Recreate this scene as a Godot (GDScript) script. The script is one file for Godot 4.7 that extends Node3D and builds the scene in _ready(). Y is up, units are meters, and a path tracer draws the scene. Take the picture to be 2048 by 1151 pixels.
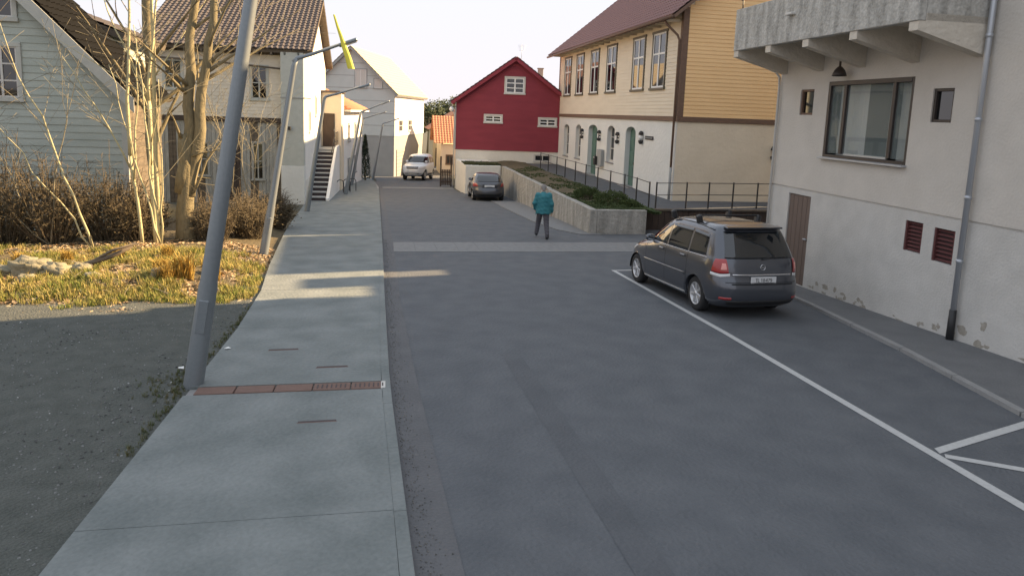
extends Node3D
# A sloping village street. x is to the right, y up; d is the distance down the street (z = -d).
const SL := 0.047
const CAM_F := 1380.0
var M := {}
var used := {}
var rng := RandomNumberGenerator.new()


func _ready() -> void:
	rng.seed = 7
	# camera: measured from the vanishing points of the street, the houses and the sizes of the cars
	var cam := Camera3D.new()
	cam.name = "camera"
	var pitch := 0.145198
	var yaw := 0.183913
	var roll := 0.036
	var f := Vector3(sin(yaw) * cos(pitch), -sin(pitch), -cos(yaw) * cos(pitch))
	var r0 := f.cross(Vector3.UP).normalized()
	var u0 := r0.cross(f)
	var r1 := r0 * cos(roll) + u0 * sin(roll)
	var u1 := u0 * cos(roll) - r0 * sin(roll)
	add_child(cam)
	cam.transform = Transform3D(Basis(r1, u1, -f), Vector3(0, 3.05, 0))
	cam.set_frustum(0.1 * 1151.0 / CAM_F, Vector2(0, -0.1 * 145.5 / CAM_F), 0.1, 2500.0)
	cam.current = true
	# sky
	var we := WorldEnvironment.new()
	we.name = "world_environment"
	var env := Environment.new()
	var sm := ProceduralSkyMaterial.new()
	sm.sky_top_color = lin(0.262, 0.284, 0.318)
	sm.sky_horizon_color = lin(0.290, 0.272, 0.280)
	sm.sky_curve = 0.16
	sm.ground_bottom_color = lin(0.06, 0.058, 0.055)
	sm.ground_horizon_color = lin(0.20, 0.19, 0.19)
	sm.ground_curve = 0.05
	sm.sun_angle_max = 1.0
	var sky := Sky.new()
	sky.sky_material = sm
	env.background_mode = Environment.BG_SKY
	env.sky = sky
	env.tonemap_mode = Environment.TONE_MAPPER_LINEAR
	env.tonemap_exposure = 3.5
	env.sdfgi_enabled = true
	env.ssao_enabled = true
	env.ssil_enabled = true
	we.environment = env
	add_child(we)
	# low evening sun from the right, a little beyond square to the street
	var sun := DirectionalLight3D.new()
	sun.name = "sun"
	add_child(sun)
	sun.basis = Basis.looking_at(Vector3(-1.0, -0.512, 0.22))
	sun.light_color = Color(1.0, 0.86, 0.66)
	sun.light_energy = 1.6
	sun.light_angular_distance = 0.5
	sun.shadow_enabled = true
	make_materials()
	setting()
	right_side()
	cream_house()
	terrace()
	red_house()
	far_houses()
	left_houses()
	lamps()
	vegetation()
	cars()
	person()
	details()


# ---------------------------------------------------------------- small helpers
func gy(d: float) -> float:
	return -SL * clampf(d, -90.0, 66.0)


func V(x: float, y: float, d: float) -> Vector3:
	return Vector3(x, y, -d)


func G(x: float, d: float, lift := 0.0) -> Vector3:
	return Vector3(x, gy(d) + lift, -d)


func slope_basis(turn := 0.0) -> Basis:
	return Basis(Vector3.RIGHT, -atan(SL)) * Basis(Vector3.UP, turn)


func lin(r: float, g: float, b: float) -> Color:
	return Color(r, g, b).linear_to_srgb()


func numbered(owner_id: String, called: String) -> String:
	var k := owner_id + "/" + called
	if not used.has(k):
		used[k] = 0
		return called
	used[k] += 1
	return "%s_%03d" % [called, used[k]]


func thing(called: String, label: String, category: String, group := "", at := Vector3.ZERO, bs := Basis()) -> Node3D:
	var o := Node3D.new()
	o.name = numbered("", called)
	add_child(o)
	o.transform = Transform3D(bs, at)
	tag(o, label, category, group)
	return o


func tag(o: Node, label: String, category: String, group := "") -> void:
	o.set_meta("label", label)
	o.set_meta("category", category)
	if group != "":
		o.set_meta("group", group)


func copy(o: Node3D, label: String, at: Vector3, bs := Basis()) -> Node3D:
	var c: Node3D = o.duplicate()
	var base := String(o.name)
	var cut := base.rfind("_0")
	if cut > 0:
		base = base.substr(0, cut)
	c.name = numbered("", base)
	add_child(c)
	c.transform = Transform3D(bs, at)
	c.set_meta("label", label)
	return c


func part(parent: Node, called: String, mesh: Mesh, m: Material, xf := Transform3D()) -> MeshInstance3D:
	var o := MeshInstance3D.new()
	o.name = numbered(str(parent.get_instance_id()), called)
	o.mesh = mesh
	o.material_override = m
	parent.add_child(o)
	o.transform = into(parent, xf)
	return o


# things registered here take their parts in world coordinates
var inv_of := {}
func into(parent: Node, xf: Transform3D) -> Transform3D:
	return inv_of[parent.get_instance_id()] * xf if inv_of.has(parent.get_instance_id()) else xf


func placed(called: String, label: String, category: String, at: Vector3, group := "") -> Node3D:
	var o := thing(called, label, category, group, at)
	inv_of[o.get_instance_id()] = o.transform.affine_inverse()
	return o


func struct(called: String, mesh: Mesh, m: Material) -> MeshInstance3D:
	var o := MeshInstance3D.new()
	o.name = numbered("", called)
	o.mesh = mesh
	o.material_override = m
	add_child(o)
	o.set_meta("kind", "structure")
	return o


func flat() -> SurfaceTool:
	var st := SurfaceTool.new()
	st.begin(Mesh.PRIMITIVE_TRIANGLES)
	st.set_smooth_group(-1)
	return st


func smooth() -> SurfaceTool:
	var st := SurfaceTool.new()
	st.begin(Mesh.PRIMITIVE_TRIANGLES)
	st.set_smooth_group(0)
	return st


func done(st: SurfaceTool) -> ArrayMesh:
	st.generate_normals()
	return st.commit()


func tri(st: SurfaceTool, a: Vector3, b: Vector3, c: Vector3, outward: Vector3) -> void:
	if (a - c).cross(a - b).dot(outward) < 0.0:
		st.add_vertex(a); st.add_vertex(c); st.add_vertex(b)
	else:
		st.add_vertex(a); st.add_vertex(b); st.add_vertex(c)


func quad(st: SurfaceTool, a: Vector3, b: Vector3, c: Vector3, d: Vector3, outward: Vector3) -> void:
	if (a - c).cross(a - b).dot(outward) + (a - d).cross(a - c).dot(outward) < 0.0:
		st.add_vertex(a); st.add_vertex(c); st.add_vertex(b)
		st.add_vertex(a); st.add_vertex(d); st.add_vertex(c)
	else:
		st.add_vertex(a); st.add_vertex(b); st.add_vertex(c)
		st.add_vertex(a); st.add_vertex(c); st.add_vertex(d)


# box between two corners
func bx(st: SurfaceTool, lo: Vector3, hi: Vector3, xf := Transform3D()) -> void:
	cbox(st, xf * Transform3D(Basis(), (lo + hi) / 2.0), (hi - lo).abs(), 0.0)


# chamfered box of a size, centred in xf
func cbox(st: SurfaceTool, xf: Transform3D, s: Vector3, b := 0.0) -> void:
	var h := s / 2.0
	for ax in 3:
		var u := (ax + 1) % 3
		var v := (ax + 2) % 3
		for sg in [-1.0, 1.0]:
			var c := []
			for k in [[-1.0, -1.0], [1.0, -1.0], [1.0, 1.0], [-1.0, 1.0]]:
				var p := Vector3.ZERO
				p[ax] = sg * h[ax]; p[u] = k[0] * (h[u] - b); p[v] = k[1] * (h[v] - b)
				c.append(xf * p)
			var o := Vector3.ZERO
			o[ax] = sg
			quad(st, c[0], c[1], c[2], c[3], xf.basis * o)
		if b <= 0.0:
			continue
		for a in [-1.0, 1.0]:
			for e in [-1.0, 1.0]:
				var c := []
				for k in [[-1.0, 0], [1.0, 0], [1.0, 1], [-1.0, 1]]:
					var p := Vector3.ZERO
					p[ax] = k[0] * (h[ax] - b)
					p[u] = a * (h[u] if k[1] == 0 else h[u] - b)
					p[v] = e * (h[v] - b if k[1] == 0 else h[v])
					c.append(xf * p)
				var o := Vector3.ZERO
				o[u] = a; o[v] = e
				quad(st, c[0], c[1], c[2], c[3], xf.basis * o)
	if b > 0.0:
		for sx in [-1.0, 1.0]:
			for sy in [-1.0, 1.0]:
				for sz in [-1.0, 1.0]:
					var g := Vector3(sx, sy, sz)
					var p := g * (h - Vector3.ONE * b)
					tri(st, xf * (p + Vector3(sx * b, 0, 0)), xf * (p + Vector3(0, sy * b, 0)), xf * (p + Vector3(0, 0, sz * b)), xf.basis * g)


var box_cache := {}
func box_mesh(s: Vector3, b := 0.0) -> Mesh:
	var k := "%.3f %.3f %.3f %.3f" % [s.x, s.y, s.z, b]
	if not box_cache.has(k):
		var st := flat()
		cbox(st, Transform3D(), s, b)
		box_cache[k] = done(st)
	return box_cache[k]


# a chamfered box part between two corners given as x, y, d
func pbox(parent: Node, called: String, m: Material, lo: Vector3, hi: Vector3, b := 0.0) -> MeshInstance3D:
	return part(parent, called, box_mesh((hi - lo).abs(), b), m, Transform3D(Basis(), (lo + hi) / 2.0))


# tube along points
func tube(st: SurfaceTool, pts: Array, radii: Array, sides := 6, cap := true) -> void:
	var n := pts.size()
	var rings := []
	var ref := Vector3(0.31, 0.2, 0.93)
	for i in n:
		var t: Vector3 = (pts[mini(i + 1, n - 1)] - pts[maxi(i - 1, 0)]).normalized()
		if absf(t.dot(ref)) > 0.95:
			ref = Vector3(0.9, 0.1, -0.3)
		var a := t.cross(ref).normalized()
		var b := a.cross(t).normalized()
		ref = b
		var ring := []
		for k in sides:
			var w := TAU * k / sides
			ring.append(pts[i] + (a * cos(w) + b * sin(w)) * float(radii[i]))
		rings.append(ring)
	for i in n - 1:
		for k in sides:
			var l := (k + 1) % sides
			quad(st, rings[i][k], rings[i][l], rings[i + 1][l], rings[i + 1][k], (rings[i][k] + rings[i][l]) / 2.0 - pts[i])
	if cap:
		for e in [0, n - 1]:
			var o: Vector3 = pts[0] - pts[1] if e == 0 else pts[n - 1] - pts[n - 2]
			for k in sides:
				tri(st, pts[e], rings[e][k], rings[e][(k + 1) % sides], o)


# a sheet following the street: polygon of (x, d), with a skirt of some depth
func slab(poly: Array, lift: float, deep := 0.0, st: SurfaceTool = null) -> ArrayMesh:
	var own := st == null
	if own:
		st = flat()
	var p := PackedVector2Array(poly)
	var idx := Geometry2D.triangulate_polygon(p)
	for i in range(0, idx.size(), 3):
		tri(st, G(p[idx[i]].x, p[idx[i]].y, lift), G(p[idx[i + 1]].x, p[idx[i + 1]].y, lift), G(p[idx[i + 2]].x, p[idx[i + 2]].y, lift), Vector3.UP)
	if deep > 0.0:
		var mid := Vector2.ZERO
		for q in p:
			mid += q / p.size()
		for i in p.size():
			var a := p[i]
			var b := p[(i + 1) % p.size()]
			var e := (a + b) / 2.0 - mid
			quad(st, G(a.x, a.y, lift), G(b.x, b.y, lift), G(b.x, b.y, lift - deep), G(a.x, a.y, lift - deep), Vector3(e.x, 0, -e.y))
	return done(st) if own else null


func rect(x0: float, d0: float, x1: float, d1: float) -> Array:
	return [Vector2(x0, d0), Vector2(x1, d0), Vector2(x1, d1), Vector2(x0, d1)]


# flat polygon extruded along a direction; points in 3-D
func prism(st: SurfaceTool, pts: Array, along: Vector3) -> void:
	var mid := Vector3.ZERO
	for p in pts:
		mid += p / pts.size()
	var nrm := Vector3.ZERO
	for i in pts.size():
		nrm += (pts[i] - mid).cross(pts[(i + 1) % pts.size()] - mid)
	nrm = nrm.normalized()
	var ax: Vector3 = (pts[1] - pts[0]).normalized()
	var ay := nrm.cross(ax)
	var flat2 := PackedVector2Array()
	for p in pts:
		flat2.append(Vector2((p - pts[0]).dot(ax), (p - pts[0]).dot(ay)))
	var idx := Geometry2D.triangulate_polygon(flat2)
	for i in range(0, idx.size(), 3):
		tri(st, pts[idx[i]], pts[idx[i + 1]], pts[idx[i + 2]], -along)
		tri(st, pts[idx[i]] + along, pts[idx[i + 1]] + along, pts[idx[i + 2]] + along, along)
	for i in pts.size():
		var a: Vector3 = pts[i]
		var b: Vector3 = pts[(i + 1) % pts.size()]
		var e := (b - a).cross(nrm)
		quad(st, a, b, b + along, a + along, e)


# surface of revolution round the y axis: profile of (radius, height)
func lathe(st: SurfaceTool, prof: Array, sides: int, xf := Transform3D()) -> void:
	for i in prof.size() - 1:
		for k in sides:
			var w0 := TAU * k / sides
			var w1 := TAU * (k + 1) / sides
			var a: Vector2 = prof[i]
			var b: Vector2 = prof[i + 1]
			var p := [Vector3(a.x * cos(w0), a.y, a.x * sin(w0)), Vector3(a.x * cos(w1), a.y, a.x * sin(w1)), Vector3(b.x * cos(w1), b.y, b.x * sin(w1)), Vector3(b.x * cos(w0), b.y, b.x * sin(w0))]
			var t := b - a
			var o := Vector3(cos((w0 + w1) / 2) * t.y, -t.x, sin((w0 + w1) / 2) * t.y)
			if a.x < 0.0005:
				tri(st, xf * p[0], xf * p[2], xf * p[3], xf.basis * o)
			elif b.x < 0.0005:
				tri(st, xf * p[0], xf * p[1], xf * p[2], xf.basis * o)
			else:
				quad(st, xf * p[0], xf * p[1], xf * p[2], xf * p[3], xf.basis * o)


# ---------------------------------------------------------------- materials
func noise_img(sd: int, size: int, freq: float, oct: int, sx := 1, sy := 1) -> PackedByteArray:
	var n := FastNoiseLite.new()
	n.seed = sd
	n.noise_type = FastNoiseLite.TYPE_SIMPLEX_SMOOTH
	n.frequency = freq
	n.fractal_octaves = oct
	var im := n.get_seamless_image(size / sx, size / sy)
	if sx != 1 or sy != 1:
		im.resize(size, size, Image.INTERPOLATE_CUBIC)
	im.convert(Image.FORMAT_L8)
	return im.get_data()


# colour texture that runs between two base colours (linear): coarse patches and fine grain
func grain(sd: int, a: Color, b: Color, size: int, coarse: float, fine: float, share: float, sx := 1, sy := 1, speck := 0.0) -> ImageTexture:
	var c := noise_img(sd, size, coarse, 4, sx, sy)
	var g := noise_img(sd + 50, size, fine, 2)
	var out := PackedByteArray()
	out.resize(size * size * 3)
	var lut := PackedByteArray()
	lut.resize(768)
	for i in 256:
		var k := a.lerp(b, i / 255.0).linear_to_srgb()
		lut[i * 3] = int(clampf(k.r, 0, 1) * 255); lut[i * 3 + 1] = int(clampf(k.g, 0, 1) * 255); lut[i * 3 + 2] = int(clampf(k.b, 0, 1) * 255)
	var r := RandomNumberGenerator.new()
	r.seed = sd
	var i3 := 0
	for i in size * size:
		var v := int(clampf(c[i] * (1.0 - share) + g[i] * share + (r.randf() - 0.5) * 255.0 * speck, 0.0, 255.0)) * 3
		out[i3] = lut[v]; out[i3 + 1] = lut[v + 1]; out[i3 + 2] = lut[v + 2]
		i3 += 3
	var im := Image.create_from_data(size, size, false, Image.FORMAT_RGB8, out)
	im.generate_mipmaps()
	return ImageTexture.create_from_image(im)


func bump(sd: int, size: int, freq: float, strength: float, sx := 1, sy := 1) -> ImageTexture:
	var im := Image.create_from_data(size, size, false, Image.FORMAT_L8, noise_img(sd, size, freq, 3, sx, sy))
	im.convert(Image.FORMAT_RGBA8)
	im.bump_map_to_normal_map(strength)
	return ImageTexture.create_from_image(im)


func plain(c: Color, rough := 0.8, metal := 0.0) -> StandardMaterial3D:
	var m := StandardMaterial3D.new()
	m.albedo_color = c.linear_to_srgb()
	m.roughness = rough
	m.metallic = metal
	return m


func worn(sd: int, a: Color, b: Color, tile: float, rough: float, o := {}) -> StandardMaterial3D:
	var m := StandardMaterial3D.new()
	m.albedo_texture = grain(sd, a, b, o.get("size", 512), o.get("coarse", 0.012), o.get("fine", 0.12), o.get("share", 0.4), o.get("sx", 1), o.get("sy", 1), o.get("speck", 0.0))
	m.roughness = rough
	m.uv1_triplanar = true
	m.uv1_world_triplanar = o.get("world", true)
	m.uv1_scale = Vector3.ONE / tile
	if o.has("bump"):
		m.normal_enabled = true
		m.normal_texture = o.bump
		m.normal_scale = o.get("ns", 0.6)
	return m


func make_materials() -> void:
	var bf := bump(3, 512, 0.15, 3.0)
	var bc := bump(9, 512, 0.04, 5.0)
	M.asphalt = worn(11, Color(0.070, 0.077, 0.087), Color(0.122, 0.128, 0.137), 5.0, 0.86, {size = 1024, coarse = 0.006, fine = 0.3, share = 0.35, speck = 0.4, bump = bf, ns = 0.4})
	M.gutter = worn(12, Color(0.082, 0.084, 0.090), Color(0.130, 0.130, 0.135), 4.0, 0.88, {coarse = 0.01, fine = 0.3, speck = 0.2, bump = bf, ns = 0.4})
	M.patch = worn(13, Color(0.066, 0.072, 0.081), Color(0.112, 0.117, 0.126), 4.0, 0.88, {coarse = 0.01, fine = 0.3, speck = 0.2, bump = bf, ns = 0.4})
	M.footpath = worn(61, Color(0.105, 0.108, 0.112), Color(0.165, 0.167, 0.170), 4.0, 0.88, {coarse = 0.01, fine = 0.3, speck = 0.2, bump = bf, ns = 0.4})
	M.concrete = worn(14, Color(0.105, 0.122, 0.120), Color(0.225, 0.240, 0.236), 6.0, 0.85, {size = 1024, coarse = 0.006, fine = 0.1, share = 0.3, speck = 0.08, bump = bf, ns = 0.3})
	M.kerb = worn(15, Color(0.20, 0.20, 0.20), Color(0.30, 0.295, 0.285), 2.0, 0.85, {speck = 0.1})
	M.band = worn(16, Color(0.135, 0.138, 0.14), Color(0.215, 0.215, 0.215), 2.5, 0.8, {coarse = 0.02, speck = 0.15})
	M.paint = worn(17, Color(0.36, 0.36, 0.355), Color(0.55, 0.55, 0.54), 1.2, 0.7, {coarse = 0.03, fine = 0.25, share = 0.5, speck = 0.2})
	M.ground = worn(18, Color(0.05, 0.05, 0.035), Color(0.11, 0.10, 0.07), 8.0, 0.95, {coarse = 0.01})
	M.gravel = worn(19, Color(0.038, 0.045, 0.038), Color(0.110, 0.114, 0.104), 3.5, 0.95, {size = 1024, coarse = 0.008, fine = 0.22, share = 0.5, speck = 0.35, bump = bf, ns = 1.0})
	M.stone = worn(20, Color(0.10, 0.105, 0.105), Color(0.28, 0.28, 0.27), 0.6, 0.9, {coarse = 0.03})
	M.earth = worn(21, Color(0.040, 0.032, 0.018), Color(0.15, 0.115, 0.06), 2.5, 0.95, {coarse = 0.02, fine = 0.2, share = 0.5, speck = 0.2, bump = bc, ns = 1.0})
	M.rock = worn(22, Color(0.10, 0.095, 0.05), Color(0.34, 0.30, 0.22), 0.7, 0.9, {coarse = 0.02, bump = bc, ns = 0.8})
	# plaster and concrete walls
	M.plaster = worn(23, Color(0.52, 0.485, 0.435), Color(0.605, 0.565, 0.51), 5.0, 0.9, {size = 1024, coarse = 0.006, fine = 0.08, share = 0.3, speck = 0.05, bump = bf, ns = 0.15})
	M.plinth_white = worn(24, Color(0.47, 0.455, 0.425), Color(0.59, 0.57, 0.535), 4.0, 0.9, {size = 1024, coarse = 0.006, fine = 0.08, share = 0.3, speck = 0.05, bump = bf, ns = 0.2})
	M.stained = worn(25, Color(0.20, 0.195, 0.175), Color(0.60, 0.58, 0.535), 3.2, 0.92, {size = 1024, coarse = 0.012, fine = 0.05, share = 0.35, sx = 1, sy = 4, speck = 0.06, bump = bc, ns = 0.5})
	M.grime = worn(60, Color(0.22, 0.20, 0.165), Color(0.45, 0.415, 0.36), 0.9, 0.95, {size = 256, coarse = 0.03, fine = 0.2, share = 0.5, speck = 0.2})
	M.beam = worn(26, Color(0.53, 0.48, 0.405), Color(0.65, 0.595, 0.51), 2.5, 0.9, {coarse = 0.02, bump = bc, ns = 0.4})
	M.retaining = worn(27, Color(0.17, 0.165, 0.148), Color(0.45, 0.43, 0.39), 4.5, 0.92, {size = 1024, coarse = 0.010, fine = 0.06, share = 0.35, sx = 1, sy = 4, speck = 0.05, bump = bc, ns = 0.5})
	M.beige = worn(28, Color(0.65, 0.555, 0.42), Color(0.74, 0.64, 0.495), 5.0, 0.9, {coarse = 0.008, bump = bc, ns = 0.2})
	M.greyplaster = worn(29, Color(0.61, 0.61, 0.585), Color(0.70, 0.70, 0.67), 5.0, 0.9, {coarse = 0.008, bump = bc, ns = 0.2})
	M.basement = worn(30, Color(0.63, 0.61, 0.55), Color(0.73, 0.71, 0.65), 4.0, 0.9, {coarse = 0.01, bump = bc, ns = 0.3})
	M.endgrey = worn(31, Color(0.28, 0.285, 0.275), Color(0.35, 0.355, 0.345), 5.0, 0.9, {coarse = 0.01})
	M.endpale = worn(32, Color(0.47, 0.50, 0.485), Color(0.55, 0.58, 0.565), 5.0, 0.85, {coarse = 0.01})
	M.whitewall = worn(33, Color(0.72, 0.71, 0.68), Color(0.82, 0.81, 0.78), 5.0, 0.85, {coarse = 0.01})
	M.pier = worn(34, Color(0.40, 0.41, 0.37), Color(0.52, 0.525, 0.48), 3.0, 0.9, {coarse = 0.015})
	M.yellowplaster = worn(35, Color(0.46, 0.38, 0.22), Color(0.56, 0.47, 0.30), 4.0, 0.9)
	# boards
	var wood := {coarse = 0.01, fine = 0.1, share = 0.35, sx = 4, sy = 1, world = true}
	M.cream = worn(36, Color(0.62, 0.54, 0.42), Color(0.71, 0.625, 0.495), 3.0, 0.75, wood)
	M.ochre = worn(37, Color(0.79, 0.51, 0.245), Color(0.87, 0.585, 0.295), 3.0, 0.75, wood)
	M.red = worn(38, Color(0.20, 0.024, 0.040), Color(0.275, 0.038, 0.057), 3.0, 0.75, wood)
	M.palegreen = worn(39, Color(0.315, 0.35, 0.31), Color(0.46, 0.49, 0.44), 3.0, 0.8, wood)
	M.oldwhite = worn(40, Color(0.56, 0.49, 0.39), Color(0.80, 0.73, 0.61), 2.0, 0.85, {coarse = 0.02, fine = 0.15, share = 0.5, sx = 2, sy = 1})
	M.greyboard = worn(41, Color(0.22, 0.215, 0.195), Color(0.45, 0.44, 0.40), 2.0, 0.9, {coarse = 0.02, sx = 1, sy = 4})
	M.brownwood = worn(42, Color(0.034, 0.024, 0.019), Color(0.080, 0.055, 0.042), 2.0, 0.8, {coarse = 0.02, sx = 1, sy = 4})
	M.browntrim = worn(43, Color(0.125, 0.075, 0.050), Color(0.175, 0.105, 0.070), 2.0, 0.7, {coarse = 0.02})
	M.oldtimber_and_shade = worn(44, Color(0.055, 0.045, 0.035), Color(0.19, 0.15, 0.11), 1.5, 0.95, {coarse = 0.02, sx = 4, sy = 1, speck = 0.1})  # old timber; also stands in for shade on the green house side wall
	M.bargeboard = worn(45, Color(0.38, 0.385, 0.35), Color(0.50, 0.50, 0.45), 2.0, 0.8)
	# roofs
	M.darktile = worn(46, Color(0.045, 0.038, 0.038), Color(0.115, 0.094, 0.090), 2.0, 0.85, {coarse = 0.03, fine = 0.2, share = 0.5, speck = 0.2})
	M.slate = worn(47, Color(0.008, 0.008, 0.008), Color(0.018, 0.017, 0.016), 1.5, 0.8, {coarse = 0.03, speck = 0.15})
	M.slate.metallic_specular = 0.1
	M.redtile = worn(48, Color(0.16, 0.085, 0.080), Color(0.25, 0.14, 0.125), 2.0, 0.8, {coarse = 0.03, speck = 0.15})
	M.orangetile = worn(49, Color(0.44, 0.19, 0.10), Color(0.58, 0.27, 0.15), 2.0, 0.8, {coarse = 0.03, speck = 0.15})
	M.creamtile = worn(50, Color(0.42, 0.36, 0.27), Color(0.56, 0.48, 0.36), 2.0, 0.8, {coarse = 0.03, speck = 0.1})
	# paint, metal, glass
	M.white = plain(Color(0.72, 0.72, 0.70), 0.5)
	M.offwhite = plain(Color(0.55, 0.53, 0.49), 0.6)
	M.greenframe = plain(Color(0.10, 0.085, 0.055), 0.5)
	M.darkframe = plain(Color(0.040, 0.030, 0.026), 0.45)
	M.door_green = worn(51, Color(0.060, 0.13, 0.105), Color(0.085, 0.17, 0.14), 2.0, 0.6)
	M.door_brown = worn(52, Color(0.125, 0.090, 0.074), Color(0.165, 0.120, 0.098), 2.0, 0.7, {coarse = 0.02, sx = 1, sy = 4})
	M.louvre = worn(53, Color(0.085, 0.028, 0.028), Color(0.14, 0.045, 0.042), 1.0, 0.8)
	M.steel = worn(54, Color(0.195, 0.217, 0.230), Color(0.245, 0.265, 0.28), 1.0, 0.45, {coarse = 0.03, world = false})
	M.steel.metallic = 0.35
	M.zinc = plain(Color(0.42, 0.44, 0.47), 0.4, 0.5)
	M.black = plain(Color(0.018, 0.018, 0.019), 0.5)
	M.iron = plain(Color(0.030, 0.027, 0.026), 0.6)
	M.rust = worn(55, Color(0.11, 0.062, 0.048), Color(0.21, 0.135, 0.110), 0.8, 0.85, {coarse = 0.03, fine = 0.2, share = 0.5, sx = 4, sy = 1, speck = 0.15})
	M.slit = plain(Color(0.065, 0.050, 0.052), 0.8)
	M.glass = StandardMaterial3D.new()
	M.glass.albedo_color = Color(0.07, 0.08, 0.085)
	M.glass.roughness = 0.03
	M.glass.metallic_specular = 0.8
	M.pane = StandardMaterial3D.new()
	M.pane.albedo_color = Color(0.75, 0.82, 0.82, 0.12)
	M.pane.transparency = BaseMaterial3D.TRANSPARENCY_ALPHA
	M.pane.roughness = 0.02
	M.pane.metallic_specular = 0.9
	M.curtain = plain(Color(0.50, 0.50, 0.47), 0.9)
	M.room = plain(Color(0.13, 0.13, 0.12), 0.9)
	M.yellow = plain(Color(0.72, 0.66, 0.08), 0.6)
	# plants
	M.bark = worn(56, Color(0.095, 0.078, 0.042), Color(0.30, 0.25, 0.15), 0.8, 0.95, {coarse = 0.02, fine = 0.15, share = 0.5, sx = 1, sy = 4, bump = bc, ns = 1.2})
	M.palebark = worn(57, Color(0.33, 0.29, 0.15), Color(0.55, 0.50, 0.31), 0.6, 0.85, {coarse = 0.03, sx = 1, sy = 2})
	M.twig = plain(Color(0.135, 0.105, 0.065), 0.9)
	M.grey_twig = plain(Color(0.25, 0.22, 0.15), 0.9)
	M.tint = plain(Color(1, 1, 1), 0.9)
	M.tint.vertex_color_use_as_albedo = true
	M.tint.backlight_enabled = true
	M.tint.backlight = Color(0.25, 0.25, 0.12)
	M.conifer = worn(58, Color(0.012, 0.022, 0.014), Color(0.035, 0.055, 0.030), 0.6, 0.9)


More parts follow.
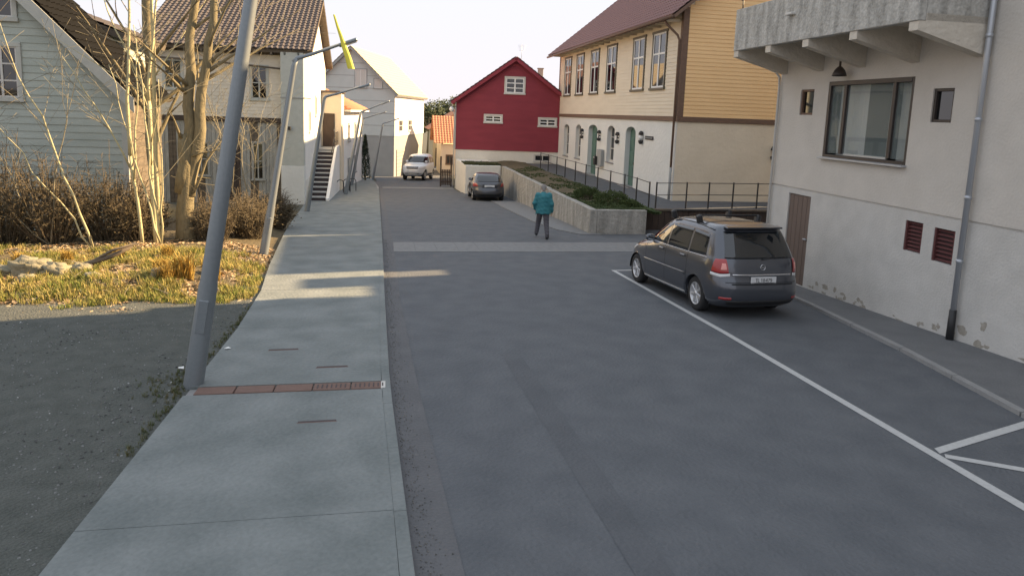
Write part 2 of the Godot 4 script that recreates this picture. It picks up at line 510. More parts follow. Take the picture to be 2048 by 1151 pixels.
# ---------------------------------------------------------------- ground, road, pavements
func setting() -> void:
	var st := smooth()
	var ds := [-300.0, -90.0, -30.0, 0.0, 13.0, 30.0, 50.0, 66.0, 140.0, 400.0, 1500.0]
	for i in ds.size() - 1:
		quad(st, G(-900, ds[i], -0.06), G(900, ds[i], -0.06), G(900, ds[i + 1], -0.06), G(-900, ds[i + 1], -0.06), Vector3.UP)
	struct("ground", done(st), M.ground)
	# asphalt road with the parking bay and the yard beyond the near house
	st = flat()
	slab([Vector2(1.05, -12), Vector2(9.2, -12), Vector2(9.2, 15.7), Vector2(24, 15.7), Vector2(24, 25), Vector2(7.3, 25), Vector2(7.3, 44.5), Vector2(4.7, 44.5), Vector2(4.7, 48), Vector2(6.2, 66), Vector2(12, 80), Vector2(-8, 80), Vector2(-1.2, 66), Vector2(-0.25, 48), Vector2(0.24, 21), Vector2(0.28, 13.3), Vector2(0.40, 8.4), Vector2(0.55, 4.5)], 0.0, 0.0, st)
	struct("road", done(st), M.asphalt)
	# reddish channel of older asphalt along the pavement
	struct("road_channel", slab([Vector2(0.70, -12), Vector2(1.08, -12), Vector2(0.58, 4.5), Vector2(0.43, 8.4), Vector2(0.31, 13.3), Vector2(0.26, 21), Vector2(-0.24, 48), Vector2(-0.60, 56), Vector2(-0.90, 56), Vector2(-0.42, 48), Vector2(-0.06, 21), Vector2(0.0, 13.3), Vector2(0.07, 8.4), Vector2(0.22, 4.5)], 0.006), M.gutter)
	# a resurfaced strip with its sealed edge
	struct("road_patch", slab([Vector2(2.05, -10), Vector2(2.35, -10), Vector2(1.98, 9.6), Vector2(1.70, 9.6)], 0.004), M.patch)
	# pale bands of paving blocks across the road
	for band in [[19.35, 21.3, 0.25, 9.6, 3], [47.4, 48.9, -0.2, 4.7, 2]]:
		var base := struct("paved_crossing", slab(rect(band[2], band[0], band[3], band[1]), 0.003), M.gutter)
		var rows: int = band[4]
		var step: float = (band[1] - band[0]) / rows
		var n := int((band[3] - band[2]) / 0.62)
		var w: float = (band[3] - band[2]) / n
		var mesh := box_mesh(Vector3(w - 0.003, 0.05, step - 0.003), 0.002)
		for i in rows:
			for k in n:
				var d: float = band[0] + (i + 0.5) * step
				part(base, "paving_block", mesh, M.band, Transform3D(slope_basis(), G(band[2] + (k + 0.5) * w, d, -0.014 + rng.randf_range(-0.001, 0.002))))
	# left pavement of long concrete slabs
	var walk := struct("pavement", slab([Vector2(-2.3, -12), Vector2(0.75, -12), Vector2(0.23, 4.5), Vector2(0.08, 8.4), Vector2(0.01, 13.3), Vector2(-0.07, 21), Vector2(-0.44, 48), Vector2(-0.9, 56), Vector2(-1.6, 64), Vector2(-3.4, 64), Vector2(-2.9, 47), Vector2(-3.9, 36), Vector2(-3.3, 24), Vector2(-2.65, 16), Vector2(-2.3, 13)], 0.02, 0.12), M.kerb)
	var joints := [-12.0, -6.0, -3.2, -0.4, 2.45, 5.32, 8.19, 8.48, 11.2, 14.1, 17.0, 19.9, 22.8, 25.7, 29.6, 33.5, 37.4, 41.3, 45.2, 50.0, 55.0, 60.0]
	for i in joints.size() - 1:
		if joints[i] == 8.19:
			continue
		var d0: float = joints[i] + 0.0035
		var d1: float = joints[i + 1] - 0.0035
		part(walk, "paving_slab", slab([Vector2(walk_l(d0), d0), Vector2(walk_r(d0), d0), Vector2(walk_r(d1), d1), Vector2(walk_l(d1), d1)], 0.055 + rng.randf_range(-0.002, 0.003), 0.05), M.concrete)
	# kerb stones along the road edge
	var kd := 0.5
	while kd < 46.0:
		var ka := walk_r(kd + 0.006)
		var kb := walk_r(kd + 1.194)
		part(walk, "kerb_stone", slab([Vector2(ka + 0.002, kd + 0.003), Vector2(ka + 0.105, kd + 0.003), Vector2(kb + 0.105, kd + 1.197), Vector2(kb + 0.002, kd + 1.197)], 0.056 + rng.randf_range(-0.002, 0.002), 0.10), M.concrete)
		kd += 1.2
	# rusty cover plates of the drain across the pavement
	var drain := thing("drain_cover", "rusty brown steel drain channel running across the concrete pavement", "drain", "", G(-1.05, 8.34))
	for k in 5:
		var x0 := -2.2 + k * 0.452
		part(drain, "cover_plate", box_mesh(Vector3(0.437, 0.05, 0.235), 0.006), M.rust, Transform3D(slope_basis(0.0) * Basis(Vector3.UP, 0.0), Vector3(x0 + 0.22 + 1.05, 0.032, 0)))
		if k > 2:
			for j in 7:
				part(drain, "slot", box_mesh(Vector3(0.018, 0.004, 0.12)), M.slit, Transform3D(slope_basis(), Vector3(x0 + 0.05 + j * 0.055 + 1.05, 0.0595, 0)))
	part(drain, "end_block", box_mesh(Vector3(0.06, 0.055, 0.24), 0.006), M.offwhite, Transform3D(slope_basis(), Vector3(1.05 - 0.005, 0.033, 0)))
	# narrow drain slits let into the slabs
	var slits := [[-1.42, 9.95, "farthest short drain slit let into the pavement beyond the rusty channel"], [-0.68, 9.1, "short drain slit in the pavement just beyond the rusty channel"], [-0.70, 7.25, "short drain slit in the pavement on the near side of the rusty channel"]]
	for s in slits:
		var o := thing("drain_slit", s[2], "drain", "drain slits in the pavement", G(s[0], s[1]), slope_basis(0.03))
		part(o, "slit", box_mesh(Vector3(0.40, 0.03, 0.035), 0.004), M.slit, Transform3D(Basis(), Vector3(0, 0.047, 0)))
		part(o, "rim", box_mesh(Vector3(0.42, 0.03, 0.012), 0.003), M.rust, Transform3D(Basis(), Vector3(0, 0.045, 0.025)))
	# right pavement at the foot of the near house, with a low kerb of stones
	var kx := [[-12.0, 5.6], [0.0, 6.3], [6.6, 7.5], [9.2, 8.02], [12.1, 8.42], [15.6, 8.75]]
	var poly := []
	for k in kx:
		poly.append(Vector2(k[1] + 0.1, k[0]))
	poly.append(Vector2(9.5, 15.6))
	poly.append(Vector2(9.5, -12))
	var rp := struct("house_pavement", slab(poly, 0.05, 0.1), M.footpath)
	for i in kx.size() - 1:
		var n := maxi(1, int((kx[i + 1][0] - kx[i][0]) / 1.0))
		for j in n:
			var a := Vector2(kx[i][1], kx[i][0]).lerp(Vector2(kx[i + 1][1], kx[i + 1][0]), float(j) / n + 0.003)
			var b := Vector2(kx[i][1], kx[i][0]).lerp(Vector2(kx[i + 1][1], kx[i + 1][0]), float(j + 1) / n - 0.003)
			part(rp, "kerb_stone", slab([a, a + Vector2(0.11, 0), b + Vector2(0.11, 0), b], 0.058, 0.12), M.kerb)
	# footway at the foot of the retaining wall
	struct("footway", slab([Vector2(5.75, 37.5), Vector2(5.8, 33), Vector2(5.95, 27.5), Vector2(6.3, 24.6), Vector2(6.8, 23.3), Vector2(7.6, 23.2), Vector2(7.3, 30), Vector2(7.3, 37.5)], 0.03, 0.05), M.band)
	# painted lines of the parking bay
	struct("road_marking", slab([Vector2(5.48, 3.0), Vector2(5.60, 3.0), Vector2(5.75, 10.5), Vector2(5.745, 16.35), Vector2(5.645, 16.35), Vector2(5.645, 10.5)], 0.005), M.paint)
	struct("road_marking", slab([Vector2(5.75, 16.25), Vector2(7.9, 16.4), Vector2(7.9, 16.5), Vector2(5.75, 16.35)], 0.005), M.paint)
	struct("road_marking", slab([Vector2(5.68, 5.80), Vector2(5.72, 5.92), Vector2(7.42, 6.46), Vector2(7.42, 6.34)], 0.0055), M.paint)
	struct("road_marking", slab([Vector2(5.66, 5.70), Vector2(5.72, 5.785), Vector2(7.3, 4.72), Vector2(7.24, 4.63)], 0.006), M.paint)
	# gravel yard on the left
	st = smooth()
	var nz := FastNoiseLite.new()
	nz.seed = 4
	nz.frequency = 0.35
	for i in 40:
		for k in 30:
			var c := []
			for q in [[0, 0], [1, 0], [1, 1], [0, 1]]:
				var x: float = -2.28 - (i + q[0]) * 0.55 * (1.0 + (i + q[0]) * 0.02)
				var d: float = -8.0 + (k + q[1]) * 0.8
				c.append(G(x, d, 0.015 + 0.035 * nz.get_noise_2d(x * 3, d * 3) * smoothstep(2.3, 3.0, -x)))
			quad(st, c[0], c[1], c[2], c[3], Vector3.UP)
	struct("gravel_yard", done(st), M.gravel)
	# the bank under the trees
	st = smooth()
	for i in 56:
		for k in 44:
			var c := []
			for q in [[0, 0], [1, 0], [1, 1], [0, 1]]:
				var x: float = -2.35 - (i + q[0]) * 0.28
				var d: float = 12.6 + (k + q[1]) * 0.42
				c.append(Vector3(x, bank(x, d), -d))
			quad(st, c[0], c[1], c[2], c[3], Vector3.UP)
	struct("bank", done(st), M.earth)


func walk_l(d: float) -> float:
	var k := [[-12.0, -2.3], [13.0, -2.3], [16.0, -2.65], [24.0, -3.3], [36.0, -3.9], [47.0, -2.9], [64.0, -3.2]]
	for i in k.size() - 1:
		if d <= k[i + 1][0]:
			return lerpf(k[i][1], k[i + 1][1], (d - k[i][0]) / (k[i + 1][0] - k[i][0]))
	return -3.2


func walk_r(d: float) -> float:
	var k := [[-12.0, 0.64], [4.5, 0.12], [8.4, -0.03], [13.3, -0.10], [21.0, -0.18], [48.0, -0.55], [56.0, -0.9], [64.0, -1.6]]
	for i in k.size() - 1:
		if d <= k[i + 1][0]:
			return lerpf(k[i][1], k[i + 1][1], (d - k[i][0]) / (k[i + 1][0] - k[i][0]))
	return -1.6


var bank_noise: FastNoiseLite
func bank(x: float, d: float) -> float:
	if bank_noise == null:
		bank_noise = FastNoiseLite.new()
		bank_noise.seed = 12
		bank_noise.frequency = 0.4
	var up := smoothstep(12.9, 14.8, d) * (0.10 + 0.16 * smoothstep(3.0, 5.0, -x))
	up *= smoothstep(0.0, 0.8, walk_l(d) - x)
	var n := bank_noise.get_noise_2d(x, d) * 0.10 + bank_noise.get_noise_2d(x * 4 + 30, d * 4) * 0.05
	return gy(d) - 0.03 + up + n * smoothstep(13.0, 14.2, d) * smoothstep(0.0, 0.8, walk_l(d) - x)


# ---------------------------------------------------------------- building parts
# wall made of cells round openings, with reveals: o bottom-left, u along, n outward; openings [u0, y0, u1, y1] in wall coordinates
func wall_cells(st: SurfaceTool, o: Vector3, u: Vector3, n: Vector3, w: float, h: float, holes: Array, deep := 0.2) -> void:
	var xs := [0.0, w]
	var ys := [0.0, h]
	for q in holes:
		xs.append_array([q[0], q[2]])
		ys.append_array([q[1], q[3]])
	xs.sort()
	ys.sort()
	var up := Vector3.UP
	for i in xs.size() - 1:
		if xs[i + 1] - xs[i] < 0.0005:
			continue
		for k in ys.size() - 1:
			if ys[k + 1] - ys[k] < 0.0005:
				continue
			var cx: float = (xs[i] + xs[i + 1]) / 2
			var cy: float = (ys[k] + ys[k + 1]) / 2
			var open := false
			for q in holes:
				if cx > q[0] and cx < q[2] and cy > q[1] and cy < q[3]:
					open = true
			if not open:
				quad(st, o + u * xs[i] + up * ys[k], o + u * xs[i + 1] + up * ys[k], o + u * xs[i + 1] + up * ys[k + 1], o + u * xs[i] + up * ys[k + 1], n)
	for q in holes:
		var c := [o + u * q[0] + up * q[1], o + u * q[2] + up * q[1], o + u * q[2] + up * q[3], o + u * q[0] + up * q[3]]
		var mid: Vector3 = (c[0] + c[2]) / 2
		for i in 4:
			var a: Vector3 = c[i]
			var b: Vector3 = c[(i + 1) % 4]
			quad(st, a, b, b - n * deep, a - n * deep, mid - (a + b) / 2)


# overlapping boards, each a mesh of its own, cut round the openings; lo/hi give the wall's ends at a height
var wedge: ArrayMesh
func boards(parent: Node, m: Material, o: Vector3, u: Vector3, n: Vector3, y0: float, y1: float, step: float, ends: Callable, holes := [], called := "board") -> void:
	if wedge == null:
		var st := flat()
		var p := [Vector3(0, 0, 0), Vector3(0, 0, 0.03), Vector3(0, 1.08, 0.010), Vector3(0, 1.08, 0)]
		prism(st, p, Vector3(1, 0, 0))
		wedge = done(st)
	var y := y0
	while y < y1 - 0.02:
		var hgt := minf(step, y1 - y)
		var e: Vector2 = ends.call(y + hgt / 2)
		var cuts := [[e.x, e.y]]
		for q in holes:
			if q[1] < y + hgt * 0.6 and q[3] > y + hgt * 0.4:
				var nxt := []
				for c in cuts:
					if q[0] > c[0] and q[0] < c[1]:
						nxt.append([c[0], q[0]])
					if q[2] > c[0] and q[2] < c[1]:
						nxt.append([q[2], c[1]])
					if q[2] <= c[0] or q[0] >= c[1]:
						nxt.append(c)
				cuts = nxt
		for c in cuts:
			var l: float = c[1] - c[0]
			if l > 0.03:
				part(parent, called, wedge, m, Transform3D(Basis(u * l, Vector3.UP * hgt, n), o + u * c[0] + Vector3.UP * y + n * rng.randf_range(0.0, 0.003)))
		y += step


# casement window set on a wall: frame, mullion bars, pane, sill. c = centre on the wall face
func window(parent: Node, c: Vector3, u: Vector3, n: Vector3, w: float, h: float, fm: Material, o := {}) -> Node3D:
	var win := Node3D.new()
	win.name = numbered(str(parent.get_instance_id()), "window")
	parent.add_child(win)
	win.transform = into(parent, Transform3D(Basis(u, Vector3.UP, n), c))
	var t: float = o.get("trim", 0.09)
	var dp: float = o.get("proud", 0.05)
	var inner: Material = o.get("inner", fm)
	part(win, "jamb", box_mesh(Vector3(t, h, dp), 0.008), fm, Transform3D(Basis(), Vector3(-w / 2 + t / 2, 0, dp / 2)))
	part(win, "jamb", box_mesh(Vector3(t, h, dp), 0.008), fm, Transform3D(Basis(), Vector3(w / 2 - t / 2, 0, dp / 2)))
	part(win, "head", box_mesh(Vector3(w + o.get("ears", 0.0), t * 1.1, dp + 0.012), 0.008), fm, Transform3D(Basis(), Vector3(0, h / 2 - t * 0.55 + 0.002, dp / 2)))
	part(win, "sill", box_mesh(Vector3(w + o.get("ears", 0.06), t, dp + 0.05), 0.008), fm, Transform3D(Basis(), Vector3(0, -h / 2 + t / 2 - 0.002, dp / 2 + 0.02)))
	var iw: float = w - 2 * t
	var ih: float = h - 2 * t
	part(win, "pane", box_mesh(Vector3(iw, ih, 0.008)), o.get("glass", M.glass), Transform3D(Basis(), Vector3(0, 0, 0.012)))
	var s: float = o.get("bar", 0.045)
	for x in o.get("posts", []):
		part(win, "mullion", box_mesh(Vector3(s * 1.4, ih, 0.032), 0.005), inner, Transform3D(Basis(), Vector3(-iw / 2 + iw * x, 0, 0.03)))
	for y in o.get("bars", []):
		part(win, "crossbar", box_mesh(Vector3(iw, s, 0.026), 0.005), inner, Transform3D(Basis(), Vector3(0, -ih / 2 + ih * y, 0.03)))
	for sx in [-1.0, 1.0]:
		part(win, "casement_stile", box_mesh(Vector3(s, ih, 0.024), 0.004), inner, Transform3D(Basis(), Vector3(sx * (iw / 2 - s / 2), 0, 0.029)))
	for sy in [-1.0, 1.0]:
		part(win, "casement_rail", box_mesh(Vector3(iw - 2 * s, s, 0.022), 0.004), inner, Transform3D(Basis(), Vector3(0, sy * (ih / 2 - s / 2), 0.028)))
	return win


# tiled roof plane: rows of waved tiles as one relief. a-b along the eave, up the slope to c (from a)
func tiles(parent: Node, m: Material, a: Vector3, b: Vector3, c: Vector3, dd: Vector3, tw := 0.26, row := 0.34) -> void:
	var st := flat()
	var n := (b - a).cross(c - a).normalized()
	if n.y < 0:
		n = -n
	var cols := int((b - a).length() / tw) * 3
	var rows := maxi(2, int((c - a).length() / row))
	for r in rows:
		var v0 := float(r) / rows
		var v1 := float(r + 1) / rows
		var l0 := a.lerp(c, v0)
		var r0 := b.lerp(dd, v0)
		var l1 := a.lerp(c, v1)
		var r1 := b.lerp(dd, v1)
		for k in cols:
			var h0 := 0.03 * sin(TAU * (k % 3) / 3.0) + 0.045
			var h1 := 0.03 * sin(TAU * ((k + 1) % 3) / 3.0) + 0.045
			var u0 := float(k) / cols
			var u1 := float(k + 1) / cols
			var p := [l0.lerp(r0, u0) + n * (h0 + 0.03), l0.lerp(r0, u1) + n * (h1 + 0.03), l1.lerp(r1, u1) + n * h1, l1.lerp(r1, u0) + n * h0]
			quad(st, p[0], p[1], p[2], p[3], n)
			quad(st, p[0], p[1], l0.lerp(r0, u1) + n * h1 * 0.5, l0.lerp(r0, u0) + n * h0 * 0.5, (a - c))
	var o := part(parent, "roof_tiles", done(st), m)
	o.set_meta("kind", "stuff")


# roof slab from four corners with thickness
func roof_slab(parent: Node, called: String, m: Material, a: Vector3, b: Vector3, c: Vector3, d: Vector3, t := 0.12) -> MeshInstance3D:
	var st := flat()
	var n := (b - a).cross(c - a).normalized()
	if n.y < 0:
		n = -n
	prism(st, [a, b, c, d], -n * t)
	return part(parent, called, done(st), m)


# ---------------------------------------------------------------- the near house with the balcony
func right_side() -> void:
	var X := 9.36
	var F := 15.5    # far end
	var N := -8.0    # near end, behind the camera
	var TOP := 9.1
	var h := thing("balcony_house", "pale plastered house with a stained concrete balcony on heavy brackets", "house", "", V(X, gy(12), 12))
	var inv := h.transform.affine_inverse()
	var U := Vector3(0, 0, 1)     # along the facade towards the camera
	var NRM := Vector3(-1, 0, 0)
	# openings as [far d, near d, y0, y1]
	var win := [13.62, 11.14, 2.38, 3.98]
	var s1 := [14.62, 14.12, 3.27, 3.84]
	var s2 := [10.68, 10.22, 3.17, 3.75]
	var v1 := [10.96, 10.54, 0.85, 1.40]
	var v2 := [10.28, 9.83, 0.80, 1.38]
	var door := [14.72, 13.86, -0.60, 1.46]
	var GR := 1.57
	var low := -1.6
	var st := flat()
	var to_hole := func(q: Array, base: float) -> Array: return [F - q[0], q[2] - base, F - q[1], q[3] - base]
	wall_cells(st, inv * V(X, GR + 0.035, F), U, NRM, F - N, TOP - GR - 0.035, [to_hole.call(win, GR + 0.035), to_hole.call(s1, GR + 0.035), to_hole.call(s2, GR + 0.035)], 0.12)
	var o := inv * V(X, 0, F)
	# far end wall, near end wall, back wall, roof
	var bk := 10.0
	quad(st, o + Vector3(0, low, 0), o + Vector3(bk, low, 0), o + Vector3(bk, TOP, 0), o + Vector3(0, TOP, 0), Vector3(0, 0, -1))
	quad(st, o + Vector3(0, low, F - N), o + Vector3(bk, low, F - N), o + Vector3(bk, TOP, F - N), o + Vector3(0, TOP, F - N), Vector3(0, 0, 1))
	quad(st, o + Vector3(bk, low, 0), o + Vector3(bk, low, F - N), o + Vector3(bk, TOP, F - N), o + Vector3(bk, TOP, 0), Vector3(1, 0, 0))
	quad(st, o + Vector3(0, TOP, 0), o + Vector3(0, TOP, F - N), o + Vector3(bk, TOP, F - N), o + Vector3(bk, TOP, 0), Vector3.UP)
	part(h, "upper_wall", done(st), M.plaster)
	st = flat()
	wall_cells(st, inv * V(X, low, F), U, NRM, F - N, GR - low, [to_hole.call(v1, low), to_hole.call(v2, low), to_hole.call(door, low)], 0.12)
	# shadow groove between the two coats
	quad(st, inv * V(X, GR, F), inv * V(X, GR, N), inv * V(X + 0.03, GR, N), inv * V(X + 0.03, GR, F), Vector3.UP)
	quad(st, inv * V(X + 0.03, GR, F), inv * V(X + 0.03, GR, N), inv * V(X + 0.03, GR + 0.035, N), inv * V(X + 0.03, GR + 0.035, F), NRM)
	quad(st, inv * V(X, GR + 0.035, F), inv * V(X, GR + 0.035, N), inv * V(X + 0.03, GR + 0.035, N), inv * V(X + 0.03, GR + 0.035, F), Vector3.DOWN)
	part(h, "lower_wall", done(st), M.plinth_white)
	# stains and flaked plaster along the foot of the wall
	var fr := RandomNumberGenerator.new()
	fr.seed = 44
	for k in 46:
		var cd := fr.randf_range(5.5, 13.6)
		var big := 1.0 + 1.6 * smoothstep(10.0, 8.0, cd)
		var ch := fr.randf_range(0.015, 0.07) * big
		var cw := fr.randf_range(0.04, 0.26) * big
		var cy := gy(cd) + 0.05 + absf(fr.randfn(0.0, 0.10)) * big
		var pts := []
		for q in 13:
			var w := TAU * q / 13.0
			var rr := fr.randf_range(0.45, 1.0)
			pts.append(inv * V(X - 0.002 - k * 0.00006, maxf(gy(cd) + 0.03, cy + sin(w) * ch * rr), cd + cos(w) * cw * rr * 0.6))
		st = flat()
		prism(st, pts, Vector3(0.02, 0, 0))
		part(h, "flaked_patch", done(st), M.grime)
	# large window: frame, three lights, a room behind
	var wn := Node3D.new()
	wn.name = "picture_window"
	h.add_child(wn)
	wn.transform = Transform3D(Basis(U, Vector3.UP, NRM), inv * V(X, (win[2] + win[3]) / 2, (win[0] + win[1]) / 2))
	var w := 2.48
	var hh := 1.60
	for sx in [-1.0, 1.0]:
		part(wn, "jamb", box_mesh(Vector3(0.07, hh, 0.09), 0.006), M.darkframe, Transform3D(Basis(), Vector3(sx * (w / 2 - 0.035), 0, -0.05)))
	part(wn, "head", box_mesh(Vector3(w - 0.14, 0.09, 0.10), 0.006), M.darkframe, Transform3D(Basis(), Vector3(0, hh / 2 - 0.045, -0.048)))
	part(wn, "frame_foot", box_mesh(Vector3(w - 0.14, 0.06, 0.10), 0.006), M.darkframe, Transform3D(Basis(), Vector3(0, -hh / 2 + 0.03, -0.048)))
	part(wn, "sill", box_mesh(Vector3(w + 0.06, 0.04, 0.16), 0.006), M.zinc, Transform3D(Basis(), Vector3(0, -hh / 2 - 0.022, 0.03)))
	for px in [-0.69, 0.73]:
		part(wn, "mullion", box_mesh(Vector3(0.085, hh - 0.152, 0.085), 0.006), M.darkframe, Transform3D(Basis(), Vector3(px, 0.015, -0.05)))
	part(wn, "pane", box_mesh(Vector3(0.45, hh - 0.15, 0.008)), M.pane, Transform3D(Basis(), Vector3(-0.955, 0.015, -0.06)))
	part(wn, "pane", box_mesh(Vector3(1.33, hh - 0.15, 0.008)), M.pane, Transform3D(Basis(), Vector3(0.02, 0.015, -0.06)))
	part(wn, "pane", box_mesh(Vector3(0.39, hh - 0.15, 0.008)), M.pane, Transform3D(Basis(), Vector3(0.97, 0.015, -0.06)))
	part(wn, "casement_edge", box_mesh(Vector3(0.05, hh - 0.16, 0.05), 0.004), M.offwhite, Transform3D(Basis(), Vector3(0.645, 0.015, -0.085)))
	part(wn, "casement_edge", box_mesh(Vector3(1.26, 0.045, 0.05), 0.004), M.offwhite, Transform3D(Basis(), Vector3(0.0, -hh / 2 + 0.085, -0.085)))
	# room: floor, ceiling, back and side walls, curtains with folds
	st = flat()
	var rb := Vector3(-w / 2 - 0.6, -hh / 2 - 0.7, -3.0)
	var re := Vector3(w / 2 + 0.6, hh / 2 + 0.25, -0.14)
	quad(st, rb, Vector3(re.x, rb.y, rb.z), Vector3(re.x, re.y, rb.z), Vector3(rb.x, re.y, rb.z), Vector3(0, 0, 1))
	quad(st, rb, Vector3(rb.x, rb.y, re.z), Vector3(re.x, rb.y, re.z), Vector3(re.x, rb.y, rb.z), Vector3.UP)
	quad(st, Vector3(rb.x, re.y, rb.z), Vector3(rb.x, re.y, re.z), re, Vector3(re.x, re.y, rb.z), Vector3.DOWN)
	quad(st, rb, Vector3(rb.x, re.y, rb.z), Vector3(rb.x, re.y, re.z), Vector3(rb.x, rb.y, re.z), Vector3.RIGHT)
	quad(st, Vector3(re.x, rb.y, rb.z), Vector3(re.x, re.y, rb.z), re, Vector3(re.x, rb.y, re.z), Vector3.LEFT)
	part(wn, "room", done(st), M.room)
	for cu in [[-1.2, -0.30, 20], [0.62, 0.80, 6], [1.12, 1.24, 4]]:
		st = smooth()
		var nn: int = cu[2]
		for k in nn:
			var a: float = lerpf(cu[0], cu[1], float(k) / nn)
			var b: float = lerpf(cu[0], cu[1], float(k + 1) / nn)
			quad(st, Vector3(a, -0.9, -0.3 + 0.03 * sin(k * 1.9)), Vector3(b, -0.9, -0.3 + 0.03 * sin((k + 1) * 1.9)), Vector3(b, 0.9, -0.3 + 0.03 * sin((k + 1) * 1.9)), Vector3(a, 0.9, -0.3 + 0.03 * sin(k * 1.9)), Vector3(0, 0, 1))
		part(wn, "curtain", done(st), M.curtain)
	# two small windows
	for q in [s1, s2]:
		var sw := Node3D.new()
		sw.name = numbered(str(h.get_instance_id()), "small_window")
		h.add_child(sw)
		sw.transform = Transform3D(Basis(U, Vector3.UP, NRM), inv * V(X, (q[2] + q[3]) / 2, (q[0] + q[1]) / 2))
		var ww: float = q[0] - q[1]
		var wh: float = q[3] - q[2]
		for sx in [-1.0, 1.0]:
			part(sw, "jamb", box_mesh(Vector3(0.05, wh, 0.07), 0.005), M.darkframe if q == s2 else M.browntrim, Transform3D(Basis(), Vector3(sx * (ww / 2 - 0.025), 0, -0.06)))
			part(sw, "rail", box_mesh(Vector3(ww - 0.1, 0.05, 0.07), 0.005), M.darkframe if q == s2 else M.browntrim, Transform3D(Basis(), Vector3(0, sx * (wh / 2 - 0.025), -0.06)))
		part(sw, "pane", box_mesh(Vector3(ww - 0.1, wh - 0.1, 0.008)), M.glass, Transform3D(Basis(), Vector3(0, 0, -0.08)))
	# cellar door
	var dn := part(h, "cellar_door", box_mesh(Vector3(0.05, door[3] - door[2], door[0] - door[1]), 0.0), M.door_brown, Transform3D(Basis(), inv * V(X + 0.075, (door[2] + door[3]) / 2, (door[0] + door[1]) / 2)))
	for k in 5:
		part(dn, "board", box_mesh(Vector3(0.02, door[3] - door[2] - 0.03, 0.164), 0.006), M.door_brown, Transform3D(Basis(), Vector3(-0.034, 0, -0.344 + k * 0.172)))
	part(dn, "handle", box_mesh(Vector3(0.05, 0.03, 0.12), 0.008), M.zinc, Transform3D(Basis(), Vector3(-0.07, 0.05, 0.33)))
	# louvred cellar vents
	for q in [v1, v2]:
		var vn := part(h, "cellar_vent", box_mesh(Vector3(0.02, q[3] - q[2], q[0] - q[1])), M.slit, Transform3D(Basis(), inv * V(X + 0.11, (q[2] + q[3]) / 2, (q[0] + q[1]) / 2)))
		var vw: float = q[0] - q[1]
		var vh: float = q[3] - q[2]
		for sz in [-1.0, 1.0]:
			part(vn, "jamb", box_mesh(Vector3(0.10, vh, 0.035), 0.004), M.louvre, Transform3D(Basis(), Vector3(-0.05, 0, sz * (vw / 2 - 0.019))))
		for k in 8:
			part(vn, "louvre", box_mesh(Vector3(0.06, 0.014, vw - 0.08), 0.003), M.louvre, Transform3D(Basis(Vector3(0, 0, 1), 0.6), Vector3(-0.05, -vh / 2 + (k + 0.5) * vh / 8, 0)))
	# balcony: front and end parapets, slab, tapered brackets, rail
	var bal := Node3D.new()
	bal.name = "balcony"
	h.add_child(bal)
	bal.transform = inv
	var FX := 8.04
	var D0 := 9.66
	var D1 := 15.46
	pbox(bal, "front_parapet", M.stained, V(FX, 4.70, D0), V(FX + 0.14, 5.64, D1), 0.012)
	pbox(bal, "end_parapet", M.stained, V(FX + 0.142, 4.70, D0), V(X - 0.002, 5.64, D0 + 0.13), 0.012)
	pbox(bal, "end_parapet", M.stained, V(FX + 0.142, 4.70, D1 - 0.13), V(X - 0.002, 5.64, D1), 0.012)
	pbox(bal, "slab", M.beam, V(FX + 0.143, 4.82, D0 + 0.132), V(X - 0.003, 4.95, D1 - 0.132))
	for d in [9.76, 11.19, 12.61, 13.97, 15.36]:
		st = flat()
		prism(st, [V(X - 0.004, 4.22, d - 0.1), V(X - 0.004, 4.818, d - 0.1), V(FX + 0.145, 4.818, d - 0.1), V(FX + 0.145, 4.699, d - 0.1), V(FX + 0.02, 4.698, d - 0.1), V(FX + 0.02, 4.56, d - 0.1)], Vector3(0, 0, -0.2))
		part(bal, "bracket", done(st), M.beam)
	st = smooth()
	tube(st, [V(FX + 0.07, 5.86, D0 + 0.1), V(FX + 0.07, 5.86, D1 - 0.1)], [0.022, 0.022], 8)
	part(bal, "rail", done(st), M.iron)
	for d in [15.3, 13.9, 12.5, 11.1, 9.8]:
		st = smooth()
		tube(st, [V(FX + 0.07, 5.60, d), V(FX + 0.07, 5.85, d)], [0.016, 0.016], 6)
		part(bal, "rail_post", done(st), M.iron)
	# spout hole in the parapet
	pbox(bal, "spout", M.offwhite, V(FX - 0.10, 5.22, 13.0), V(FX + 0.05, 5.27, 13.22), 0.01)
	# rainwater pipes
	var dp := Node3D.new()
	dp.name = "downpipe"
	h.add_child(dp)
	dp.transform = inv
	st = smooth()
	tube(st, [V(X - 0.09, gy(9.6) + 0.5, 9.58), V(X - 0.09, TOP, 9.58)], [0.045, 0.045], 12)
	part(dp, "pipe", done(st), M.zinc)
	st = smooth()
	tube(st, [V(X - 0.09, gy(9.6) + 0.02, 9.58), V(X - 0.09, gy(9.6) + 0.56, 9.58)], [0.06, 0.055], 12)
	part(dp, "boot", done(st), M.black)
	for y in [0.9, 1.95, 3.2, 4.5]:
		st = smooth()
		tube(st, [V(X - 0.09, y, 9.58), V(X - 0.09, y + 0.06, 9.58)], [0.054, 0.054], 12)
		part(dp, "clamp", done(st), M.zinc)
	dp = Node3D.new()
	dp.name = "downpipe_001"
	h.add_child(dp)
	dp.transform = inv
	st = smooth()
	tube(st, [V(FX + 0.2, 4.72, F - 0.06), V(FX + 0.22, 4.60, F + 0.02), V(X - 0.12, 4.28, F + 0.05), V(X - 0.06, 4.15, F - 0.02), V(X - 0.06, 3.9, F - 0.05), V(X - 0.06, -0.6, F - 0.05)], [0.03, 0.03, 0.03, 0.03, 0.03, 0.03], 8)
	part(dp, "pipe", done(st), M.plinth_white)
